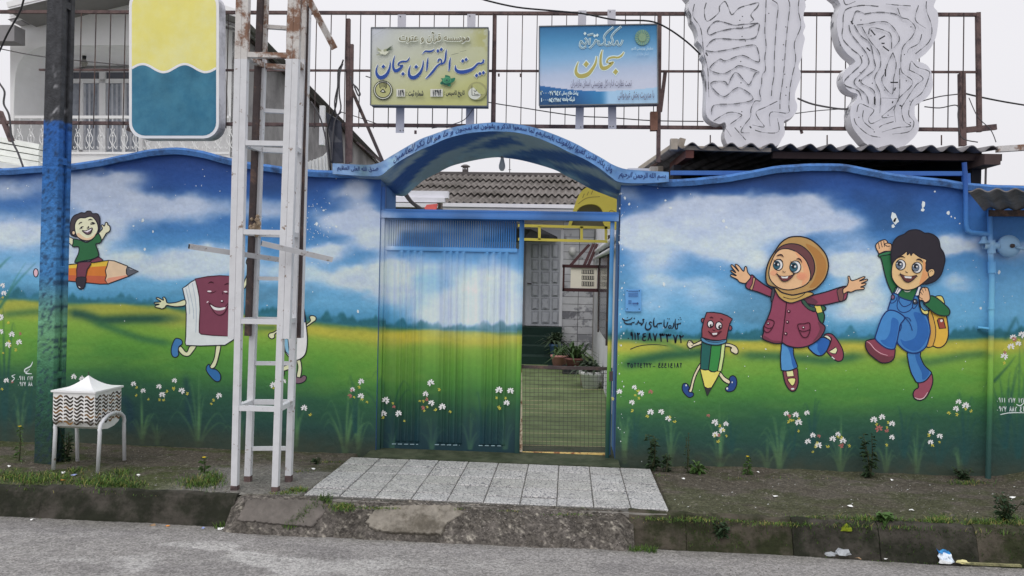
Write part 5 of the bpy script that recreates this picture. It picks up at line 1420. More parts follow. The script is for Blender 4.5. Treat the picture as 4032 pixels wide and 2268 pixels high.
# right courtyard wall
cwx = W(2336, 1300, HY)[0]
cw = thing('courtyard_wall', 'pale side wall of the courtyard with a window strip, running back from the gate', 'wall', (cwx, 4, 0))
MB().box(cwx, .7, 0, cwx+.2, HY+.02, 2.6).build('wall_body', mat('pale_side_wall', A(190, 190, 194), .8, .1, 3), cw)
yA, yB = 3.6, 6.4
MB().box(cwx-.012, yA, .75, cwx+.01, yB, 2.1).build('window', mat('dark_window_glass', A(70, 74, 80), .15, .05), cw)
MB().box(cwx-.03, yA-.05, .70, cwx-.001, yA, 2.15).build('window_frame', M_DARKST, cw); MB().box(cwx-.03, yB, .70, cwx-.001, yB+.05, 2.15).build('window_frame', M_DARKST, cw)
MB().tube([(cwx-.05, 1.2, 1.98), (cwx-.05, 8.8, 2.12)], .04, 8).build('white_pipe', M_WHITEM, cw, True); MB().tube([(cwx-.06, 1.2, 1.88), (cwx-.06, 8.8, 2.0)], .03, 8).build('white_pipe', M_WHITEM, cw, True)
# air conditioner on its bracket
AY = 6.8
ac = thing('air_conditioner', 'beige window air conditioner in a dark red steel cradle above the courtyard', 'air conditioner', W(2290, 1140, AY))
M_AC = mat('beige_enamel', A(204, 198, 184), .5, .06); M_MAR = mat('dark_red_steel', A(58, 34, 36), .6, .15)
def rect(nm, u0, v0, u1, v1, y0, y1, m, par): 
    a, c_ = W(u0, v1, y0), W(u1, v0, y0); return MB().box(a[0], y0, a[2], c_[0], y1, c_[2]).build(nm, m, par)
rect('casing', 2246, 1056, 2352, 1134, AY, AY+.55, M_AC, ac)
gr = part_empty('grille', ac)
for (va, vb) in ((1063, 1078), (1086, 1101), (1109, 1126)):
    rect('grille_opening', 2290, va, 2339, vb, AY-.006, AY+.01, mat('grille_dark', A(54, 52, 52), .8, .1), gr)
    for k in range(7): rect('fin', 2292+k*7, va+1, 2294.5+k*7, vb-1, AY-.012, AY-.004, M_AC, gr)
for (u0, v0, u1, v1) in ((2214, 1046, 2224, 1147), (2352, 1046, 2362, 1147), (2214, 1044, 2362, 1053), (2214, 1137, 2362, 1147)):
    rect('cradle_bar', u0, v0, u1, v1, AY-.03, AY+.03, M_MAR, ac)
for (p, q) in (((2246, 1046), (2318, 966)), ((2300, 1046), (2336, 964)), ((2316, 1046), (2350, 964))): MB().bar(W(p[0], p[1], AY), W(q[0], q[1], AY+.5), .05).build('hanger_bar', M_MAR, ac)

# yellow playground hood and yellow bar behind the gate
M_YEL2 = mat('yellow_paint', A(216, 190, 84), .5, .06, 5)
yh = thing('yellow_hood', 'yellow board with a curved top and a dark round opening behind the gateway', 'play board', W(2350, 890, 1.3))
f3 = lambda x, y: (1400+x*.5694, 700+y*.5694)
outl = catmull([f3(1470, 330), f3(1500, 240), f3(1530, 150), f3(1570, 85), f3(1640, 50), f3(1720, 48), f3(1830, 140), f3(1850, 260), f3(1830, 350), f3(1740, 345), f3(1710, 300), f3(1708, 230), f3(1670, 190), f3(1610, 182), f3(1550, 205), f3(1515, 260), f3(1490, 330)], True, 3)
MB().prism([W(p[0], p[1], 1.25) for p in outl], (0, .06, 0)).build('board', M_YEL2, yh)
hole = catmull([f3(1505, 262), f3(1550, 200), f3(1610, 178), f3(1675, 186), f3(1712, 230), f3(1712, 300), f3(1720, 345), f3(1500, 345)], True, 3)
MB().prism([W(p[0], p[1], 1.33) for p in hole], (0, .03, 0)).build('inner_board', mat('olive_board', A(98, 94, 74), .7, .1), yh)
f = Flat(1.25); f.crop(1400, 700, .5694); M_YL = P_(150, 128, 66)
for q in ([(1540, 180), (1600, 140), (1690, 130)], [(1570, 140), (1582, 110)], [(1600, 122), (1612, 96)], [(1630, 115), (1640, 88)], [(1755, 235), (1770, 225), (1800, 240)]): f.stroke('pencilled_line', M_YL, q, 5)
f.build(yh)
yb = thing('yellow_bar', 'yellow steel ladder bar spanning the opening just behind the gate', 'bar', W(2225, 940, .45))
MB().bar(W(2040, 888, .45), W(2400, 897, .45), .024).build('rail', M_YEL2, yb); MB().bar(W(2040, 942, .45), W(2392, 951, .45), .024).build('rail', M_YEL2, yb)
for u in (2124, 2290, 2386): MB().bar(W(u, 944, .45), W(u, 892, .45), .024).build('strut', M_YEL2, yb)
# ------------------------------------------------------------------ rusty frame above the wall carrying the signs
FY = 0.60
sf = thing('sign_frame', 'rusty steel rail frame with thin rods standing above the wall and carrying the signs', 'frame', W(2000, 500, FY))
def fbar(nm, u0, v0, u1, v1, w, m=M_RUST, y=FY, h=None, par=sf): return MB().bar(W(u0, v0, y), W(u1, v1, y), w, h).build(nm, m, par)
fbar('top_rail', -260, 46, 3852, 58, .029); fbar('middle_rail', 155, 275, 3850, 284, .019); fbar('bottom_rail', -260, 480, 3852, 511, .031)
for u0, v0, u1, v1, w in ((1372, 75, 1368, 650, .036), (1386, 175, 1380, 640, .03), (1948, 62, 1943, 512, .036), (2597, 62, 2592, 640, .036), (3850, 50, 3856, 520, .036), (3786, 290, 3790, 575, .050)):
    fbar('post', u0, v0, u1, v1, w)
fbar('packing_block', 2574, 442, 2574, 515, .065, mat('orange_rust', A(120, 88, 74), .85, .3, 14))
fbar('brace', 2620, 278, 2600, 440, .032); fbar('brace', 3805, 512, 3922, 500, .05, h=.03); fbar('brace', 1375, 330, 1507, 636, .028, M_DARKST); fbar('brace', 1405, 560, 1505, 640, .016, M_DARKST)
fbar('brace', 0, 440, 46, 556, .04)
fbar('stub', 1636, 514, 1636, 527, .02); fbar('stub', 1964, 290, 1964, 301, .016); fbar('stub', 2050, 290, 2050, 303, .016); fbar('stub', 3154, 512, 3158, 526, .02)
k = 0
for i in range(62):
    u = 310+58*i
    if 930 < u < 1080 or u > 3800: continue
    x_ = MB().bar(W(u, 505, FY-.028), W(u+8-(u-2000)*.0015, 50, FY-.028), .0075).build('rod', M_DARKST, sf)
fbar('clip', 505, 505, 530, 515, .05, M_DARKST, FY-.05)

# ------------------------------------------------------------------ sign boxes
SY = 0.42
def sign_box(name, label, quad, paintf):
    TL, TR, BR, BL = quad
    root = thing(name, label, 'sign', W((BL[0]+BR[0])/2, BL[1], SY))
    t = np.linspace(0, 1, 150)[None, :]; s = np.linspace(0, 1, 100)[:, None]
    uu = (BL[0]*(1-t)+BR[0]*t)*(1-s)+(TL[0]*(1-t)+TR[0]*t)*s
    vv = (BL[1]*(1-t)+BR[1]*t)*(1-s)+(TL[1]*(1-t)+TR[1]*t)*s
    P = np.array([[W(uu[i, j], vv[i, j], SY) for j in (0, 149)] for i in (0, 99)])
    q = lambda a: P[0, 0, a]*(1-t)*(1-s)+P[0, 1, a]*t*(1-s)+P[1, 0, a]*(1-t)*s+P[1, 1, a]*t*s
    X, Y, Z = q(0), q(1), q(2)
    c = paintf(t+0*s, 1-s+0*t)
    grid_obj('print', X, Y, Z, np.clip(lin(c)/KW, .004, .85), vcol_mat('vinyl_print', .35, .05, 20, .03, .4), root)
    fr = [W(*p, SY+.002) for p in (TL, TR, BR, BL)]
    MB().prism(fr, (0, .11, 0)).build('sign_case', mat('dark_sign_case', A(88, 88, 94), .6, .15), root)
    M_ED = mat('sign_edge', A(96, 100, 104), .5, .1)
    for a, b_ in ((TL, TR), (TR, BR), (BR, BL), (BL, TL)):
        MB().bar(W(*a, SY-.002), W(*b_, SY-.002), .009, .012).build('edge_strip', M_ED, root)
    return root
def pay1(a, b):
    k = np.clip(.2+.75*b+.45*a-.25+.25*(fbm(a*3, b*3, 71, 3)-.5), 0, 1)[..., None]
    c = np.array((172, 176, 182.))*(1-k)+np.array((162, 164, 106.))*k
    d = (np.clip(b*1.3-.5, 0, 1)*.25)[..., None]
    c = c*(1-d)+np.array((176, 172, 104.))*d
    fl_ = (sstep(.5, .62, fbm(a*14, b*10, 73, 3))*np.exp(-(((a-.95)/.09)**2+((b-.12)/.2)**2))*.6)[..., None]
    return c*(1-fl_)+np.array((146, 144, 76.))*fl_
def pay2(a, b):
    C = np.array([(38, 98, 142), (62, 124, 166), (112, 154, 188), (156, 170, 192), (174, 180, 196), (176, 182, 198)], float)
    s = np.clip(b+.10*(1-a)*(b > 0), 0, 1)
    c = np.stack([np.interp(b+.10*(a-.5)*np.clip(b*2, 0, 1), [0, .16, .38, .58, .75, 1], C[:, i]) for i in range(3)], -1)
    yb_ = .745+.085*np.sin(np.clip(a, 0, .55)/.55*math.pi/2)-.12*np.clip(a-.55, 0, 1)**2*1.5
    m = (b > yb_)[..., None]
    k = sstep(.50, .60, a)[..., None]
    low = (np.array((28, 84, 136.))*(1-.25*(b[..., None]-.8)/.2)+np.array((10, 30, 40.))*a[..., None])*(1-k)+(np.array((146, 178, 204.)))*k
    k2 = sstep(.3, .52, a)[..., None]*(1-k)*.4
    low = low*(1-k2)+np.array((60, 140, 180.))*k2
    return np.where(m, low, c)
sg1 = sign_box('quran_centre_sign', 'olive green sign board lettered in blue calligraphy with round emblems and a green rose', ((1462, 109), (1923, 109), (1919, 418), (1459, 414)), pay1)
sg2 = sign_box('kindergarten_sign', 'blue to lilac sign board with gold calligraphy and white script', ((2123, 104), (2588, 95), (2591, 408), (2123, 416)), pay2)
M_BRK = mat('grey_flat_bar', A(166, 166, 174), .5, .06, 6)
def bracket(par, u, v0, v1, us=0):
    a = W(u-16, v1, FY-.05); c_ = W(u+16, v0, FY-.05)
    p = [W(u-16-us, v1, FY-.05), W(u+16-us, v1, FY-.05), W(u+16, v0, FY-.05), W(u-16, v0, FY-.05)]
    MB().prism(p, (0, .012, 0)).build('hanging_bracket', M_BRK, par)
    for du, dv in ((-6, -8), (6, -9), (-6, 8)):
        vv = v1+dv if dv < 0 else v0+dv
        MB().lathe([(.005, 0), (.005, -.006)], W(u+du, vv, FY-.05), 6, axis='y').build('bolt', M_BLACK, par)
bracket(sg1, 1582, 57, 522, 8); bracket(sg1, 1856, 55, 505, 6); bracket(sg2, 2293, 41, 508, 12); bracket(sg2, 2408, 38, 507, -3)

# writing on the green sign
f = Flat(SY); f.crop(1450, 90, .24155)
HALO = P_(196, 200, 190); NAVY = P_(34, 66, 134); OLV = P_(122, 120, 96)
STK = [[(160, 680, 8), (132, 760, 25), (140, 840, 45), (185, 888, 58), (240, 885, 60), (300, 840, 50), (340, 760, 35), (357, 680, 22), (353, 612, 6)],
       [(435, 528, 6), (410, 620, 26), (405, 710, 34), (427, 772, 46), (470, 778, 52), (525, 738, 42), (562, 692, 20), (508, 692, 12), (482, 682, 14), (505, 650, 25), (560, 628, 28), (618, 628, 26), (655, 600, 22), (672, 560, 8)],
       [(690, 690, 8), (665, 770, 28), (668, 850, 46), (712, 892, 58), (780, 878, 56), (840, 820, 45), (880, 740, 32), (896, 660, 20), (893, 602, 6)],
       [(976, 562, 8), (964, 650, 30), (958, 730, 26), (946, 790, 8)],
       [(1180, 662, 24), (1125, 700, 28), (1062, 780, 36), (1002, 850, 30), (932, 915, 8)], [(1140, 640, 20), (1142, 605, 22), (1170, 590, 22), (1195, 615, 22), (1190, 655, 22)],
       [(1180, 672, 26), (1230, 652, 28), (1256, 600, 30), (1266, 500, 26), (1275, 432, 8)], [(880, 512, 6), (930, 462, 22), (990, 466, 30), (1040, 456, 25), (1085, 426, 6)],
       [(1340, 562, 8), (1326, 650, 30), (1322, 730, 28), (1310, 790, 8)],
       [(1420, 690, 10), (1427, 760, 40), (1480, 797, 56), (1570, 797, 58), (1660, 770, 50), (1722, 730, 35), (1790, 662, 28), (1840, 660, 25), (1872, 632, 22), (1866, 592, 10)], [(1888, 590, 8), (1882, 630, 16), (1868, 660, 20)]]
DIA = [(245, 712, 30), (565, 830, 28), (780, 717, 30), (1135, 457, 27), (1190, 432, 27), (1540, 620, 27), (1595, 597, 27), (1765, 857, 27), (1820, 827, 27), (1876, 812, 27)]
dia = lambda x, y, r: [(x, y-r*1.2), (x+r*1.05, y-r*.1), (x, y+r*1.2), (x-r*1.05, y+r*.1)]
for s_ in STK: f.stroke('calligraphy', HALO, [(a, b_, c_+26) for a, b_, c_ in s_], 0)
for d_ in DIA: f.fill('calligraphy', HALO, dia(d_[0], d_[1], d_[2]+16), False)
for s_ in STK: f.stroke('calligraphy', NAVY, s_, 0)
for d_ in DIA: f.fill('calligraphy', NAVY, dia(*d_), False)
for (x0_, x1_) in ((460, 600), (1012, 1215)): f.fill('number_field', P_(190, 190, 180), [(x0_, 1078), (x1_, 1078), (x1_, 1202), (x0_, 1202)], False)
# emblem left: rings and a comb of bars
f.ell('emblem', P_(30, 34, 34), 240, 1095, 158, 158); f.ell('emblem', P_(186, 188, 172), 240, 1095, 146, 146); f.ell('emblem', P_(30, 34, 34), 240, 1095, 132, 132); f.ell('emblem', P_(160, 160, 110), 240, 1095, 118, 118)
for k_, (x_, y_) in enumerate(((186, 1060), (205, 1075), (224, 1050), (243, 1050), (262, 1050), (281, 1075), (298, 1060))): f.stroke('emblem', P_(30, 34, 34), [(x_, 950), (x_, y_)], 9)
f.fill('emblem', P_(30, 34, 34), [(190, 1120), (240, 1070), (290, 1130), (240, 1140)], False); f.fill('emblem', P_(186, 188, 172), [(212, 1118), (240, 1092), (262, 1120), (240, 1128)], False)
# emblem right: disc, pale crescent and strokes
f.ell('emblem', P_(140, 140, 96), 1772, 1108, 155, 150); f.ell('emblem', P_(186, 188, 176), 1735, 1150, 105, 98); f.fill('emblem', P_(156, 158, 104), [(1700, 1010), (1800, 990), (1890, 1060), (1900, 1150), (1830, 1160), (1760, 1100)])
f.stroke('emblem', P_(40, 44, 44), [(1688, 1020, 6), (1692, 1180, 12), (1780, 1190, 10), (1850, 1165, 5)], 0, False); f.stroke('emblem', P_(40, 44, 44), [(1720, 1100), (1745, 1120), (1768, 1090)], 9); f.stroke('emblem', P_(40, 44, 44), [(1730, 1140), (1735, 1165), (1800, 1165)], 8)
# dove
DV = P_(140, 144, 118); DV2 = P_(188, 190, 172); DV3 = P_(66, 78, 62)
f.fill('dove', DV2, [(150, 450), (220, 440), (290, 430), (340, 400), (330, 470), (280, 520), (220, 510), (150, 535), (190, 490)]); f.fill('dove', DV, [(250, 440), (300, 420), (310, 450), (260, 470)])
for k_ in range(4): f.stroke('dove', DV3, [(300, 440+k_*6, 16), (350, 400+k_*12, 12), (400, 370+k_*22, 4)], 0)
for k_ in range(4): f.stroke('dove', DV, [(210, 455, 12), (170, 420+k_*8, 9), (130, 390+k_*24, 4)], 0)
for k_ in range(3): f.stroke('dove', DV, [(200, 500, 10), (160, 515, 8), (130, 510+k_*14, 3)], 0)
# rose
RG, RG2, RG3 = P_(38, 104, 78), P_(70, 136, 100), P_(26, 74, 62)
f.fill('rose', RG, [(1255, 850), (1330, 870), (1345, 905), (1415, 895), (1400, 950), (1345, 985), (1345, 1030), (1300, 1030), (1270, 1000), (1190, 1005), (1172, 975), (1205, 940), (1185, 905), (1250, 900)])
f.ell('rose', RG2, 1280, 935, 68, 52); f.ell('rose', RG, 1284, 938, 52, 38); f.ell('rose', RG2, 1278, 932, 36, 26); f.ell('rose', RG3, 1280, 935, 22, 15)
f.fill('rose', RG3, [(1205, 960), (1260, 985), (1340, 975), (1300, 1020), (1200, 995)])
f.stroke('scratch', P_(70, 72, 64), [(1350, 522, 3), (1420, 505, 7), (1480, 492, 3)], 0); f.stroke('scratch', P_(70, 72, 64), [(1490, 472), (1600, 450)], 4); f.stroke('scratch', P_(150, 154, 150), [(60, 220), (190, 150), (300, 90), (450, 110)], 5)
f.build(sg1)
w1 = part_empty('lettering_line', sg1); yT = SY-.0095-.0003*3
q1 = lambda x, y: (1450+x*.24155, 90+y*.24155)
def wsign(t_, x0_, y0_, x1_, y1_, m, par, yy=None, wgt=0.0, fa=True, org=(1450, 90), tilt=0):
    write('lettering', t_, (org[0]+x0_*.24155, org[1]+y0_*.24155, org[0]+x1_*.24155, org[1]+y1_*.24155, tilt), yy or (SY-.0012), m, par, wgt, fa)
yt = SY-.0008-.0003*(f.k+2)
wsign('موسسه قرآن و عترت', 490, 140, 1660, 345, HALO, w1, yt, .13); wsign('موسسه قرآن و عترت', 508, 160, 1642, 326, OLV, w1, yt-.0008, .035)
wsign('شماره ثبت :', 625, 1095, 900, 1215, BLK, w1, yt, .07); wsign('تاریخ تاسیس :', 1240, 1095, 1572, 1215, BLK, w1, yt, .07)
pxs = lambda x0_, y0_, x1_, y1_, o_=(1450, 90): (o_[0]+x0_*.24155, o_[1]+y0_*.24155, o_[0]+x1_*.24155, o_[1]+y1_*.24155)
digits(w1, '١٢٩', pxs(480, 1095, 582, 1188), yt, BLK, .15); digits(w1, '١٣٩۴', pxs(1040, 1095, 1195, 1188), yt, BLK, .15)
# writing on the blue sign
f = Flat(SY); f.crop(2110, 80, .24155)
HAL2 = P_(188, 206, 216); GLD = P_(156, 148, 84); GL2 = P_(132, 136, 122)
STK2 = [[(695, 672, 8), (662, 760, 30), (655, 850, 52), (702, 905, 66), (780, 905, 70), (860, 868, 60), (930, 780, 46), (976, 690, 34), (990, 582, 8)],
        [(1086, 478, 8), (1062, 570, 32), (1053, 680, 40), (1075, 768, 56), (1130, 780, 60), (1200, 742, 46), (1262, 682, 20), (1190, 692, 12), (1152, 680, 16), (1190, 622, 30), (1260, 602, 32), (1340, 605, 30), (1400, 570, 26), (1440, 512, 8)]]
DIA2 = [(820, 715, 44), (1300, 840, 42)]
for s_ in STK2: f.stroke('calligraphy', HAL2, [(a, b_, c_+30) for a, b_, c_ in s_], 0)
for d_ in DIA2: f.fill('calligraphy', HAL2, dia(d_[0], d_[1], d_[2]+18), False)
for s_ in STK2: f.stroke('calligraphy', GLD, s_, 0)
for d_ in DIA2: f.fill('calligraphy', GLD, dia(*d_), False)
KD = [[(1415, 318), (1385, 390), (1345, 405), (1322, 335), (1300, 385), (1248, 405)], [(1395, 100), (1300, 175), (1235, 262), (1252, 330), (1222, 392), (1185, 405)], [(1180, 340), (1200, 390), (1150, 408), (1120, 380)],
      [(1265, 110), (1165, 190), (1110, 270), (1125, 340), (1090, 390), (1035, 398), (1010, 362), (1040, 338)], [(1000, 345), (978, 320), (958, 358), (930, 402), (868, 456)], [(882, 290), (866, 400)], [(838, 245), (890, 232), (940, 222)],
      [(800, 285), (832, 335), (800, 392), (768, 372), (735, 338), (718, 415), (760, 452), (822, 425)]]
for s_ in KD: f.stroke('script', HAL2, s_, 34)
for (x_, y_) in ((958, 252), (1000, 242), (800, 215)): f.fill('script', HAL2, dia(x_, y_, 24), False)
for s_ in KD: f.stroke('script', P_(92, 132, 156), s_, 13)
f.ell('emblem', P_(96, 136, 130), 1735, 280, 122, 130)
for k_ in range(18):
    a = k_*math.pi/9; f.stroke('emblem', P_(128, 150, 118), [(1735+40*math.cos(a), 280+42*math.sin(a)), (1735+118*math.cos(a), 280+126*math.sin(a))], 10)
f.ell('emblem', P_(118, 144, 116), 1735, 280, 62, 66)
f.build(sg2)
w2 = part_empty('lettering_line', sg2); GRY = P_(104, 104, 122); PAL = P_(176, 198, 214)
yt = SY-.0008-.0003*(f.k+2)
o2 = dict(org=(2110, 80))
wsign('تحت نظارت اداره کل بهزیستی استان مازندران', 570, 965, 1560, 1105, GRY, w2, yt, .02, **o2)
wsign('با مدیریت بخش غیردولتی', 1335, 1140, 1930, 1300, GRY, w2, yt, .02, **o2)
O2 = (2110, 80)
digits(w2, '٣٠٠٠٧٣٩٤٢', pxs(70, 1152, 410, 1220, O2), yt, HAL2, .2); wsign('پیامک طلاع رسانی', 420, 1150, 690, 1240, HAL2, w2, yt, .07, **o2)
digits(w2, '١٠٠٠۵٤٢٧۵٢', pxs(75, 1265, 415, 1330, O2), yt, HAL2, .2); wsign('شبکه جامعه', 430, 1240, 635, 1335, HAL2, w2, yt, .07, **o2)
wsign('سازمان بهزیستی کشور', 1550, 430, 1910, 490, PAL, w2, yt, .03, **o2); wsign('استان مازندران', 1640, 510, 1835, 585, P_(150, 178, 198), w2, yt, .02, **o2)

# ------------------------------------------------------------------ backs of two lobed cut-out signs
M_BOARD = mat('grey_sign_back', A(188, 188, 195), .6, .04, 3, bump=.05)
M_RIM = mat('pale_sign_rim', A(196, 196, 200), .4, .1, rgb2=A(80, 82, 88), thr=.56, soft=.05, scale2=5)
M_STRIP = mat('strip_wiring', A(122, 122, 128), .6, .1); M_LED = mat('led_strip', A(74, 75, 78), .5, .2)
def lobed(label, pts, ou, lines, holes, extra=None):
    conv = lambda p: (ou+p[0]*.5176, p[1]*.5176)
    P = catmull([conv(p) for p in pts], True, 3)
    root = thing('cutout_sign', label, 'cut-out sign', W(P[0][0], 570, SY), 'cut-out signs seen from behind')
    MB().prism([W(p[0], p[1], SY) for p in P], (0, .004, 0)).build('back_panel', M_BOARD, root)
    b = MB(); n = len(P); a = [W(p[0], p[1], SY+.0045) for p in P]
    cx = sum(q[0] for q in a)/n; cz = sum(q[2] for q in a)/n
    c_ = [q*1.0+np.array(((q[0]-cx)*.03, .13, (q[2]-cz)*.01)) for q in a]
    b.add(a+c_, [(i, (i+1) % n, n+(i+1) % n, n+i) for i in range(n)]); b.poly(c_)
    b.build('rim', M_RIM, root)
    f = Flat(SY); f.crop(ou, 0, .5176)
    for L_ in lines:
        f.stroke('wiring', M_STRIP, L_, 4, n=4)
        Q = catmull([np.array(p, float) for p in L_], False, 6)
        d = 0; on = False; start = 0
        seg = [np.linalg.norm(Q[i+1]-Q[i]) for i in range(len(Q)-1)]
        i = 0
        while i < len(Q)-3:
            j = i; d = 0
            while j < len(Q)-1 and d < 46: d += seg[j]; j += 1
            if d > 25: f.stroke('led_strip', M_LED, [tuple(Q[m]) for m in range(i, j+1)], 7, False)
            d = 0
            while j < len(Q)-1 and d < 34: d += seg[j]; j += 1
            i = j
    for h in holes:
        if len(h) == 2: f.ell('screw_hole', M_BLACK, h[0], h[1], 4.5)
        else: f.stroke('slot', M_BLACK, [h[:2], h[2:]], 10)
    f.build(root)
    return root
left_pts = [(240, -90), (222, 0), (213, 60), (235, 110), (242, 160), (272, 210), (288, 270), (284, 310), (312, 345), (324, 390), (320, 420), (342, 455), (346, 500), (336, 530), (348, 590), (352, 660), (350, 740), (346, 830), (356, 885), (395, 925), (450, 942), (490, 930), (502, 965), (488, 1010), (498, 1070), (560, 1120), (860, 1120), (925, 1055), (948, 1005), (940, 925), (985, 902), (1030, 860), (1042, 800), (1025, 750), (1030, 690), (1062, 610), (1070, 555), (1050, 505), (1075, 440), (1080, 390), (1090, 340), (1100, 290), (1086, 250), (1104, 200), (1090, 150), (1092, 100), (1106, 50), (1098, 0), (1090, -90)]
left_lines = [[(350, 20), (335, 80), (345, 150), (375, 155), (445, 95), (450, 50), (490, 10), (515, 50), (545, 110), (600, 60), (680, 35), (745, 20), (740, 50), (690, 110), (710, 150), (680, 170)],
              [(745, 175), (620, 185), (560, 190), (450, 160), (400, 175), (360, 230), (375, 265), (440, 240), (560, 215), (660, 210), (745, 178), (750, 210), (720, 285), (600, 300), (420, 295), (350, 355)],
              [(345, 385), (420, 392), (550, 370), (690, 342), (735, 360), (755, 460), (720, 465), (620, 420), (500, 462), (450, 450), (380, 510), (390, 540), (480, 560), (560, 520), (610, 500), (750, 545), (720, 560), (680, 640), (650, 625), (580, 550), (540, 590), (515, 645), (490, 620), (400, 622), (390, 660), (480, 735), (560, 680), (610, 668), (695, 725), (690, 765), (560, 790), (410, 800), (390, 870)],
              [(405, 920), (520, 855), (615, 870), (600, 895), (530, 945)], [(805, 0), (800, 130), (795, 240), (805, 350), (795, 440), (800, 530), (775, 570), (770, 640), (755, 700), (765, 765), (720, 770), (690, 830), (685, 890), (640, 950), (615, 1005), (680, 1010)],
              [(850, 0), (895, 40), (885, 160), (875, 300), (868, 430), (865, 570), (850, 660), (845, 730)], [(975, 0), (985, 50), (970, 180), (955, 330), (945, 480), (930, 620), (912, 740), (910, 830)],
              [(1055, 0), (1050, 80), (1068, 200), (1020, 330), (1030, 450), (1005, 570), (985, 680), (978, 800), (970, 860), (840, 855), (835, 960)], [(890, 770), (800, 815), (730, 850), (745, 900), (790, 965), (700, 950)], [(260, 30), (248, 120), (300, 200), (318, 280), (330, 400), (360, 520), (365, 640), (370, 740)], [(720, 990), (800, 1010), (900, 1000), (890, 900)], [(500, 980), (540, 1040)], [(565, 970), (600, 1010), (650, 1065)]]
left_holes = [(825, 102), (605, 155), (625, 125), (625, 205), (622, 278), (648, 312), (955, 205), (937, 340), (932, 456), (612, 468), (614, 630), (946, 565), (960, 663), (620, 850), (955, 725), (612, 965), (680, 960, 692, 975), (345, 400, 360, 425)]
lobed('grey back of a tall lobed column shaped cut-out sign with zigzag strip wiring', left_pts, 2600, left_lines, left_holes)
right_pts = [(500, -90), (520, 0), (536, 40), (520, 90), (508, 150), (510, 220), (525, 290), (548, 355), (592, 412), (650, 465), (612, 500), (575, 530), (556, 570), (556, 620), (580, 670), (622, 702), (665, 716), (658, 755), (625, 800), (610, 850), (616, 920), (636, 980), (685, 1045), (740, 1100), (860, 1130), (1000, 1120), (1070, 1070), (1108, 1030), (1132, 980), (1130, 930), (1105, 890), (1100, 850), (1106, 800), (1160, 770), (1212, 720), (1236, 660), (1236, 600), (1226, 545), (1200, 500), (1160, 478), (1120, 460), (1182, 410), (1232, 350), (1262, 280), (1276, 200), (1280, 140), (1272, 85), (1245, 50), (1262, 0), (1280, -90)]
right_lines = [[(560, 0), (580, 35), (650, 10)], [(825, 48), (700, 40), (590, 65), (560, 110), (555, 200), (552, 290), (620, 370), (680, 420), (697, 480), (640, 540), (570, 610), (575, 650), (670, 690), (700, 760)], [(720, 105), (830, 92), (950, 105), (1010, 140)], [(620, 180), (650, 90), (690, 90), (720, 105)],
               [(600, 190), (620, 260), (700, 360), (740, 420), (750, 490), (690, 560), (640, 630), (730, 720), (750, 790)], [(640, 190), (690, 270), (760, 330), (790, 450), (795, 530), (690, 620), (790, 690), (800, 800)], [(660, 190), (740, 180), (830, 165), (910, 180), (985, 290), (940, 365)], [(700, 205), (760, 310), (830, 400), (840, 500), (795, 600), (840, 720), (835, 860)],
               [(750, 260), (770, 210), (880, 235), (920, 270), (925, 370)], [(935, 400), (900, 470), (870, 560), (850, 600), (870, 660), (930, 715), (940, 600), (960, 490), (935, 400)], [(970, 60), (1000, 130), (1055, 150), (1105, 210), (1080, 280), (1010, 360), (995, 470), (1005, 550), (1080, 610), (1070, 660), (980, 750), (940, 840)],
               [(1070, 45), (980, 40), (880, 30)], [(1130, 40), (1105, 150), (1185, 215)], [(1190, 10), (1190, 80), (1225, 180), (1230, 260), (1200, 330), (1105, 410)], [(1155, 260), (1130, 330), (1060, 370), (1045, 400)], [(985, 520), (985, 700), (960, 790), (850, 890), (940, 885)],
               [(1060, 530), (1075, 465), (1120, 510), (1205, 540), (1210, 580), (1160, 700), (1080, 770), (1055, 870), (1095, 930), (1060, 1000), (930, 1020)], [(1055, 530), (1150, 580), (1160, 610), (1110, 650), (1030, 770), (1000, 830), (1020, 920), (1070, 960), (975, 970), (850, 1005)],
               [(660, 850), (680, 790), (740, 810), (790, 840), (750, 900), (770, 940), (840, 910)], [(640, 900), (660, 950), (750, 1025), (840, 1045)], [(710, 840), (710, 920), (790, 990)], [(940, 925), (860, 950), (830, 970)], [(945, 840), (955, 930)], [(850, 745), (980, 750)]]
right_holes = [(765, 225, 800, 268), (828, 300, 875, 272), (848, 330, 872, 330), (858, 352, 905, 388), (735, 362, 762, 388), (878, 525, 878, 582), (915, 627, 975, 627), (955, 665, 945, 690), (795, 735, 795, 795), (930, 785, 935, 770), (985, 800, 1005, 810), (615, 160, 632, 185), (685, 605, 675, 620), (692, 152), (703, 425), (1022, 415), (778, 633), (873, 685), (1036, 615), (1065, 770), (898, 877), (675, 893), (1068, 933), (793, 1003), (685, 552), (1072, 204), (768, 273)]
lobed('grey back of a snowman shaped cut-out sign with curly strip wiring', right_pts, 3032, right_lines, right_holes)

# plain two colour board in place of the figure sign
bd = thing('plain_board', 'thick rounded board, pale yellow above and teal below, over the left wall', 'sign board', W(690, 545, .36))
def rrect(u0, v0, u1, v1, r, n=6):
    P = []
    for cx_, cy_, a0 in ((u1-r, v0+r, -90), (u1-r, v1-r, 0), (u0+r, v1-r, 90), (u0+r, v0+r, 180)):
        for k_ in range(n+1):
            a = math.radians(a0+90*k_/n); P.append((cx_+r*math.cos(a), cy_+r*math.sin(a)))
    return P
R_ = rrect(508, -40, 862, 545, 60)
MB().prism([W(p[0], p[1], .36) for p in R_], (0, .14, 0), mside=1).build('board', [mat('white_board_rim', A(206, 206, 210), .4, .04), mat('metal_board_side', A(170, 170, 176), .35, .15, rgb2=A(110, 110, 116), thr=.55, scale2=4)], bd)
f = Flat(.36); f.crop(0, 0, 1)
bd['label'] = 'thick rounded board, pale yellow above and teal below, over the left wall'
inn = rrect(519, -29, 851, 534, 52)
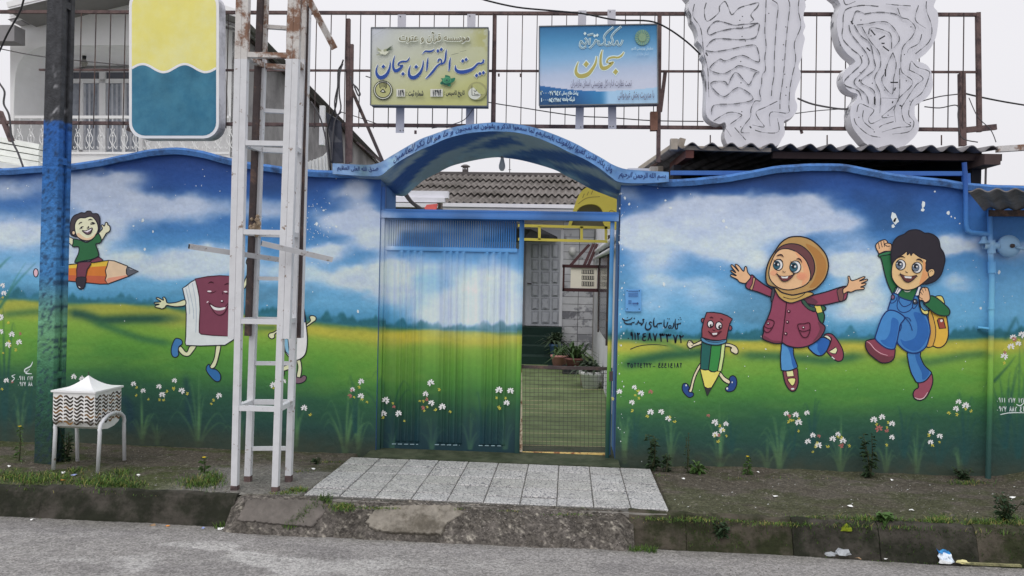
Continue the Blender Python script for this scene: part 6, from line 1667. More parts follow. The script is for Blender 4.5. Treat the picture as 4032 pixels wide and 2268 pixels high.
f.fill('lower_colour', mat('teal_print', A(40, 96, 122), .4, .2, 4, rgb2=A(58, 112, 134), thr=.5, soft=.15, scale2=3), inn, False)
up_ = [p for p in inn if p[1] < 250]
wave = [(851, 250)]+[(851-(332)*k_/14, 268+16*math.sin(k_*.9)) for k_ in range(15)]+[(519, 250)]
top_ = sorted([p for p in inn if p[1] < 200], key=lambda p: math.atan2(p[1]-120, p[0]-685))
f.fill('upper_colour', mat('pale_yellow_print', A(204, 196, 108), .4, .06, 3, rgb2=A(206, 204, 150), thr=.55, soft=.2, scale2=2), [p for p in inn if p[1] < 200 and p[0] > 685]+wave+[p for p in inn if p[1] < 200 and p[0] <= 685], False)
f.stroke('dividing_band', P_(206, 210, 206), wave[1:-1], 9)
f.build(bd)
# small lamp hanging dark in the porch is built with the house

# ------------------------------------------------------------------ shed with corrugated roof behind the right wall
sh = thing('shed', 'open shed with dark corrugated roof edge overhanging the right wall', 'shed', W(3290, 690, 1.0))
RY0, RY1 = .24, 4.2
a = W(2662, 572, RY0); c_ = W(3928, 585, RY0)
M_SHROOF = mat('dark_corrugated_sheet', A(112, 110, 112), .9, .25, 5, bump=.4, rgb2=A(78, 74, 74), thr=.52, scale2=2)
zsl = (c_[2]-a[2])/(c_[0]-a[0]); x_ = a[0]
while x_ < c_[0]-.02:
    x2 = min(x_+.84, c_[0])
    corr_sheet('roof_sheet', x_, x2, RY0-random.uniform(0, .02), RY1, a[2]+zsl*(x_-a[0]), a[2]+zsl*(x_-a[0])+.32, .168, .026, M_SHROOF, sh, per=10, zslope=zsl)
    x_ = x2
for u in (2797, 3033, 3257, 3488, 3707): MB().tube([W(u, 572, RY0+.2), W(u, 532, RY0+.2)], .006, 5).build('roof_bolt', M_DARKST, sh)
MB().bar(W(2690, 583, RY0+.06), W(3034, 592, RY0+.06), .035, .05).build('fascia_plank', mat('old_timber', A(140, 132, 122), .9, .3, 10), sh)
MB().box(W(2640, 588, .2)[0], .2, W(2640, 588, .2)[2], W(2668, 588, .2)[0], .26, W(2640, 545, .2)[2]).build('beam_end', mat('old_timber', A(140, 132, 122)), sh)
MB().bar(W(2716, 606, RY0+.05), W(2650, 655, 2.0), .07, .07, (1, 0, 0)).build('side_beam', mat('red_oxide_steel', A(96, 62, 56), .8, .2), sh)
MB().bar(W(3040, 612, RY0+.15), W(3938, 622, RY0+.15), .06).build('purlin', mat('brown_purlin', A(66, 54, 52), .85, .2), sh)
MB().box(W(3925, 640, .2)[0]-.1, .2, W(3925, 648, .2)[2], W(3940, 640, .2)[0], .6, W(3925, 606, .2)[2]).build('beam_end', mat('brown_purlin', A(66, 54, 52)), sh)
MB().bar(W(2640, 681, .14), W(3806, 684, .14), .036).build('blue_beam', mat('blue_beam', A(54, 92, 150), .6, .15), sh)
MB().bar(W(3803, 684, .12), W(3806, 760, .12), .05).build('blue_beam', mat('blue_beam', A(54, 92, 150)), sh)
rz = lambda y_, zb_: zb_+.32*(y_-RY0)/(RY1-RY0)-.004
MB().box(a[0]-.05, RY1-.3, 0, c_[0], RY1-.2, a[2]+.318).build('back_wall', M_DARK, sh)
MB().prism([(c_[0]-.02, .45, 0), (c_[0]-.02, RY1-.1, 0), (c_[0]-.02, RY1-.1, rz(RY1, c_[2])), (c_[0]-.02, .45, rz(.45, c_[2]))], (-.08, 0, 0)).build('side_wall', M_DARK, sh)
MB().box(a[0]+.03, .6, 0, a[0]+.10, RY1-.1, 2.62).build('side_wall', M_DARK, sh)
MB().bar(W(2600, 655, 1.2), W(2600, 720, 1.2), .05).build('post', mat('old_timber', A(140, 132, 122)), sh)
MB().bar(W(2560, 660, 1.6), W(2615, 625, 1.6), .03).build('strut', M_DARKST, sh); MB().box(W(2560, 700, 1.5)[0], 1.5, W(2560, 706, 1.5)[2], W(2600, 700, 1.5)[0], 1.6, W(2560, 655, 1.5)[2]).build('block', mat('white_block', A(176, 172, 168)), sh)
# ridge plank of the shed's left verge
MB().bar(W(2684, 566, RY0+.1), W(2516, 670, 6.5), .05, .1).build('verge_board', mat('old_timber', A(140, 132, 122)), sh)
o = MB().bar(W(3925, 588, .3), W(4150, 574, .3), .05, .05).build('white_beam', M_RUSTW); tag(o, 'chipped white timber beam end sticking out past the shed roof', 'beam')
ne = thing('neighbour_eave', 'dark corrugated awning of the next house above the round regulator', 'awning', W(3990, 820, -.2))
ys0, ys1 = -.60, -.03
P0, P1 = W(3813, 746, ys0), W(3874, 822, ys1)
b = MB(); pts = []; n_ = 100
for yy, p_ in ((ys0, P0), (ys1, P1)):
    for dz in (0, -.009):
        for i in range(n_+1):
            x_ = p_[0]+1.5*i/n_; pts.append((x_, yy, p_[2]+.012*math.sin(x_*48)+dz+.02*i/n_))
k = n_+1; F = []
for i in range(n_): F += [(i, i+1, 2*k+i+1, 2*k+i), (k+i+1, k+i, 3*k+i, 3*k+i+1), (k+i, k+i+1, i+1, i), (2*k+i, 2*k+i+1, 3*k+i+1, 3*k+i)]
F += [(0, 2*k, 3*k, k), (k-1, 2*k-1, 4*k-1, 3*k-1)]
b.add(pts, F); b.build('awning_sheet', M_SHROOF, ne)
MB().bar(P1+np.array((.02, -.03, -.04)), P1+np.array((1.5, -.03, -.02)), .05, .04).build('awning_beam', M_DARKST, ne)
# far wall of neighbour above
o = MB().box(W(3808, 740, 6)[0], 6, 1.0, W(3808, 740, 6)[0]+4, 6.3, W(3808, 727, 6)[2]).build('far_parapet', mat('far_grey_parapet', A(170, 168, 168), .9, .1)); tag(o, 'pale grey parapet in the gap right of the shed', 'parapet')
MB_ = MB().tube([W(3880, 732, 2.5), W(3882, 650, 2.5), W(3895, 620, 2.5)], .012, 5).build('cable', M_CABLE); tag(MB_, 'thin dark cable rising from the awning right of the shed', 'cable')

# ------------------------------------------------------------------ overhead cables
def cable(label, pts, y, r, m=M_CABLE, grp=None):
    Q = catmull([np.array((*p, 0.0)) for p in pts], False, 5)
    ys = y if isinstance(y, (list, tuple)) else (y, y)
    P = [W(q[0], q[1], ys[0]+(ys[1]-ys[0])*i/(len(Q)-1)) for i, q in enumerate(Q)]
    o = MB().tube(P, r, 6).build('cable', m, smooth=True); tag(o, label, 'cable', grp); return o
cable('thick black overhead cable sagging past the blue sign to the lobed column sign', [(1860, -20), (1909, 0), (2033, 28), (2162, 41), (2297, 54), (2421, 78), (2556, 83), (2628, 111), (2706, 166), (2758, 215)], (.2, .40), .0075, M_BLACK)
cable('black cable hanging down the left edge of the picture from the top', [(100, -20), (93, 0), (78, 47), (31, 130), (0, 197), (-30, 260)], -.3, .008, M_BLACK)
cable('dark twisted cable curling down to the wall top left of the pole', [(-20, 300), (0, 331), (18, 362), (15, 409), (36, 455), (47, 549), (70, 600), (93, 662)], .3, .009)
cable('thin wire stretched from the left edge across the white porch', [(-60, 182), (0, 192), (176, 224), (520, 259), (800, 285)], 2.2, .006)
cable('thin service wire running behind both signs', [(1440, 300), (1600, 345), (1925, 403), (2030, 420), (2260, 455), (2400, 463), (2570, 475), (2770, 478)], .75, .005)
cable('pair wire slung between the two cut-out signs', [(3140, 387), (3200, 410), (3300, 428), (3350, 428)], .5, .008)
cable('thin tie wire between the two cut-out signs', [(3130, 447), (3230, 435), (3350, 427)], .5, .004)
cable('black cables leaving the frame post toward the right edge', [(3792, 366), (3850, 380), (3950, 400), (4060, 418)], (.6, 1.5), .008, M_BLACK)
cable('thin grey wire looped beside the frame post and dipping to the roof', [(3640, 420), (3700, 425), (3768, 415), (3772, 460), (3785, 540), (3850, 560)], .5, .005)
cable('slack wire from snowman sign to the frame post', [(3630, 398), (3700, 380), (3770, 371)], .5, .005)
cable('thin guy wire from the corner of the frame to the awning', [(3815, 385), (3850, 460), (3900, 510), (3922, 560)], .5, .004)
cable('grey wire drooping from the olive sign to the arch', [(1862, 430), (1830, 470), (1780, 490), (1700, 505)], .5, .004)
cable('thin wire from tower post to the brace above the arch', [(1340, 440), (1420, 465), (1520, 500)], .62, .004)
# bundle tied to the post left of the arch
cbn = thing('cable_bundle', 'tangle of cables and black plastic tied to the rusty post left of the arch', 'cable bundle', W(1320, 660, .5))
for P in ([(1352, 235), (1345, 255), (1332, 280), (1330, 340), (1322, 420), (1300, 470), (1290, 520), (1297, 600), (1302, 670)], [(1350, 250), (1338, 290), (1336, 370), (1342, 430), (1318, 480), (1310, 560), (1306, 640)], [(1225, 400), (1255, 450), (1272, 500), (1285, 560), (1300, 660)], [(1380, 300), (1390, 330), (1405, 345), (1418, 370), (1410, 375), (1395, 340)], [(1335, 270), (1332, 330), (1318, 400), (1325, 450), (1345, 440)]):
    MB().tube([W(q[0], q[1], .5) for q in catmull([np.array(p, float) for p in P], False, 4)], .0075, 5).build('strand', random.choice((M_CABLE, M_BLACK)), cbn, True)
P = [(1282, 440), (1318, 462), (1342, 480), (1346, 560), (1350, 640), (1304, 642), (1300, 560), (1290, 500)]
b = MB(); b.prism([W(p[0], p[1], .52+.02*math.sin(i*2)) for i, p in enumerate(P)], (0, .03, 0)); b.build('plastic_sheet', mat('black_plastic', A(48, 50, 58), .45, .25, 9, bump=.6, bscale=20), cbn)
# ------------------------------------------------------------------ white house behind the left wall
HD = np.array((-.09, 1.0, 0)); HD /= np.linalg.norm(HD)      # its side runs back along this direction
HX = np.array((1.0, .09, 0)); HX /= np.linalg.norm(HX)
HP = W(957, 400, 6.0)
def H(u, v, d=0.0): return PL(u, v, HP+HD*d, HD)
hs = thing('white_house', 'white two storey house with arched balcony and shallow gable behind the left wall', 'house', H(480, 900)*np.array((1, 1, 0)))
M_HW = mat('white_house_render', A(222, 219, 218), .9, .05, 1.5, bump=.2, bscale=25)
M_HG = mat('grey_side_render', A(128, 127, 127), .95, .18, 1.2, bump=.4, bscale=14, rgb2=A(98, 97, 98), thr=.55, scale2=.8)
zc = H(957, 128)[2]
outer = [H(40, 1100), H(957, 1100), H(957, 128), H(500, 20), H(40, 75)]
hole = [H(*p) for p in catmull([(54, 600), (54, 471), (56, 380), (62, 290), (84, 232), (129, 196), (185, 179)], False, 3)]+[H(*p) for p in catmull([(700, 177), (790, 186), (840, 212), (872, 255), (890, 310), (902, 466), (904, 600)], False, 3)]
MB().polyhole(outer, hole).build('front_wall', M_HW, hs, fixn=False)
n = len(hole); b = MB(); back = [p+HD*1.3 for p in hole]
b.add(hole+back, [(i, (i+1) % n, n+(i+1) % n, n+i) for i in range(n)])
b.build('arch_reveal', mat('porch_reveal', A(214, 211, 211), .9, .05), hs)
wb = [p+HD*1.3 for p in (H(20, 640), H(940, 640), H(940, 150), H(20, 150))]
MB().poly(wb).build('porch_back_wall', mat('porch_wall', A(220, 217, 217), .9, .05), hs)
hb = lambda u, v, d=1.28: H(u, v, d)
def hrect(nm, u0, v0, u1, v1, d, th, m, par): return MB().prism([H(u0, v1, d), H(u1, v1, d), H(u1, v0, d), H(u0, v0, d)], HD*th).build(nm, m, par)
wn_ = part_empty('window', hs)
hrect('glass', 265, 318, 550, 606, 1.24, .03, mat('curtained_glass', A(140, 144, 152), .25, .25, 9, rgb2=A(104, 110, 120), thr=.5, soft=.2, scale2=3), wn_)
hrect('fanlight', 265, 282, 550, 312, 1.24, .03, mat('dark_fanlight', A(92, 94, 102), .2, .1), wn_)
M_FR = mat('white_window_frame', A(216, 216, 220), .5, .03)
for (u0, v0, u1, v1) in ((265, 270, 560, 282), (265, 310, 560, 326), (262, 270, 274, 606), (312, 326, 326, 606), (390, 282, 414, 606), (480, 326, 490, 606), (545, 270, 560, 606), (265, 590, 390, 606)):
    hrect('frame_bar', u0, v0, u1, v1, 1.19, .05, M_FR, wn_)
# curtain folds behind the glass
for k in range(12): hrect('curtain_fold', 330+k*18, 330, 338+k*18, 590, 1.235, .004, mat('curtain_cloth', A(162, 164, 170), .9, .15, 12), wn_)
# balcony rail with scrolled balusters
bl = part_empty('balcony', hs, 'white balcony rail with scrolled iron balusters')
hrect('rail', 56, 455, 902, 466, -.06, .06, M_HW, bl)
hrect('lower_rail', 56, 598, 902, 606, -.06, .05, M_HW, bl)
hrect('base_slab', 42, 620, 957, 690, -.1, .2, M_HW, bl)
M_IRON = mat('white_iron', A(208, 208, 212), .5, .05)
def baluster(u):
    b = MB(); d = -.05
    for sgn in (-1, 1):
        b.tube([H(q[0], q[1], d) for q in catmull([np.array(p, float) for p in ((u+sgn*8, 507), (u+sgn*3, 520), (u+sgn*12, 540), (u+sgn*11, 555), (u+sgn*3, 572), (u+sgn*13, 586), (u+sgn*16, 576))], False, 2)], .008, 4)
    b.tube([H(u, 466, d), H(u, 507, d)], .008, 4); b.tube([H(u, 520, d), H(u, 600, d)], .008, 4)
    b.lathe([(.002, -.025), (.022, 0), (.002, .025)], H(u, 537, d), 6)
    return b
for k in range(19): baluster(76+46*k).build('baluster', M_IRON, bl)
# gable roof: verges and soffit
M_FAS = mat('white_fascia', A(206, 206, 210), .5, .06); M_SOF = mat('panelled_soffit', A(150, 147, 150), .8, .06)
def verge(p, q, up):
    a = H(*p, -.35); b_ = H(*q, -.35)
    for i in range(3):
        o_ = np.array((0, 0, .13-.10*i)); th = HD*(.04*i)
        MB().bar(a+o_+th, b_+o_+th, .085, .05, HD).build('verge_board', M_FAS, hs)
    b = MB(); b.add([a+np.array((0, 0, -.1)), b_+np.array((0, 0, -.1)), b_+HD*.4+np.array((0, 0, -.1)), a+HD*.4+np.array((0, 0, -.1))], [(0, 1, 2, 3)])
    b.build('soffit', M_SOF, hs)
    for k in range(14):
        t = k/14; p_ = a*(1-t)+b_*t+np.array((0, 0, -.103)); MB().bar(p_, p_+HD*.4, .008, .006, HX).build('soffit_joint', mat('soffit_joint', A(112, 110, 112), .8), hs)
verge((500, -62), (968, 92), 1); verge((500, -62), (30, 52), 1)
MB().add([H(500, -75, -.8), H(975, 82, -.8), H(975, 82, -.8)+HD*14, H(500, -75, -.8)+HD*14, H(22, 40, -.8), H(22, 40, -.8)+HD*14], [(0, 1, 2, 3), (4, 0, 3, 5)]).build('roof', mat('grey_house_roof', A(120, 118, 118), .9, .1), hs)
# side wall running back with gutter line
L = 1.0
for k in range(400):
    u_, v_ = proj(*(np.array((HP[0], HP[1], zc))+HD*L))
    if u_ > 1502: break
    L += .05
c0 = np.array((HP[0], HP[1], 0.0))
sw = [c0, c0+HD*L, c0+HD*L+np.array((0, 0, zc)), c0+np.array((0, 0, zc))]
MB().prism(sw, -HX*.2).build('side_wall', M_HG, hs)
MB().bar(c0+np.array((0, 0, zc+.03))+HX*.06, c0+HD*L+np.array((0, 0, zc+.03))+HX*.06, .10, .06, HX).build('gutter', mat('grey_gutter', A(150, 150, 152), .6, .1), hs)
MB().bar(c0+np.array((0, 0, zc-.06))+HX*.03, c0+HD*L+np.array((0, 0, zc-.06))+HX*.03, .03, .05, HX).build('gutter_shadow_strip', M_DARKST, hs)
for k in range(int(L/1.2)):
    p_ = c0+HD*(1.2*k+.6)+np.array((0, 0, zc-.12))+HX*.05; MB().bar(p_, p_+np.array((0, 0, .2)), .03, .03).build('gutter_clip', M_DARKST, hs)
MB().bar(H(950, 140, -.06), H(944, 700, -.06), .07, .05).build('downpipe', M_FAS, hs)
lp = thing('porch_lamp', 'dark bare lamp hanging under the balcony arch beside the pole', 'lamp', H(332, 240, .6))
MB().tube([H(332, 188, .6), H(332, 206, .6)], .01, 5).build('wire', M_BLACK, lp); MB().lathe([(.02, 0), (.035, -.06), (.03, -.12)], H(332, 206, .6), 8).build('socket', M_BLACK, lp); MB().lathe([(.03, -.12), (.06, -.18), (.04, -.24), (.001, -.26)], H(332, 206, .6), 10).build('bulb', mat('dim_bulb', A(120, 118, 112), .3), lp, True)
# grey balcony corner of the next house at the far left
o = MB().box(W(-300, 150, 5.2)[0], 5.2, W(30, 162, 5.2)[2], W(56, 150, 5.2)[0], 5.45, W(30, 98, 5.2)[2]).build('grey_balcony_slab', mat('grey_slab', A(126, 124, 126), .9, .1)); tag(o, 'grey concrete balcony slab cut by the left edge of the picture', 'balcony')
# low corrugated roof and sheets between house and wall
lr = thing('lean_to_roof', 'white ribbed metal lean-to roof in front of the white house left of the pole', 'roof', W(70, 660, 1.4))
for i in range(5):
    p, q = W(-120, 528+i*26, 1.6-.2*i), W(172, 582+i*24, 1.6-.2*i)
    MB().bar(p, q, .055, .16).build('roof_rib', mat('white_ribbed_metal', A(198, 200, 196), .6, .12, 6), lr)
MB().add([W(-120, 528, 1.75), W(172, 584, 1.75), W(172, 690, .7), W(-120, 650, .7)], [(0, 1, 2, 3)]).build('roof_sheet', mat('white_ribbed_metal', A(198, 200, 196)), lr)
wsx = thing('white_sheet', 'buckled white corrugated sheet standing behind the wall by the tower', 'sheet', W(1225, 690, 1.2))
Q = [(1160, 655), (1190, 645), (1230, 632), (1270, 615), (1285, 600), (1292, 700), (1160, 700)]
MB().prism([W(*p, 1.2) for p in Q], (0, .02, 0)).build('sheet', mat('white_sheet_metal', A(208, 206, 202), .7, .08, 8), wsx)
for k in range(9): MB().bar(W(1166+14*k, 652-5*k, 1.19), W(1168+14*k, 698, 1.19), .012).build('rib', mat('white_sheet_metal', A(208, 206, 202)), wsx)
o = MB().box(W(1255, 600, 1.5)[0], 1.5, W(1255, 570, 1.5)[2], W(1273, 600, 1.5)[0], 1.55, W(1255, 415, 1.5)[2]).build('white_strip', M_PLASTER); tag(o, 'narrow white strip board against the grey side wall', 'board')
# ------------------------------------------------------------------ ground, road, kerbs
KG = 1.16
def AG(r, g, b): return A(r, g, b, KG)
o = MB().add([(-400, -400, -.34), (400, -400, -.34), (400, 400, -.34), (-400, 400, -.34)], [(0, 1, 2, 3)]).build('ground', mat('far_ground', AG(110, 108, 100), .95, .2, .3)); tag(o, kind='structure')
def terrain(name, x0, x1, y0, y1, step, zf, paint, m, kind='structure', parent=None):
    xs = np.arange(x0, x1+step*.5, step); ys = np.arange(y0, y1+step*.5, step)
    X, Y = np.meshgrid(xs, ys); Z = zf(X, Y)
    o = grid_obj(name, X, Y, Z, np.clip(paint(X, Y), .004, .85), m, parent, True)
    if kind and parent is None: o['kind'] = kind
    return o
M_ASPH = vcol_mat('worn_asphalt', .92, .9, 160, .26, .25, 130)
M_SOIL = vcol_mat('trodden_soil', .97, .9, 110, .3, .15, 90)
def speckle(m, scale, amp):
    """grains of differing brightness"""
    nt = m.node_tree; N = nt.nodes; L_ = nt.links
    geo = [n for n in N if n.type == 'NEW_GEOMETRY'][0]; sc = [n for n in N if n.type == 'VECT_MATH'][0]
    vo = N.new('ShaderNodeTexVoronoi'); vo.inputs['Scale'].default_value = scale
    L_.new(geo.outputs['Position'], vo.inputs['Vector'])
    mr = N.new('ShaderNodeMapRange'); mr.inputs[3].default_value = 1-amp; mr.inputs[4].default_value = 1+amp
    sp = N.new('ShaderNodeSeparateColor'); L_.new(vo.outputs['Color'], sp.inputs[0]); L_.new(sp.outputs[0], mr.inputs[0])
    s2 = N.new('ShaderNodeVectorMath'); s2.operation = 'SCALE'
    L_.new(sc.outputs[0], s2.inputs[0]); L_.new(mr.outputs[0], s2.inputs['Scale']); L_.new(s2.outputs[0], N['Principled BSDF'].inputs['Base Color'])
speckle(M_ASPH, 95, .34); speckle(M_SOIL, 85, .36)
def mixp(a, c1, c2): a = np.clip(a, 0, 1)[..., None]; return c1*(1-a)+c2*a
def road_paint(X, Y):
    c = np.array((160, 157, 155.))*np.ones(X.shape)[..., None]
    n1 = fbm(X*2.2, Y*5, 81, 4); n2 = fbm(X*14, Y*26, 83, 3); n3 = fbm(X*45, Y*60, 84, 2)
    c = mixp(sstep(.5, .68, n1)*.5, c, np.array((134, 131, 131.)))
    wp = sstep(.46, .62, fbm(X*3, Y*6, 85, 4))*np.exp(-((X+1.9)/1.3)**2)*sstep(-1.72, -1.95, Y)
    c = mixp(np.clip(wp*1.0*(.35+n2), 0, .8), c, np.array((200, 198, 196.)))
    c = mixp(sstep(.66, .74, n2)*.18, c, np.array((94, 92, 92.)))
    c = mixp(sstep(.74, .8, fbm(X*38, Y*38, 88, 2))*.5, c, np.array((176, 172, 168.)))
    c = c*(.92+.16*n3)[..., None]
    e = sstep(-1.80, -1.60, Y)*.45*fbm(X*5, Y*5, 89, 3)
    c = mixp(e, c, np.array((92, 92, 78.)))
    return lin(np.clip(c, 0, 255))/KG
edge = lambda X: -1.615+.02*np.sin(X*1.7)+.03*(fbm(X*3, X*0+2, 90, 3)-.5)
terrain('road', -5.2, 4.6, -2.7, -1.53, .0105, lambda X, Y: -.202+.012*(fbm(X*1.5, Y*1.5, 91, 3)-.5)+.005*(fbm(X*22, Y*22, 92, 3)-.5)-.024*sstep(-.03, .03, Y-edge(X)-.035)*sstep(.2, .8, X)+.006*sstep(-.5, -.2, -X), road_paint, M_ASPH)
o = MB().add([(-60, -14, -.21), (60, -14, -.21), (60, -2.69, -.21), (-60, -2.69, -.21)], [(0, 1, 2, 3)]).add([(-60, -2.69, -.21), (-5.19, -2.69, -.21), (-5.19, -1.5, -.21), (-60, -1.5, -.21)], [(0, 1, 2, 3)]).add([(4.59, -2.69, -.21), (60, -2.69, -.21), (60, -1.5, -.21), (4.59, -1.5, -.21)], [(0, 1, 2, 3)]).build('road', mat('road_asphalt', AG(132, 130, 128), .92, .2, 5, bump=.6, bscale=80)); tag(o, kind='structure')
o = MB().box(-60, -19, -.3, 60, -14, -.05).build('pavement', mat('far_pavement', AG(140, 136, 128), .9, .15, 2)); tag(o, kind='structure')
TX0, TX1, TY0, TY1 = -1.79, .70, -1.42, -.262
def soil_h(X, Y):
    z = -.03*(1+Y/1.45)+.020*(fbm(X*2.2, Y*3, 93, 3)-.5)+.010*(fbm(X*9, Y*9, 94, 3)-.5)+.004*(fbm(X*30, Y*30, 95, 2)-.5)
    z = z+.05*sstep(-.25, .0, Y)*sstep(.6, 1.5, X)*.4-.02*sstep(-1.42, -1.48, Y)
    z = z+.09*sstep(3.35, 4.1, X)*sstep(-.9, -.2, Y)
    k = (X > TX0-.02) & (X < TX1+.02) & (Y > TY0-.06)
    return np.where(k, -.055, z)
def soil_paint(X, Y):
    n1 = fbm(X*1.6, Y*2.4, 96, 4); n2 = fbm(X*6, Y*9, 97, 3); n3 = fbm(X*32, Y*40, 98, 3)
    c = np.array((94, 88, 79.))*np.ones(X.shape)[..., None]
    c = mixp(sstep(.42, .66, n1)*.6, c, np.array((108, 102, 95.)))
    c = mixp(sstep(.5, .7, n2)*.4, c, np.array((76, 72, 64.)))
    moss = sstep(.40, .62, n2*.55+n1*.3+.22*sstep(-.5, -1.35, Y)+.12*sstep(-.35, 0, Y))
    left = sstep(-2.4, -3.0, X)
    c = mixp(moss*(.45+.4*left), c, np.array((78, 86, 54.)))
    slab = sstep(-2.95, -2.6, X+.2*(n2-.5))*sstep(-1.72, -1.85, X)*sstep(-.5, -.75, Y+.25*(n2-.5))
    c = mixp(slab*.85, c, np.array((136, 133, 130.)))
    c = mixp(sstep(.76, .82, fbm(X*36, Y*36, 99, 2))*.5, c, np.array((150, 144, 138.)))
    c = c*(.86+.28*n3)[..., None]
    return lin(np.clip(c, 0, 255))/KG
terrain('sidewalk', -7.0, 5.6, -1.445, .03, .013, soil_h, soil_paint, M_SOIL)
# kerb stones
M_KERB = mat('mossy_kerb_concrete', AG(86, 80, 70), .97, .4, 9, bump=1.0, bscale=34, rgb2=AG(50, 54, 34), thr=.5, soft=.1, scale2=4.2)
M_KERB2 = mat('dark_kerb_concrete', AG(76, 72, 66), .97, .35, 7, bump=.9, bscale=30, rgb2=AG(42, 44, 34), thr=.48, soft=.1, scale2=3.6)
kb = thing('kerb', 'weathered concrete kerb stones', 'kerb', (0, -1.5, -.2)); del kb['category']; kb['kind'] = 'structure'; 
def kerb_stone(x0, x1, m):
    n_ = 40; b = MB(); dz = random.uniform(-.008, .008); dy = random.uniform(-.008, .008)
    prof = [(-1.40, -.03), (-1.415, .0), (-1.445, .003), (-1.474, -.006), (-1.492, -.03), (-1.512, -.08), (-1.530, -.13), (-1.546, -.18), (-1.562, -.225), (-1.40, -.30)]
    pts = []
    for i in range(n_+1):
        x = x0+(x1-x0)*i/n_
        for (py, pz) in prof:
            j = fbm(np.array(x*7.0), np.array(pz*12+py*7), 101, 4)-.5; j = j*1.5+.6*max(0, float(fbm(np.array(x*2.3), np.array(pz*3.), 102, 3))-.6)*3
            pts.append((x, py+dy+float(j)*.022, pz+dz+float(j)*.016))
    k = len(prof); F = [tuple(range(k)), tuple(range(n_*k, n_*k+k))[::-1]]
    for i in range(n_):
        for j in range(k): F.append((i*k+j, i*k+(j+1) % k, (i+1)*k+(j+1) % k, (i+1)*k+j))
    b.add(pts, F); return b.build('kerb_stone', m, kb)
x = -7.0
for x1 in (-5.9, -4.75, -3.62, -2.24):
    kerb_stone(x+.002, x1-.002, random.choice((M_KERB, M_KERB2))); x = x1
x = .43
for x1 in (.80, 1.48, 2.02, 2.62, 3.6, 4.6, 5.6):
    kerb_stone(x+.002, x1-.002, random.choice((M_KERB, M_KERB2))); x = x1
# filled ramp in the kerb gap
ramp_n = np.array((0, -.2, .21)); ramp_n /= np.linalg.norm(ramp_n); RP0 = np.array((0, -1.455, .0))
def RPt(u, v): return PL(u, v, RP0, ramp_n)
xs = np.linspace(-2.26, .46, 190); t = np.linspace(0, 1, 44)[:, None]
X = xs[None, :]+0*t; yb_ = -1.70-.012*np.sin(X*5)
Y = -1.40+(yb_+1.40)*t; Z = np.where(Y > -1.455, -.004+0*Y, -(-1.455-Y)*.95)
ed = sstep(-2.26, -2.18, X)*sstep(.46, .36, X)
Z = Z+.035*np.sin(np.clip((-1.44-Y)/.22, 0, 1)*math.pi)*ed+.03*(fbm(X*4, Y*6+t, 103, 3)-.5)+.012*(fbm(X*20, Y*20, 104, 3)-.5)-.02*(1-ed)
def ramp_paint(X, Y, T):
    Y = T*.42
    n1 = fbm(X*4, Y*7, 105, 4); n3 = fbm(X*40, Y*50, 106, 2); n4 = fbm(X*24, Y*30, 107, 2)
    c = np.array((104, 99, 94.))*np.ones(X.shape)[..., None]
    c = mixp(sstep(.45, .62, n1)*.6, c, np.array((84, 80, 74.)))
    c = mixp(sstep(.70, .76, fbm(X*60, Y*60, 107, 2))*.6, c, np.array((176, 170, 158.)))
    c = mixp(sstep(.5, .62, fbm(X*9, Y*12, 108, 2))*.7*sstep(.25, .0, T), c, np.array((72, 92, 48.)))
    return lin(np.clip(c*(.72+.56*n3)[..., None], 0, 255))/KG
o = grid_obj('kerb_ramp', X, Y, Z, np.clip(ramp_paint(X, Y, t+0*X), .004, .8), M_SOIL, None, True); o['kind'] = 'structure'
def slab(P, th, m, lift=.012):
    Q = []
    n_ = len(P)
    for i in range(n_):
        p, q = np.array(P[i], float), np.array(P[(i+1) % n_], float); k_ = max(int(np.linalg.norm(q-p)/7), 1)
        for k in range(k_):
            r = p+(q-p)*k/k_; Q.append(r+np.array((random.gauss(0, 2.6), random.gauss(0, 1.8))))
    c_ = sum(Q)/len(Q); b = MB(); n_ = len(Q)
    R = []
    for s_, l in ((1.0, -.02), (.985, lift*.6), (.955, lift)):
        R.append([RPt(*(c_+(q-c_)*s_))+ramp_n*(l+.02+(random.gauss(0, .002) if s_ > .96 else 0)) for q in Q])
    pts = R[0]+R[1]+R[2]
    b.add(pts, [(j*n_+i, j*n_+(i+1) % n_, (j+1)*n_+(i+1) % n_, (j+1)*n_+i) for j in (0, 1) for i in range(n_)]); b.poly(R[2])
    return b.build('concrete_slab', m)
c2 = lambda x, y: (900+x*.599, 1400+y*.599)
SL1 = mat('smeared_concrete', AG(116, 110, 105), .95, .25, 16, bump=.9, bscale=14, rgb2=AG(104, 99, 94), thr=.52, scale2=5); SL2 = mat('pale_concrete_patch', AG(146, 140, 130), .95, .28, 20, bump=1.0, bscale=34, rgb2=AG(104, 98, 88), thr=.54, soft=.1, scale2=7)
o = slab([c2(125, 962), c2(300, 955), c2(635, 965), c2(642, 1045), c2(560, 1140), c2(300, 1120), c2(60, 1095)], .03, SL1); tag(o, 'smeared grey concrete slab laid on the kerb gap below the white tower', 'slab')
o = slab([c2(985, 1005), c2(1230, 995), c2(1480, 1000), c2(1560, 1045), c2(1440, 1120), c2(1400, 1190), c2(1180, 1185), c2(960, 1165), c2(900, 1110)], .04, SL2, .016); tag(o, 'pale broken concrete patch in the kerb gap below the tiles', 'slab')
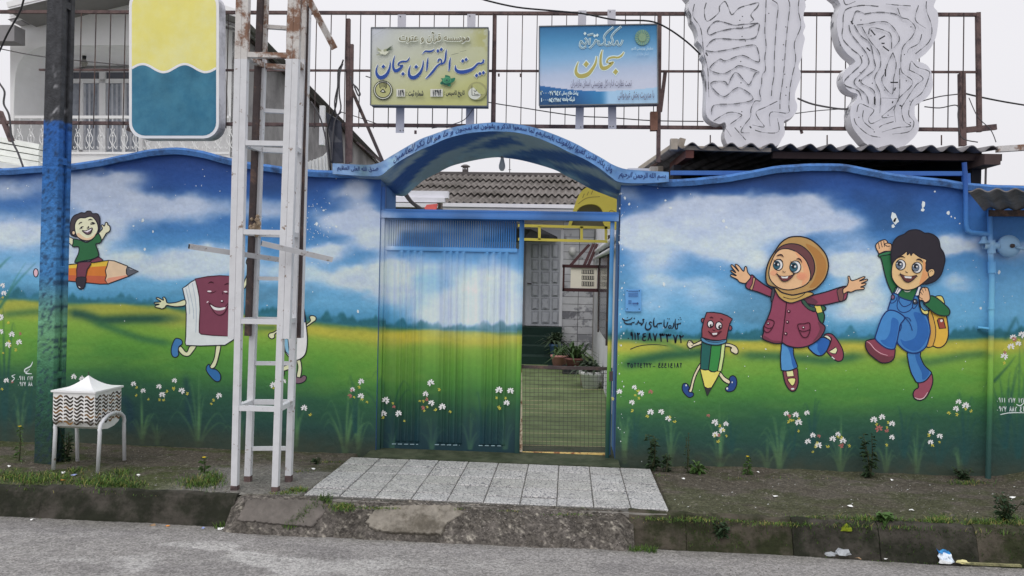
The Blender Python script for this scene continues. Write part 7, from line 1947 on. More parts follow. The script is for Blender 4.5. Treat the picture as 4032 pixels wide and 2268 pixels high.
# terrazzo tiles
pv = thing('entrance_paving', 'speckled white terrazzo tiles in front of the gate', 'paving', ((TX0+TX1)/2, (TY0+TY1)/2, 0)); del pv['category']; pv['kind'] = 'structure'
def terrazzo(nm, base, dark, dens, st_=.82):
    if nm in _mats: return _mats[nm]
    m = mat(nm, base, .6, .1, 3)
    nt = m.node_tree; N = nt.nodes; L_ = nt.links
    geo = N.new('ShaderNodeNewGeometry'); vo = N.new('ShaderNodeTexVoronoi'); vo.feature = 'DISTANCE_TO_EDGE'; vo.inputs['Scale'].default_value = 36
    L_.new(geo.outputs['Position'], vo.inputs['Vector'])
    mr = N.new('ShaderNodeMapRange'); mr.inputs[1].default_value = dens; mr.inputs[2].default_value = dens+.07
    L_.new(vo.outputs['Distance'], mr.inputs[0])
    n2 = N.new('ShaderNodeTexNoise'); n2.inputs['Scale'].default_value = 9; n2.inputs['Detail'].default_value = 5; L_.new(geo.outputs['Position'], n2.inputs['Vector'])
    m2 = N.new('ShaderNodeMapRange'); m2.inputs[1].default_value = .35; m2.inputs[2].default_value = .7; m2.inputs[3].default_value = st_; m2.inputs[4].default_value = 1.08; L_.new(n2.outputs['Fac'], m2.inputs[0])
    mx = N.new('ShaderNodeMix'); mx.data_type = 'RGBA'; mx.inputs[6].default_value = (*dark, 1); mx.inputs[7].default_value = (*base, 1)
    L_.new(mr.outputs[0], mx.inputs[0])
    sc = N.new('ShaderNodeVectorMath'); sc.operation = 'SCALE'; L_.new(mx.outputs[2], sc.inputs[0]); L_.new(m2.outputs[0], sc.inputs['Scale'])
    L_.new(sc.outputs[0], N['Principled BSDF'].inputs['Base Color'])
    return m
TZ = [terrazzo('terrazzo_%d' % i, AG(*c), AG(*d), .02+.006*(i % 3), (.86, .82, .9)[i % 3]) for i, (c, d) in enumerate((((204, 203, 202), (122, 122, 127)), ((198, 197, 195), (128, 127, 130)), ((208, 206, 204), (116, 116, 122)), ((196, 195, 191), (120, 119, 122)), ((201, 200, 197), (132, 131, 134))))]
rows_y = [TY1, TY1-.245, TY1-.49, TY1-.735, TY1-.98, TY0]
nc = 10; wcol = (TX1-TX0)/nc
for j in range(5):
    for i in range(nc):
        x0 = TX0+wcol*i; dz = random.uniform(0, .003); g_ = .0032; h_ = .0095; tl = random.uniform(-.0025, .0025)
        sk = -.02*(i-nc/2)/nc
        ya, yb_ = rows_y[j], rows_y[j+1]
        b = MB(); zt = lambda y: .006+tl*(y-ya)+.018*(y-TY1)/(TY0-TY1)*0+dz
        x1 = x0+wcol
        sl = lambda y: 0.0
        c_ = .004
        P = [(x0+g_, yb_+h_, zt(0)-c_), (x1-g_, yb_+h_, zt(0)-c_), (x1-g_, ya-h_, zt(0)-c_), (x0+g_, ya-h_, zt(0)-c_)]
        Q = [(x0+g_+c_, yb_+h_+c_, zt(0)), (x1-g_-c_, yb_+h_+c_, zt(0)), (x1-g_-c_, ya-h_-c_, zt(0)), (x0+g_+c_, ya-h_-c_, zt(0))]
        R0 = [(p[0], p[1], -.05) for p in P]
        b.add(R0+P+Q, [(0, 1, 5, 4), (1, 2, 6, 5), (2, 3, 7, 6), (3, 0, 4, 7), (4, 5, 9, 8), (5, 6, 10, 9), (6, 7, 11, 10), (7, 4, 8, 11), (8, 9, 10, 11)])
        b.build('tile', random.choice(TZ), pv)
MB().box(TX0+.01, TY0-.035, -.06, TX1-.01, TY1-.001, -.0005).build('mortar_bed', mat('mortar', AG(98, 96, 92), .95, .25, 10), pv)
MB().box(TX0+.15, TY0-.06, -.06, TX1-.02, TY0-.004, -.004).build('mortar_edge', mat('pale_mortar', AG(150, 146, 140), .95, .25, 12, bump=.6), pv)

# ------------------------------------------------------------------ concrete utility pole
pole = thing('utility_pole', 'grey concrete utility pole with lower part painted blue and green like the wall', 'utility pole', G(170, 1815))
PY = -.80
def pole_paint(U, V):
    lo = sstep(0, 14, V-(468+26*(fbm(U/14, V/40, 111, 3)-.5)+150*sstep(246, 256, U)))
    base = np.array((56, 57, 60.))*(.75+.5*fbm(U/10, V/16, 113, 4))[..., None]
    wt = sstep(.60, .7, fbm(U/9, V/22, 115, 3))*np.exp(-((V-400)/110)**2)*np.exp(-((U-215)/14)**2)
    base = mixp(wt, base, np.array((166, 166, 170.)))
    VS = [460, 700, 860, 980, 1080, 1160, 1240, 1350, 1450, 1560, 1700, 1850]
    C = np.array([(40, 84, 150), (42, 92, 152), (56, 106, 160), (62, 116, 166), (56, 110, 160), (70, 116, 132), (92, 138, 114), (86, 132, 94), (56, 102, 76), (40, 80, 64), (34, 64, 54), (40, 52, 42)], float)
    pc = np.stack([np.interp(V, VS, C[:, i]) for i in range(3)], -1)*(.78+.44*fbm(U/12, V/12, 117, 4))[..., None]
    pit = sstep(.62, .70, fbm(U/5, V/5, 119, 2))*.6
    pc = mixp(pit, pc, np.array((30, 44, 66.)))
    return mixp(lo, base, pc)
def pole_box(nm, uL, uR, vt, vb, y0, y1, seg=200):
    def edge_u(v, f): return f[0]+(f[1]-f[0])*(v-(-80))/(1830+80)
    r = []
    for v in (vb, vt):
        a = W(edge_u(v, uL), v, PY); c_ = W(edge_u(v, uR), v, PY); r.append(ring(a[0], c_[0], y0, y1, W(215, v, PY)[2]))
    R0, R1 = [np.array(q) for q in r]
    t = np.linspace(0, 1, seg)[:, None, None]; S = R0[None]*(1-t)+R1[None]*t
    # finer round the girth so that the rough cast shows
    k = 8; cols = []
    for j in range(4):
        for m_ in range(k): cols.append(S[:, j]*(1-m_/k)+S[:, (j+1) % 4]*(m_/k))
    cols.append(cols[0]); S = np.stack(cols, 1)
    X, Y, Z = S[..., 0], S[..., 1], S[..., 2]
    U, V = proj(X, PY+0*X, Z)
    return grid_obj(nm, X, Y, Z, np.clip(lin(pole_paint(U, V))/KW, .004, .8), M_POLE, pole)
pole_box('flange', (188, 134), (250, 203), -150, 1835, PY, PY+.045)
pole_box('web', (190, 136), (238, 191), -150, 1835, PY+.046, PY+.105)
pole_box('flange', (188, 134), (250, 203), -150, 1835, PY+.106, PY+.15)
for v in (10, 630, 1060, 1480, 1800): pole_box('cross_rib', (238, 191), (249, 202), v-14, v+14, PY+.046, PY+.105, 6)

# ------------------------------------------------------------------ white lattice tower
tw = thing('lattice_tower', 'tall square white steel lattice tower, rusting toward the top, in front of the wall', 'tower', G(1030, 1910))
TF, TB = -1.33, -1.05
def tbar(nm, p, q, w, m, h=None): return MB().bar(p, q, w, h).build(nm, m, tw)
foot = {'fl': G(925, 1930), 'fr': G(1085, 1934), 'bl': G(977, 1891), 'br': G(1137, 1889)}
topu = {'fl': (976, TF), 'fr': (1157, TF), 'bl': (1052, TB), 'br': (1206, TB)}
def leg_pt(k, v):
    f = foot[k]; tp = W(topu[k][0], -220, f[1])
    vf = proj(*f)[1]; t = (vf-v)/(vf+220); 
    zt = W(topu[k][0], v, f[1])[2]
    s = (zt-f[2])/(tp[2]-f[2])
    return f+(tp-f)*s
for k in foot:
    f = foot[k]
    tbar('leg', f, leg_pt(k, 235), .044, M_WHITEM); tbar('leg', leg_pt(k, 235), leg_pt(k, -220), .044, M_RUSTW)
    MB().bar(f+np.array((0, 0, -.03)), f+np.array((0, 0, .035)), .046).build('rusty_foot', M_RUST, tw)
off = np.array((-.046, 0, 0))
tbar('sleeve_tube', leg_pt('fl', 1335)+off, leg_pt('fl', 235)+off, .044, M_WHITEM); tbar('sleeve_tube', leg_pt('fl', 235)+off, leg_pt('fl', -220)+off, .044, M_RUSTW)
off = np.array((.046, 0, 0))
tbar('sleeve_tube', leg_pt('fr', 1334)+off, leg_pt('fr', 235)+off, .044, M_WHITEM); tbar('sleeve_tube', leg_pt('fr', 235)+off, leg_pt('fr', -220)+off, .044, M_RUSTW)
tbar('angle_iron', W(978, 1322, -1.12), W(1036, -220, -1.12), .042, M_DARKST, .05); tbar('angle_iron', W(1177, 1330, -1.0), W(1216, -220, -1.0), .042, M_DARKST, .05)
tbar('angle_flange', W(1189, 1330, -1.0), W(1226, -220, -1.0), .012, M_WHITEM, .04)
zlev = [W(1010, v, TF)[2] for v in (222, 567, 915, 1265, 1606)]
def at_z(k, z):
    f = foot[k]; tp = W(topu[k][0], -220, f[1]); return f+(tp-f)*((z-f[2])/(tp[2]-f[2]))
for i, z in enumerate(zlev):
    m = M_RUSTW if i == 0 else M_WHITEM
    for a_, b_ in (('fl', 'fr'), ('bl', 'br'), ('fl', 'bl'), ('fr', 'br')):
        p, q = at_z(a_, z), at_z(b_, z); d = (q-p)/np.linalg.norm(q-p)
        MB().bar(p+d*.022, q-d*.022, .040, .035, (0, 0, 1)).build('rung', m, tw)
for v in (112, 440, 1097, 1430, 1765):
    z = W(1080, v, TB)[2]; p, q = at_z('bl', z), at_z('br', z); d = (q-p)/np.linalg.norm(q-p)
    MB().bar(p+d*.022, q-d*.022, .028, .028, (0, 0, 1)).build('rung', M_RUSTW if v < 200 else M_WHITEM, tw)
MB().bar(W(1196, -40, -1.38), W(1318, 192, -1.2), .042, .036).build('loose_strut', M_RUSTW, tw)
# bracket arms across the tower: square tubes, near end blackened for the dark hollow inside
def arm(p, q):
    b = MB(); p = np.array(p); q = np.array(q); b.bar(p, q, .036, .036, m=0); d = (q-p)/np.linalg.norm(q-p)
    b.bar(p-d*.0015, p+d*.001, .029, .029, m=1); return b.build('bracket_arm', [mat('grey_white_tube', A(160, 161, 164), .5, .1, 12, rgb2=A(110, 100, 92), thr=.62, soft=.04, scale2=14), M_BLACK], tw)
arm(W(745, 970, -1.55), W(1096, 1022, -1.09)); arm(W(1030, 958, -1.52), W(1308, 1022, -1.28))
# mud nest
mn = MB(); c_ = W(1006, 888, -1.15)
for k in range(26):
    r_ = .018*random.uniform(.5, 1.1); p = c_+np.array((random.gauss(0, .022), random.gauss(-.01, .012), random.gauss(0, .035)))
    mn.lathe([(.002, -r_), (r_*.8, -r_*.5), (r_, 0), (r_*.7, r_*.6), (.002, r_)], p, 6)
o = mn.build('mud_nest', mat('dry_mud', A(136, 120, 102), .95, .35, 40, bump=.8)); tag(o, 'lumpy brown mud nest stuck to the dark iron inside the tower', 'nest')

# ------------------------------------------------------------------ litter bin on arched legs
bn = thing('street_bin', 'white perforated street litter bin with pointed lid on two arched legs', 'litter bin', (-3.70, -.86, 0))
M_BINW = mat('white_bin_enamel', A(208, 208, 204), .45, .05, 10, rgb2=A(150, 132, 104), thr=.66, soft=.06, scale2=7)
bx0, bx1, by0, by1 = -3.875, -3.545, -1.045, -.70
pz = lambda u, v, y: W(u, v, y)[2]
ztop_b = pz(386, 1543, by0); zbot_b = pz(398, 1702, by0)
hgt = ztop_b-zbot_b
prof = [(by0, ztop_b), (by0, zbot_b+.08), (by0+.03, zbot_b+.03), (by0+.09, zbot_b+.004), ((by0+by1)/2, zbot_b-.006), (by1-.09, zbot_b+.004), (by1-.03, zbot_b+.03), (by1, zbot_b+.08), (by1, ztop_b)]
MB().prism([(bx0, p[0], p[1]) for p in prof], (bx1-bx0, 0, 0)).build('basket', M_BINW, bn)
M_SLOT = mat('rusty_dark_slot', A(52, 46, 40), .9, .3, 20, rgb2=A(122, 92, 58), thr=.6, soft=.06, scale2=9)
M_SLOT2 = mat('brown_slot', A(112, 84, 52), .9, .3, 20); M_SLOT3 = mat('tan_slot', A(84, 74, 62), .9, .3, 20)
def wave_slots(origin, ax, ncol, w, nrow, nrm):
    for r in range(nrow):
        z = ztop_b-.050-r*(hgt-.085)/nrow
        for c_ in range(ncol):
            b = MB(); P = []
            x0 = w*(c_+.06)/ncol; x1 = w*(c_+.94)/ncol
            for k in range(9):
                t = k/8; P.append((x0+(x1-x0)*t, z+.0115*math.sin(t*2*math.pi*1.05+(.3 if c_ % 2 else 2.9))))
            Lr, Rr = ribbon(P, [.008, .012, .0145, .0145, .0125, .0145, .0145, .012, .008]); pts = [np.array(origin)+np.array(ax)*q[0]+np.array((0, 0, q[1]))+np.array(nrm)*.0012 for q in Lr+Rr]
            n_ = len(Lr); b.add(pts, [(k, k+1, n_+k+1, n_+k) for k in range(n_-1)])
            b.build('wave_slot', random.choice((M_SLOT, M_SLOT, M_SLOT, M_SLOT3, M_SLOT, M_SLOT2)), bn, fixn=False)
wave_slots((bx0, by0, 0), (1, 0, 0), 4, bx1-bx0, 8, (0, -1, 0)); wave_slots((bx1, by0, 0), (0, 1, 0), 4, by1-by0, 8, (1, 0, 0))
b = MB(); mar = .012; zt = ztop_b+.002
apex = ((bx0+bx1)/2, (by0+by1)/2, ztop_b+.098)
nn = 8
for sgn in range(4):
    cs = [(bx0-mar, by0-mar), (bx1+mar, by0-mar), (bx1+mar, by1+mar), (bx0-mar, by1+mar)]
    a_, c_ = cs[sgn], cs[(sgn+1) % 4]
    rows = []
    for k in range(nn+1):
        t = k/nn; s = t; z = zt+.098*(t**2.2)
        p = [a_[0]*(1-s)+apex[0]*s, a_[1]*(1-s)+apex[1]*s, z]; q = [c_[0]*(1-s)+apex[0]*s, c_[1]*(1-s)+apex[1]*s, z]
        rows.append((p, q))
    pts = [x for pq in rows for x in pq]
    b.add(pts, [(2*k, 2*k+1, 2*k+3, 2*k+2) for k in range(nn)])
    b.add([(a_[0], a_[1], zt-.014), (c_[0], c_[1], zt-.014), (c_[0], c_[1], zt), (a_[0], a_[1], zt)], [(0, 1, 2, 3)])
b.build('lid', mat('white_lid', A(222, 222, 220), .4, .04, 8), bn)
MB().tube([apex, (apex[0], apex[1], apex[2]+.028)], .003, 5).build('lid_spike', M_DARKST, bn)
feet = [(G(210, 1850), G(305, 1815)), (G(385, 1862), G(490, 1812))]
for i, (p, q) in enumerate(feet):
    x = p[0] if i else p[0]
    zt = zbot_b+.10+.0
    P = [p, p+np.array((0.004, .01, zt-.10))]
    for k in range(9):
        a = math.pi*k/8; cy_ = (p[1]+q[1])/2; ry_ = (q[1]-p[1])/2-.012
        P.append(np.array((p[0]+(q[0]-p[0])*(1-math.cos(a))/2, cy_-ry_*math.cos(a), zt-.08+.09*math.sin(a))))
    P += [q+np.array((-.004, -.01, zt-.10)), q]
    MB().tube(P, .0145, 10).build('arched_leg', M_WHITEM, bn, True)
    MB().tube([((bx0-.012 if i == 0 else bx1+.012), (by0+by1)/2, zt), (bx0+.01 if i == 0 else bx1-.01, (by0+by1)/2, zt)], .012, 6).build('pivot', M_DARKST, bn)
# ------------------------------------------------------------------ weeds, grass, flower pots, litter
M_G1 = mat('grass_green', A(84, 112, 44, .9), .8, .3, 6); M_G2 = mat('grass_dark', A(56, 82, 40, .9), .8, .3, 6); M_G3 = mat('dry_grass', A(132, 126, 74, .9), .85, .3, 6)
M_LEAF = mat('weed_leaf', A(44, 62, 40, .8), .6, .3, 12); M_LEAF2 = mat('weed_leaf_light', A(70, 96, 50, .8), .6, .3, 12); M_STEM = mat('weed_stem', A(58, 62, 42, .8), .8, .2)
rg_ = random.Random(21)
def blade(b, x, y, z, h, w, lean, ang, m):
    dx, dy = math.cos(ang), math.sin(ang); px_, py_ = -dy*w, dx*w
    P = []
    for k, (t, s) in enumerate(((0, 1), (.45, .85), (.8, .5))):
        ox, oy, oz = dx*lean*t*t, dy*lean*t*t, h*t*(1-.2*t*lean/max(h, .01))
        P += [(x+ox-px_*s, y+oy-py_*s, z+oz), (x+ox+px_*s, y+oy+py_*s, z+oz)]
    P.append((x+dx*lean, y+dy*lean, z+h*(1-.25*min(lean/max(h, .01), 1))))
    b.add(P, [(0, 1, 3, 2), (2, 3, 5, 4), (4, 5, 6)], m)
def gz(x, y): return float(soil_h(np.array(x), np.array(y)))
gb = MB()
def tuft(u, v, ru, rv, n, h, z=None):
    for _ in range(n):
        a = rg_.gauss(u, ru*.5), rg_.gauss(v, rv*.5)
        p = G(a[0], a[1], 0.0)
        if p[1] > -.03: continue
        zz = gz(p[0], p[1]) if z is None else z
        if TX0 < p[0] < TX1 and p[1] > TY0-.03: continue
        hh = h*rg_.uniform(.3, .95)*(1.25 if rg_.random() < .1 else .8)
        blade(gb, p[0], p[1], zz-.004, hh, rg_.uniform(.0013, .003), hh*rg_.uniform(.3, 1.2), rg_.uniform(0, 6.28), rg_.choice((0, 0, 1, 1, 2)))
for q in ((430, 1900, 90, 26, 900, .075), (520, 1910, 60, 18, 300, .05), (790, 1900, 90, 22, 800, .07), (840, 1880, 40, 20, 250, .08), (120, 1885, 130, 26, 900, .05), (230, 1880, 80, 22, 400, .05), (40, 1870, 60, 20, 300, .045),
          (330, 1895, 60, 18, 260, .045), (1175, 1932, 45, 10, 420, .04), (1120, 1945, 60, 8, 260, .03), (1350, 1985, 50, 14, 500, .035), (1500, 1985, 90, 6, 260, .022), (1800, 1992, 70, 5, 120, .02), (2000, 2000, 60, 6, 120, .018), (2250, 2015, 120, 6, 150, .016),
          (3400, 2050, 110, 14, 700, .045), (3700, 2052, 60, 16, 700, .05), (3860, 2062, 70, 16, 600, .045), (3970, 2060, 70, 26, 500, .06), (3080, 2048, 160, 12, 500, .028), (3560, 2060, 80, 12, 400, .04), (2720, 2036, 120, 10, 350, .026), (2900, 2038, 120, 8, 300, .02), (2600, 2030, 100, 8, 200, .02), (3200, 2040, 90, 8, 260, .025),
          (480, 1860, 50, 12, 160, .06), (300, 1850, 40, 12, 160, .05), (1300, 1810, 90, 6, 160, .03), (1180, 1850, 60, 8, 120, .03), (2560, 1865, 60, 8, 120, .03), (3050, 1875, 300, 6, 200, .02), (3800, 1890, 90, 8, 220, .05), (700, 1935, 160, 6, 200, .02)):
    tuft(*q)
for x0, x1, n, y, h in ((-5, -3.4, 260, -1.575, .03), (-2.35, -2.2, 160, -1.575, .07), (-1.62, -1.45, 240, -1.56, .05), (.42, .60, 320, -1.63, .055), (2.6, 3.9, 300, -1.58, .025), (.6, 2.4, 120, -1.585, .015)):
    for _ in range(n):
        blade(gb, rg_.uniform(x0, x1), y+rg_.gauss(0, .018), -.215, h*rg_.uniform(.4, 1.1), .002, h*rg_.uniform(.1, .7), rg_.uniform(0, 6.28), rg_.choice((0, 1, 0)))
for _ in range(900):       # tufts rooted in cracks of the kerb faces
    x_ = rg_.choice((rg_.gauss(1.0, .12), rg_.gauss(2.0, .3), rg_.gauss(2.75, .25), rg_.uniform(.5, 3.4))); t = rg_.random()**2
    blade(gb, x_, -1.495-.055*t, -.03-.16*t, rg_.uniform(.012, .035), .002, rg_.uniform(.01, .03), rg_.uniform(3.6, 5.8), rg_.choice((0, 1, 1)))
for _ in range(700):       # green growing along the left rim of the concrete patch
    t = rg_.random(); p = RPt(1290-150*t+rg_.gauss(0, 14), 1975+115*t+rg_.gauss(0, 6))
    blade(gb, p[0], p[1], p[2]+.02, rg_.uniform(.015, .05), .002, rg_.uniform(.0, .03), rg_.uniform(0, 6.28), rg_.choice((0, 1)))
o = gb.build('grass', [M_G1, M_G2, M_G3], fixn=False, origin=(0, -1.2, 0)); tag(o, kind='stuff', cat='grass', label='short weedy grass along the kerb and wall foot')

def leaf(b, p, d, L_, w, m=0, droop=.3):
    d = np.array(d, float); d /= np.linalg.norm(d); s = np.cross(d, (0, 0, 1.0)); s /= (np.linalg.norm(s) or 1)
    p = np.array(p, float); mid = p+d*L_*.5+np.array((0, 0, .12*L_)); tip = p+d*L_-np.array((0, 0, droop*L_))
    b.add([p, mid-s*w, tip, mid+s*w], [(0, 1, 2), (0, 2, 3)], m)
def weed(label, base, h, n, L_, w, m=None, spread=1.0, flower=None, stems=1, cat='weed', name='weed'):
    t = thing(name, label, cat, base); bs, bl_ = MB(), MB(); bf = MB()
    for s_ in range(stems):
        ang = rg_.uniform(0, 6.28); tp = np.array(base)+np.array((math.cos(ang)*.18*h*spread*(s_ > 0), math.sin(ang)*.12*h*spread*(s_ > 0), h*rg_.uniform(.8, 1.05)))
        bs.tube([base, (np.array(base)+tp)/2+np.array((.01, 0, .01)), tp], [.006, .004, .002], 5)
        for i in range(n//stems):
            f_ = (i+.5)/(n//stems); p = np.array(base)*(1-f_)+tp*f_; a = rg_.uniform(0, 6.28)
            leaf(bl_, p, (math.cos(a), math.sin(a)*.7-.2, rg_.uniform(-.1, .6)), L_*rg_.uniform(.6, 1.15)*(1.15-.5*f_), w*rg_.uniform(.7, 1.2), 0, rg_.uniform(.1, .5))
        if flower is not None:
            for k in range(9):
                a = k*.698; leaf(bf, tp, (math.cos(a), math.sin(a), .35), .017, .006, 0, 0)
            bf.lathe([(.006, 0), (.004, .006)], tp, 7)
    bs.build('stem', M_STEM, t); bl_.build('foliage', m or M_LEAF, t, fixn=False)
    if flower is not None: bf.build('flower', flower, t, fixn=False)
    return t
M_FLY = mat('yellow_flower', A(214, 180, 40), .6, .1)
gp_ = lambda u, v: G(u, v, -.03)
weed('dark bushy weed at the wall foot right of the gate', gp_(2570, 1856)*np.array((1, 1, 1)), .30, 60, .075, .02, spread=1.1, stems=4)
weed('second smaller dark weed right beside the bushy one at the gate', gp_(2622, 1862), .16, 30, .07, .018, stems=3)
weed('tall thin weed with bare stem under the painted pencil figure', gp_(2706, 1866), .34, 26, .04, .010, stems=2)
weed('flat rosette weed below the painted pencil figure', gp_(2745, 1866), .09, 26, .10, .018, M_LEAF2, stems=4)
weed('low weed with one yellow flower below the painted girl', gp_(2942, 1872), .16, 34, .05, .010, M_LEAF2, flower=M_FLY, stems=1)
weed('upright dark leafy weed below the painted boy', gp_(3428, 1884), .38, 54, .075, .022, stems=3)
weed('low creeping weed at the foot of the gas pipe', gp_(3800, 1892), .10, 70, .05, .016, stems=7, spread=6)
weed('bushy dark weed on the kerb at the right edge', G(3960, 2052), .17, 90, .055, .015, stems=9, spread=3.2)
weed('broad leaved weed on the mossy kerb top under the boy', G(3480, 2052), .05, 40, .075, .025, M_LEAF2, stems=8, spread=4)
weed('leafy weed hanging in the crack of the right kerb', G(2840, 2048, -.02)+np.array((0, -.03, -.10)), .09, 60, .05, .016, stems=8, spread=3)
weed('thin weed with a yellow flower left of the pole', gp_(75, 1822), .36, 22, .05, .010, M_LEAF2, flower=M_FLY, stems=1)
weed('dark climbing weed between the bin legs and the pole', gp_(258, 1822), .26, 60, .05, .016, stems=5)
weed('grassy weed with a yellow flower between bin and tower', gp_(802, 1872), .13, 24, .07, .006, M_LEAF2, flower=M_FLY, stems=1)
weed('brown dry weed on the slab edge right of the tower', gp_(1250, 1832), .06, 26, .05, .012, stems=5, spread=4)

# potted plants inside the yard
def pot_plant(label, base, r, h, pm, kind, ph):
    t = thing('potted_plant', label, 'potted plant', base)
    MB().lathe([(r*.72, 0), (r*.95, h*.8), (r*1.08, h*.82), (r*1.08, h), (r*.9, h), (r*.85, h*.9)], base, 14).build('pot', pm, t, True)
    b = MB()
    for i in range(kind[0]):
        a = rg_.uniform(0, 6.28); el = rg_.uniform(.15, 1.3); L_ = ph*rg_.uniform(.6, 1.1)
        p = np.array(base)+np.array((rg_.gauss(0, r*.3), rg_.gauss(0, r*.3), h))
        d = np.array((math.cos(a)*math.cos(el), math.sin(a)*math.cos(el), math.sin(el)))
        q = p+d*L_*.55; tip = q+np.array((d[0], d[1], d[2]-.9))*L_*.45; s = np.cross(d, (0, 0, 1)); s /= np.linalg.norm(s); w = kind[1]
        b.add([p-s*w*.5, p+s*w*.5, q+s*w, tip, q-s*w], [(0, 1, 2, 4), (4, 2, 3)])
    b.build('foliage', kind[2], t, fixn=False)
M_PL1 = mat('pot_leaf_dark', A(56, 70, 52, .8), .5, .3, 5); M_PL2 = mat('pot_leaf_green', A(66, 88, 54, .8), .5, .3, 5)
def floor_at(u, y, z=.01): return W(u, 1400, y)*np.array((1, 0, 0))+np.array((0, y, z))
M_POTB = mat('blue_pot', A(70, 96, 134), .5, .1); M_POTP = mat('pink_pot', A(178, 128, 122), .6, .1); M_POTW = mat('white_pot', A(214, 214, 214), .5, .05)
b0 = W(2186, 1405, 7.6)
o = MB().box(b0[0]-.16, 7.5, .01, b0[0]+.16, 7.8, b0[2]-.001).build('plant_stand', mat('dark_stand', A(40, 44, 44), .9)); tag(o, 'dark low stand under the blue pot on the steps', 'stand')
pot_plant('spiky plant in a blue pot on the stair', b0, .11, .24, M_POTB, (60, .03, M_PL1), .42)
b0 = W(2202, 1442, 6.9); pot_plant('trailing spider plant in a pink pot by the marble wall', np.array((b0[0], 6.9, b0[2])), .15, .20, M_POTP, (40, .02, M_PL2), .34)
b0 = W(2262, 1446, 6.3); pot_plant('large spider plant in a dusky pot by the marble wall', np.array((b0[0], 6.3, b0[2])), .16, .16, mat('dusky_pot', A(120, 80, 78), .6), (90, .018, M_PL2), .5)
p_ = G(2312, 1516, .01); pot_plant('bushy plant in a terracotta pot behind the white planter', p_, .12, .2, mat('terracotta', A(150, 108, 98), .8, .1), (110, .022, M_PL1), .34)
p_ = G(2326, 1527, .01); pot_plant('white ribbed planter standing on the green yard floor', p_, .165, .24, M_POTW, (70, .022, M_PL1), .26)
for (u, y) in ((2202, 6.9), (2262, 6.3)):
    p = W(u, 1442, y); o = MB().box(p[0]-.2, y-.15, .01, p[0]+.2, y+.2, p[2]-.001).build('plant_stand', mat('dark_stand', A(40, 44, 44))); tag(o, 'dark stand under the %s' % ('pink pot' if u < 2250 else 'dusky pot'), 'stand')

# pebbles and crumbs
def pebbles(name, n, region, rr_, ms, label):
    b = MB(); 
    for _ in range(n):
        x, y, z = region(); r = rr_*rg_.uniform(.4, 1.5)
        m = rg_.randrange(len(ms)); a = rg_.uniform(0, 6.28); P = []
        for k in range(5):
            q = a+k*1.257; P.append((x+r*math.cos(q)*rg_.uniform(.7, 1.2), y+r*math.sin(q)*rg_.uniform(.7, 1.2), z))
        P.append((x+r*.2*rg_.uniform(-1, 1), y, z+r*rg_.uniform(.5, .9)))
        b.add(P, [(k, (k+1) % 5, 5) for k in range(5)], m)
    o = b.build(name, ms, fixn=False, origin=(0, -1.6, -.2)); tag(o, label, 'gravel', kind='stuff')
ST = [mat('stone_grey', AG(118, 113, 108), .9, .2), mat('stone_dark', AG(68, 66, 63), .9, .2), mat('stone_brown', AG(100, 92, 82), .9, .2), mat('stone_mid', AG(132, 127, 120), .9, .2), mat('stone_pale', AG(162, 156, 150), .9, .2)]
pebbles('gravel', 5200, lambda: (rg_.uniform(-4.6, 4.2), rg_.uniform(-2.4, -1.62), -.203), .0036, ST, 'loose grit on the road')
pebbles('gravel', 4200, lambda: ((lambda x, y: (x, y, gz(x, y)))(*rg_.choice(((rg_.uniform(-5, -1.9), rg_.uniform(-1.4, -.1)), (rg_.uniform(.75, 4.2), rg_.uniform(-1.4, -.05)))))), .0036, ST, 'crumbs and grit on the pavement soil')
def on_ramp():
    x = rg_.uniform(-1.5, .4); y = rg_.uniform(-1.66, -1.44); return (x, y, -max(0, -1.455-y)*.95+.035*math.sin(min(max((-1.44-y)/.22, 0), 1)*math.pi)+.004)
pebbles('gravel', 900, on_ramp, .005, ST, 'rough aggregate on the filled kerb gap')

def GT(u, v):
    """a spot on the gutter floor in front of the kerb"""
    p = G(u, v, -.2)
    if p[1] > -1.60: k = (-1.60-CAM_LOC[1])/(p[1]-CAM_LOC[1]); p = CAM_LOC+(p-CAM_LOC)*np.array((k, k, 1.0))
    return p
# litter
def crumple(name, label, c, r, m, n=46, flat=.6, cat='litter'):
    b = MB(); P = []
    ico = bmesh.new(); bmesh.ops.create_icosphere(ico, subdivisions=2, radius=1)
    for v in ico.verts:
        k = rg_.uniform(.55, 1.15); P.append((c[0]+v.co.x*r*k, c[1]+v.co.y*r*k*.6, c[2]+max(v.co.z*r*k*flat, -.004)))
    b.add(P, [tuple(v.index for v in f.verts) for f in ico.faces]); ico.free()
    o = b.build(name, m); tag(o, label, cat); return o
M_CLEAR = mat('clear_plastic_film', (.55, .58, .62), .22, .3, 26, alpha=.6)
p = GT(3320, 2188); crumple('plastic_bag', 'crumpled clear plastic bag in the gutter under the painted boy', p+np.array((0, 0, .03)), .058, M_CLEAR, cat='plastic bag')
p = GT(3270, 2180); crumple('plastic_bag', 'small crumpled clear wrapper left of the larger clear bag', p+np.array((0, 0, .02)), .035, M_CLEAR, cat='plastic bag')
mk = thing('milk_packet', 'flattened white and blue milk packet in the right gutter', 'packet', GT(3725, 2200))
pk = [GT(3702, 2205)+np.array((0, 0, .004)), GT(3760, 2208)+np.array((0, 0, .004))]
up_ = np.array((0, .05, .062)); wdt = pk[1]-pk[0]
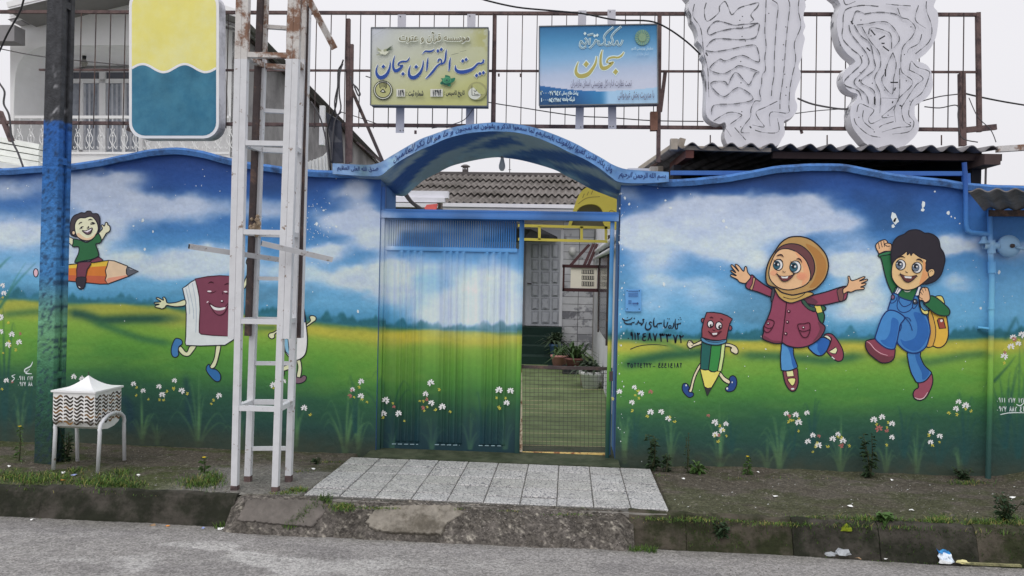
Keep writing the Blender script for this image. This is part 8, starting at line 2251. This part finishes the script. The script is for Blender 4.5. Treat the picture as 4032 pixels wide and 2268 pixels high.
def film(nm, t0, t1, m):
    b = MB(); n_, k_ = 8, 7; pts = []
    for a_ in range(k_+1):
        for c_ in range(n_+1):
            t = t0+(t1-t0)*a_/k_; q = pk[0]+wdt*(c_/n_)*(1-.12*t)+up_*t+np.array((.004*math.sin(t*9+c_), .010*math.sin(c_*1.9+t*7)+.006*math.cos(t*13-c_*.7), .006*math.sin(c_*1.3+2)*t))
            pts.append(q)
    b.add(pts, [(a_*(n_+1)+c_, a_*(n_+1)+c_+1, (a_+1)*(n_+1)+c_+1, (a_+1)*(n_+1)+c_) for a_ in range(k_) for c_ in range(n_)]); b.build(nm, m, mk)
film('white_part', 0, .74, mat('white_film', A(190, 198, 206), .4, .2, 30)); film('blue_part', .74, 1.02, mat('blue_film', A(52, 124, 176), .4, .2, 30))
crumple('paper_scrap', 'creased translucent white wrapper under the milk packet', GT(3715, 2210)+np.array((0, -.01, .008)), .045, mat('pale_wrapper', A(176, 178, 178), .5, .2, 20), flat=.3, cat='wrapper')
p = GT(3770, 2205); crumple('paper_scrap', 'creamy crumpled paper beside the milk packet', p+np.array((.03, 0, .012)), .045, mat('cream_paper', A(186, 180, 132), .8, .1), flat=.35, cat='paper')
p, q = GT(3795, 2205), GT(4020, 2215)
o = MB().bar(p+np.array((0, 0, .006)), q+np.array((0, 0, .008)), .022, .012, (0, 0, 1)).build('plastic_strip', mat('yellowed_strip', A(136, 132, 98), .8, .3, 14, rgb2=A(92, 92, 66), thr=.5, scale2=18)); tag(o, 'long yellowed plastic strip lying in the right gutter', 'strip')
crumple('moss_clump', 'bright green moss clump on the front of the right kerb', G(3330, 2085, -.05)+np.array((0, -.01, 0)), .05, mat('bright_moss', A(122, 136, 30, .9), .9, .25, 30, bump=.8), flat=.8, cat='moss')
sm = [(250, 1862, 'white'), (290, 1872, 'blue'), (245, 1893, 'orange'), (35, 1835, 'white'), (545, 1868, 'white'), (1235, 1842, 'white'), (130, 2032, 'white'), (660, 2075, 'orange'), (800, 2070, 'blue'), (870, 2065, 'white'), (600, 2062, 'brown'), (2690, 1880, 'white'), (3055, 1950, 'white'), (3350, 1995, 'white'), (2985, 1853, 'white'), (3512, 1882, 'white'), (3590, 2010, 'white'), (3985, 1956, 'white'), (3380, 2195, 'brown'), (3490, 2195, 'white')]
LC = {'white': mat('white_scrap', A(206, 206, 204), .7, .1), 'blue': mat('blue_scrap', A(120, 130, 170), .7, .1), 'orange': mat('orange_scrap', A(200, 130, 60), .7, .1), 'brown': mat('brown_scrap', A(130, 108, 84), .8, .1)}
where = {0: 'under the litter bin', 1: 'beside the litter bin legs', 2: 'in the grass before the bin'}
lb = MB(); lm = list(LC.values()); lk = list(LC.keys())
for i, (u, v, c_) in enumerate(sm):
    z = -.2 if v > 2020 else 0.0
    p = G(u, v, z) if z == 0 else GT(u, v); zz = gz(p[0], p[1])+.004 if z == 0 else -.198
    r = rg_.uniform(.012, .026); P = [(p[0]+r*rg_.uniform(.6, 1.2)*math.cos(k*1.05), p[1]+r*.8*rg_.uniform(.6, 1.2)*math.sin(k*1.05), zz+rg_.uniform(.0, .014)) for k in range(6)]+[(p[0], p[1], zz+.012)]
    lb.add(P, [(k, (k+1) % 6, 6) for k in range(6)], lk.index(c_))
for _ in range(50):
    u, v = (rg_.uniform(2600, 4000), rg_.uniform(1880, 2020)) if rg_.random() < .7 else (rg_.uniform(0, 1250), rg_.uniform(1830, 1930))
    p = G(u, v, 0); zz = gz(p[0], p[1])+.003; r = rg_.uniform(.003, .009)
    lb.add([(p[0]-r, p[1], zz), (p[0], p[1]-r*.7, zz+.002), (p[0]+r, p[1], zz+.003), (p[0], p[1]+r*.8, zz+.002)], [(0, 1, 2, 3)], 0)
o = lb.build('litter', lm, fixn=False, origin=(0, -1, 0)); tag(o, 'small scraps of paper and plastic scattered on pavement and gutter', 'litter', kind='stuff')
p = G(2628, 2013, 0); o = MB().tube([p+np.array((.0, .0, .008)), p+np.array((-.006, -.02, .004)), p+np.array((-.012, -.045, -.03)), p+np.array((-.004, -.06, -.055))], .0022, 5).build('bent_wire', mat('white_wire', A(176, 174, 170))); tag(o, 'bent white wire poking over the kerb at the corner of the tiles', 'wire')
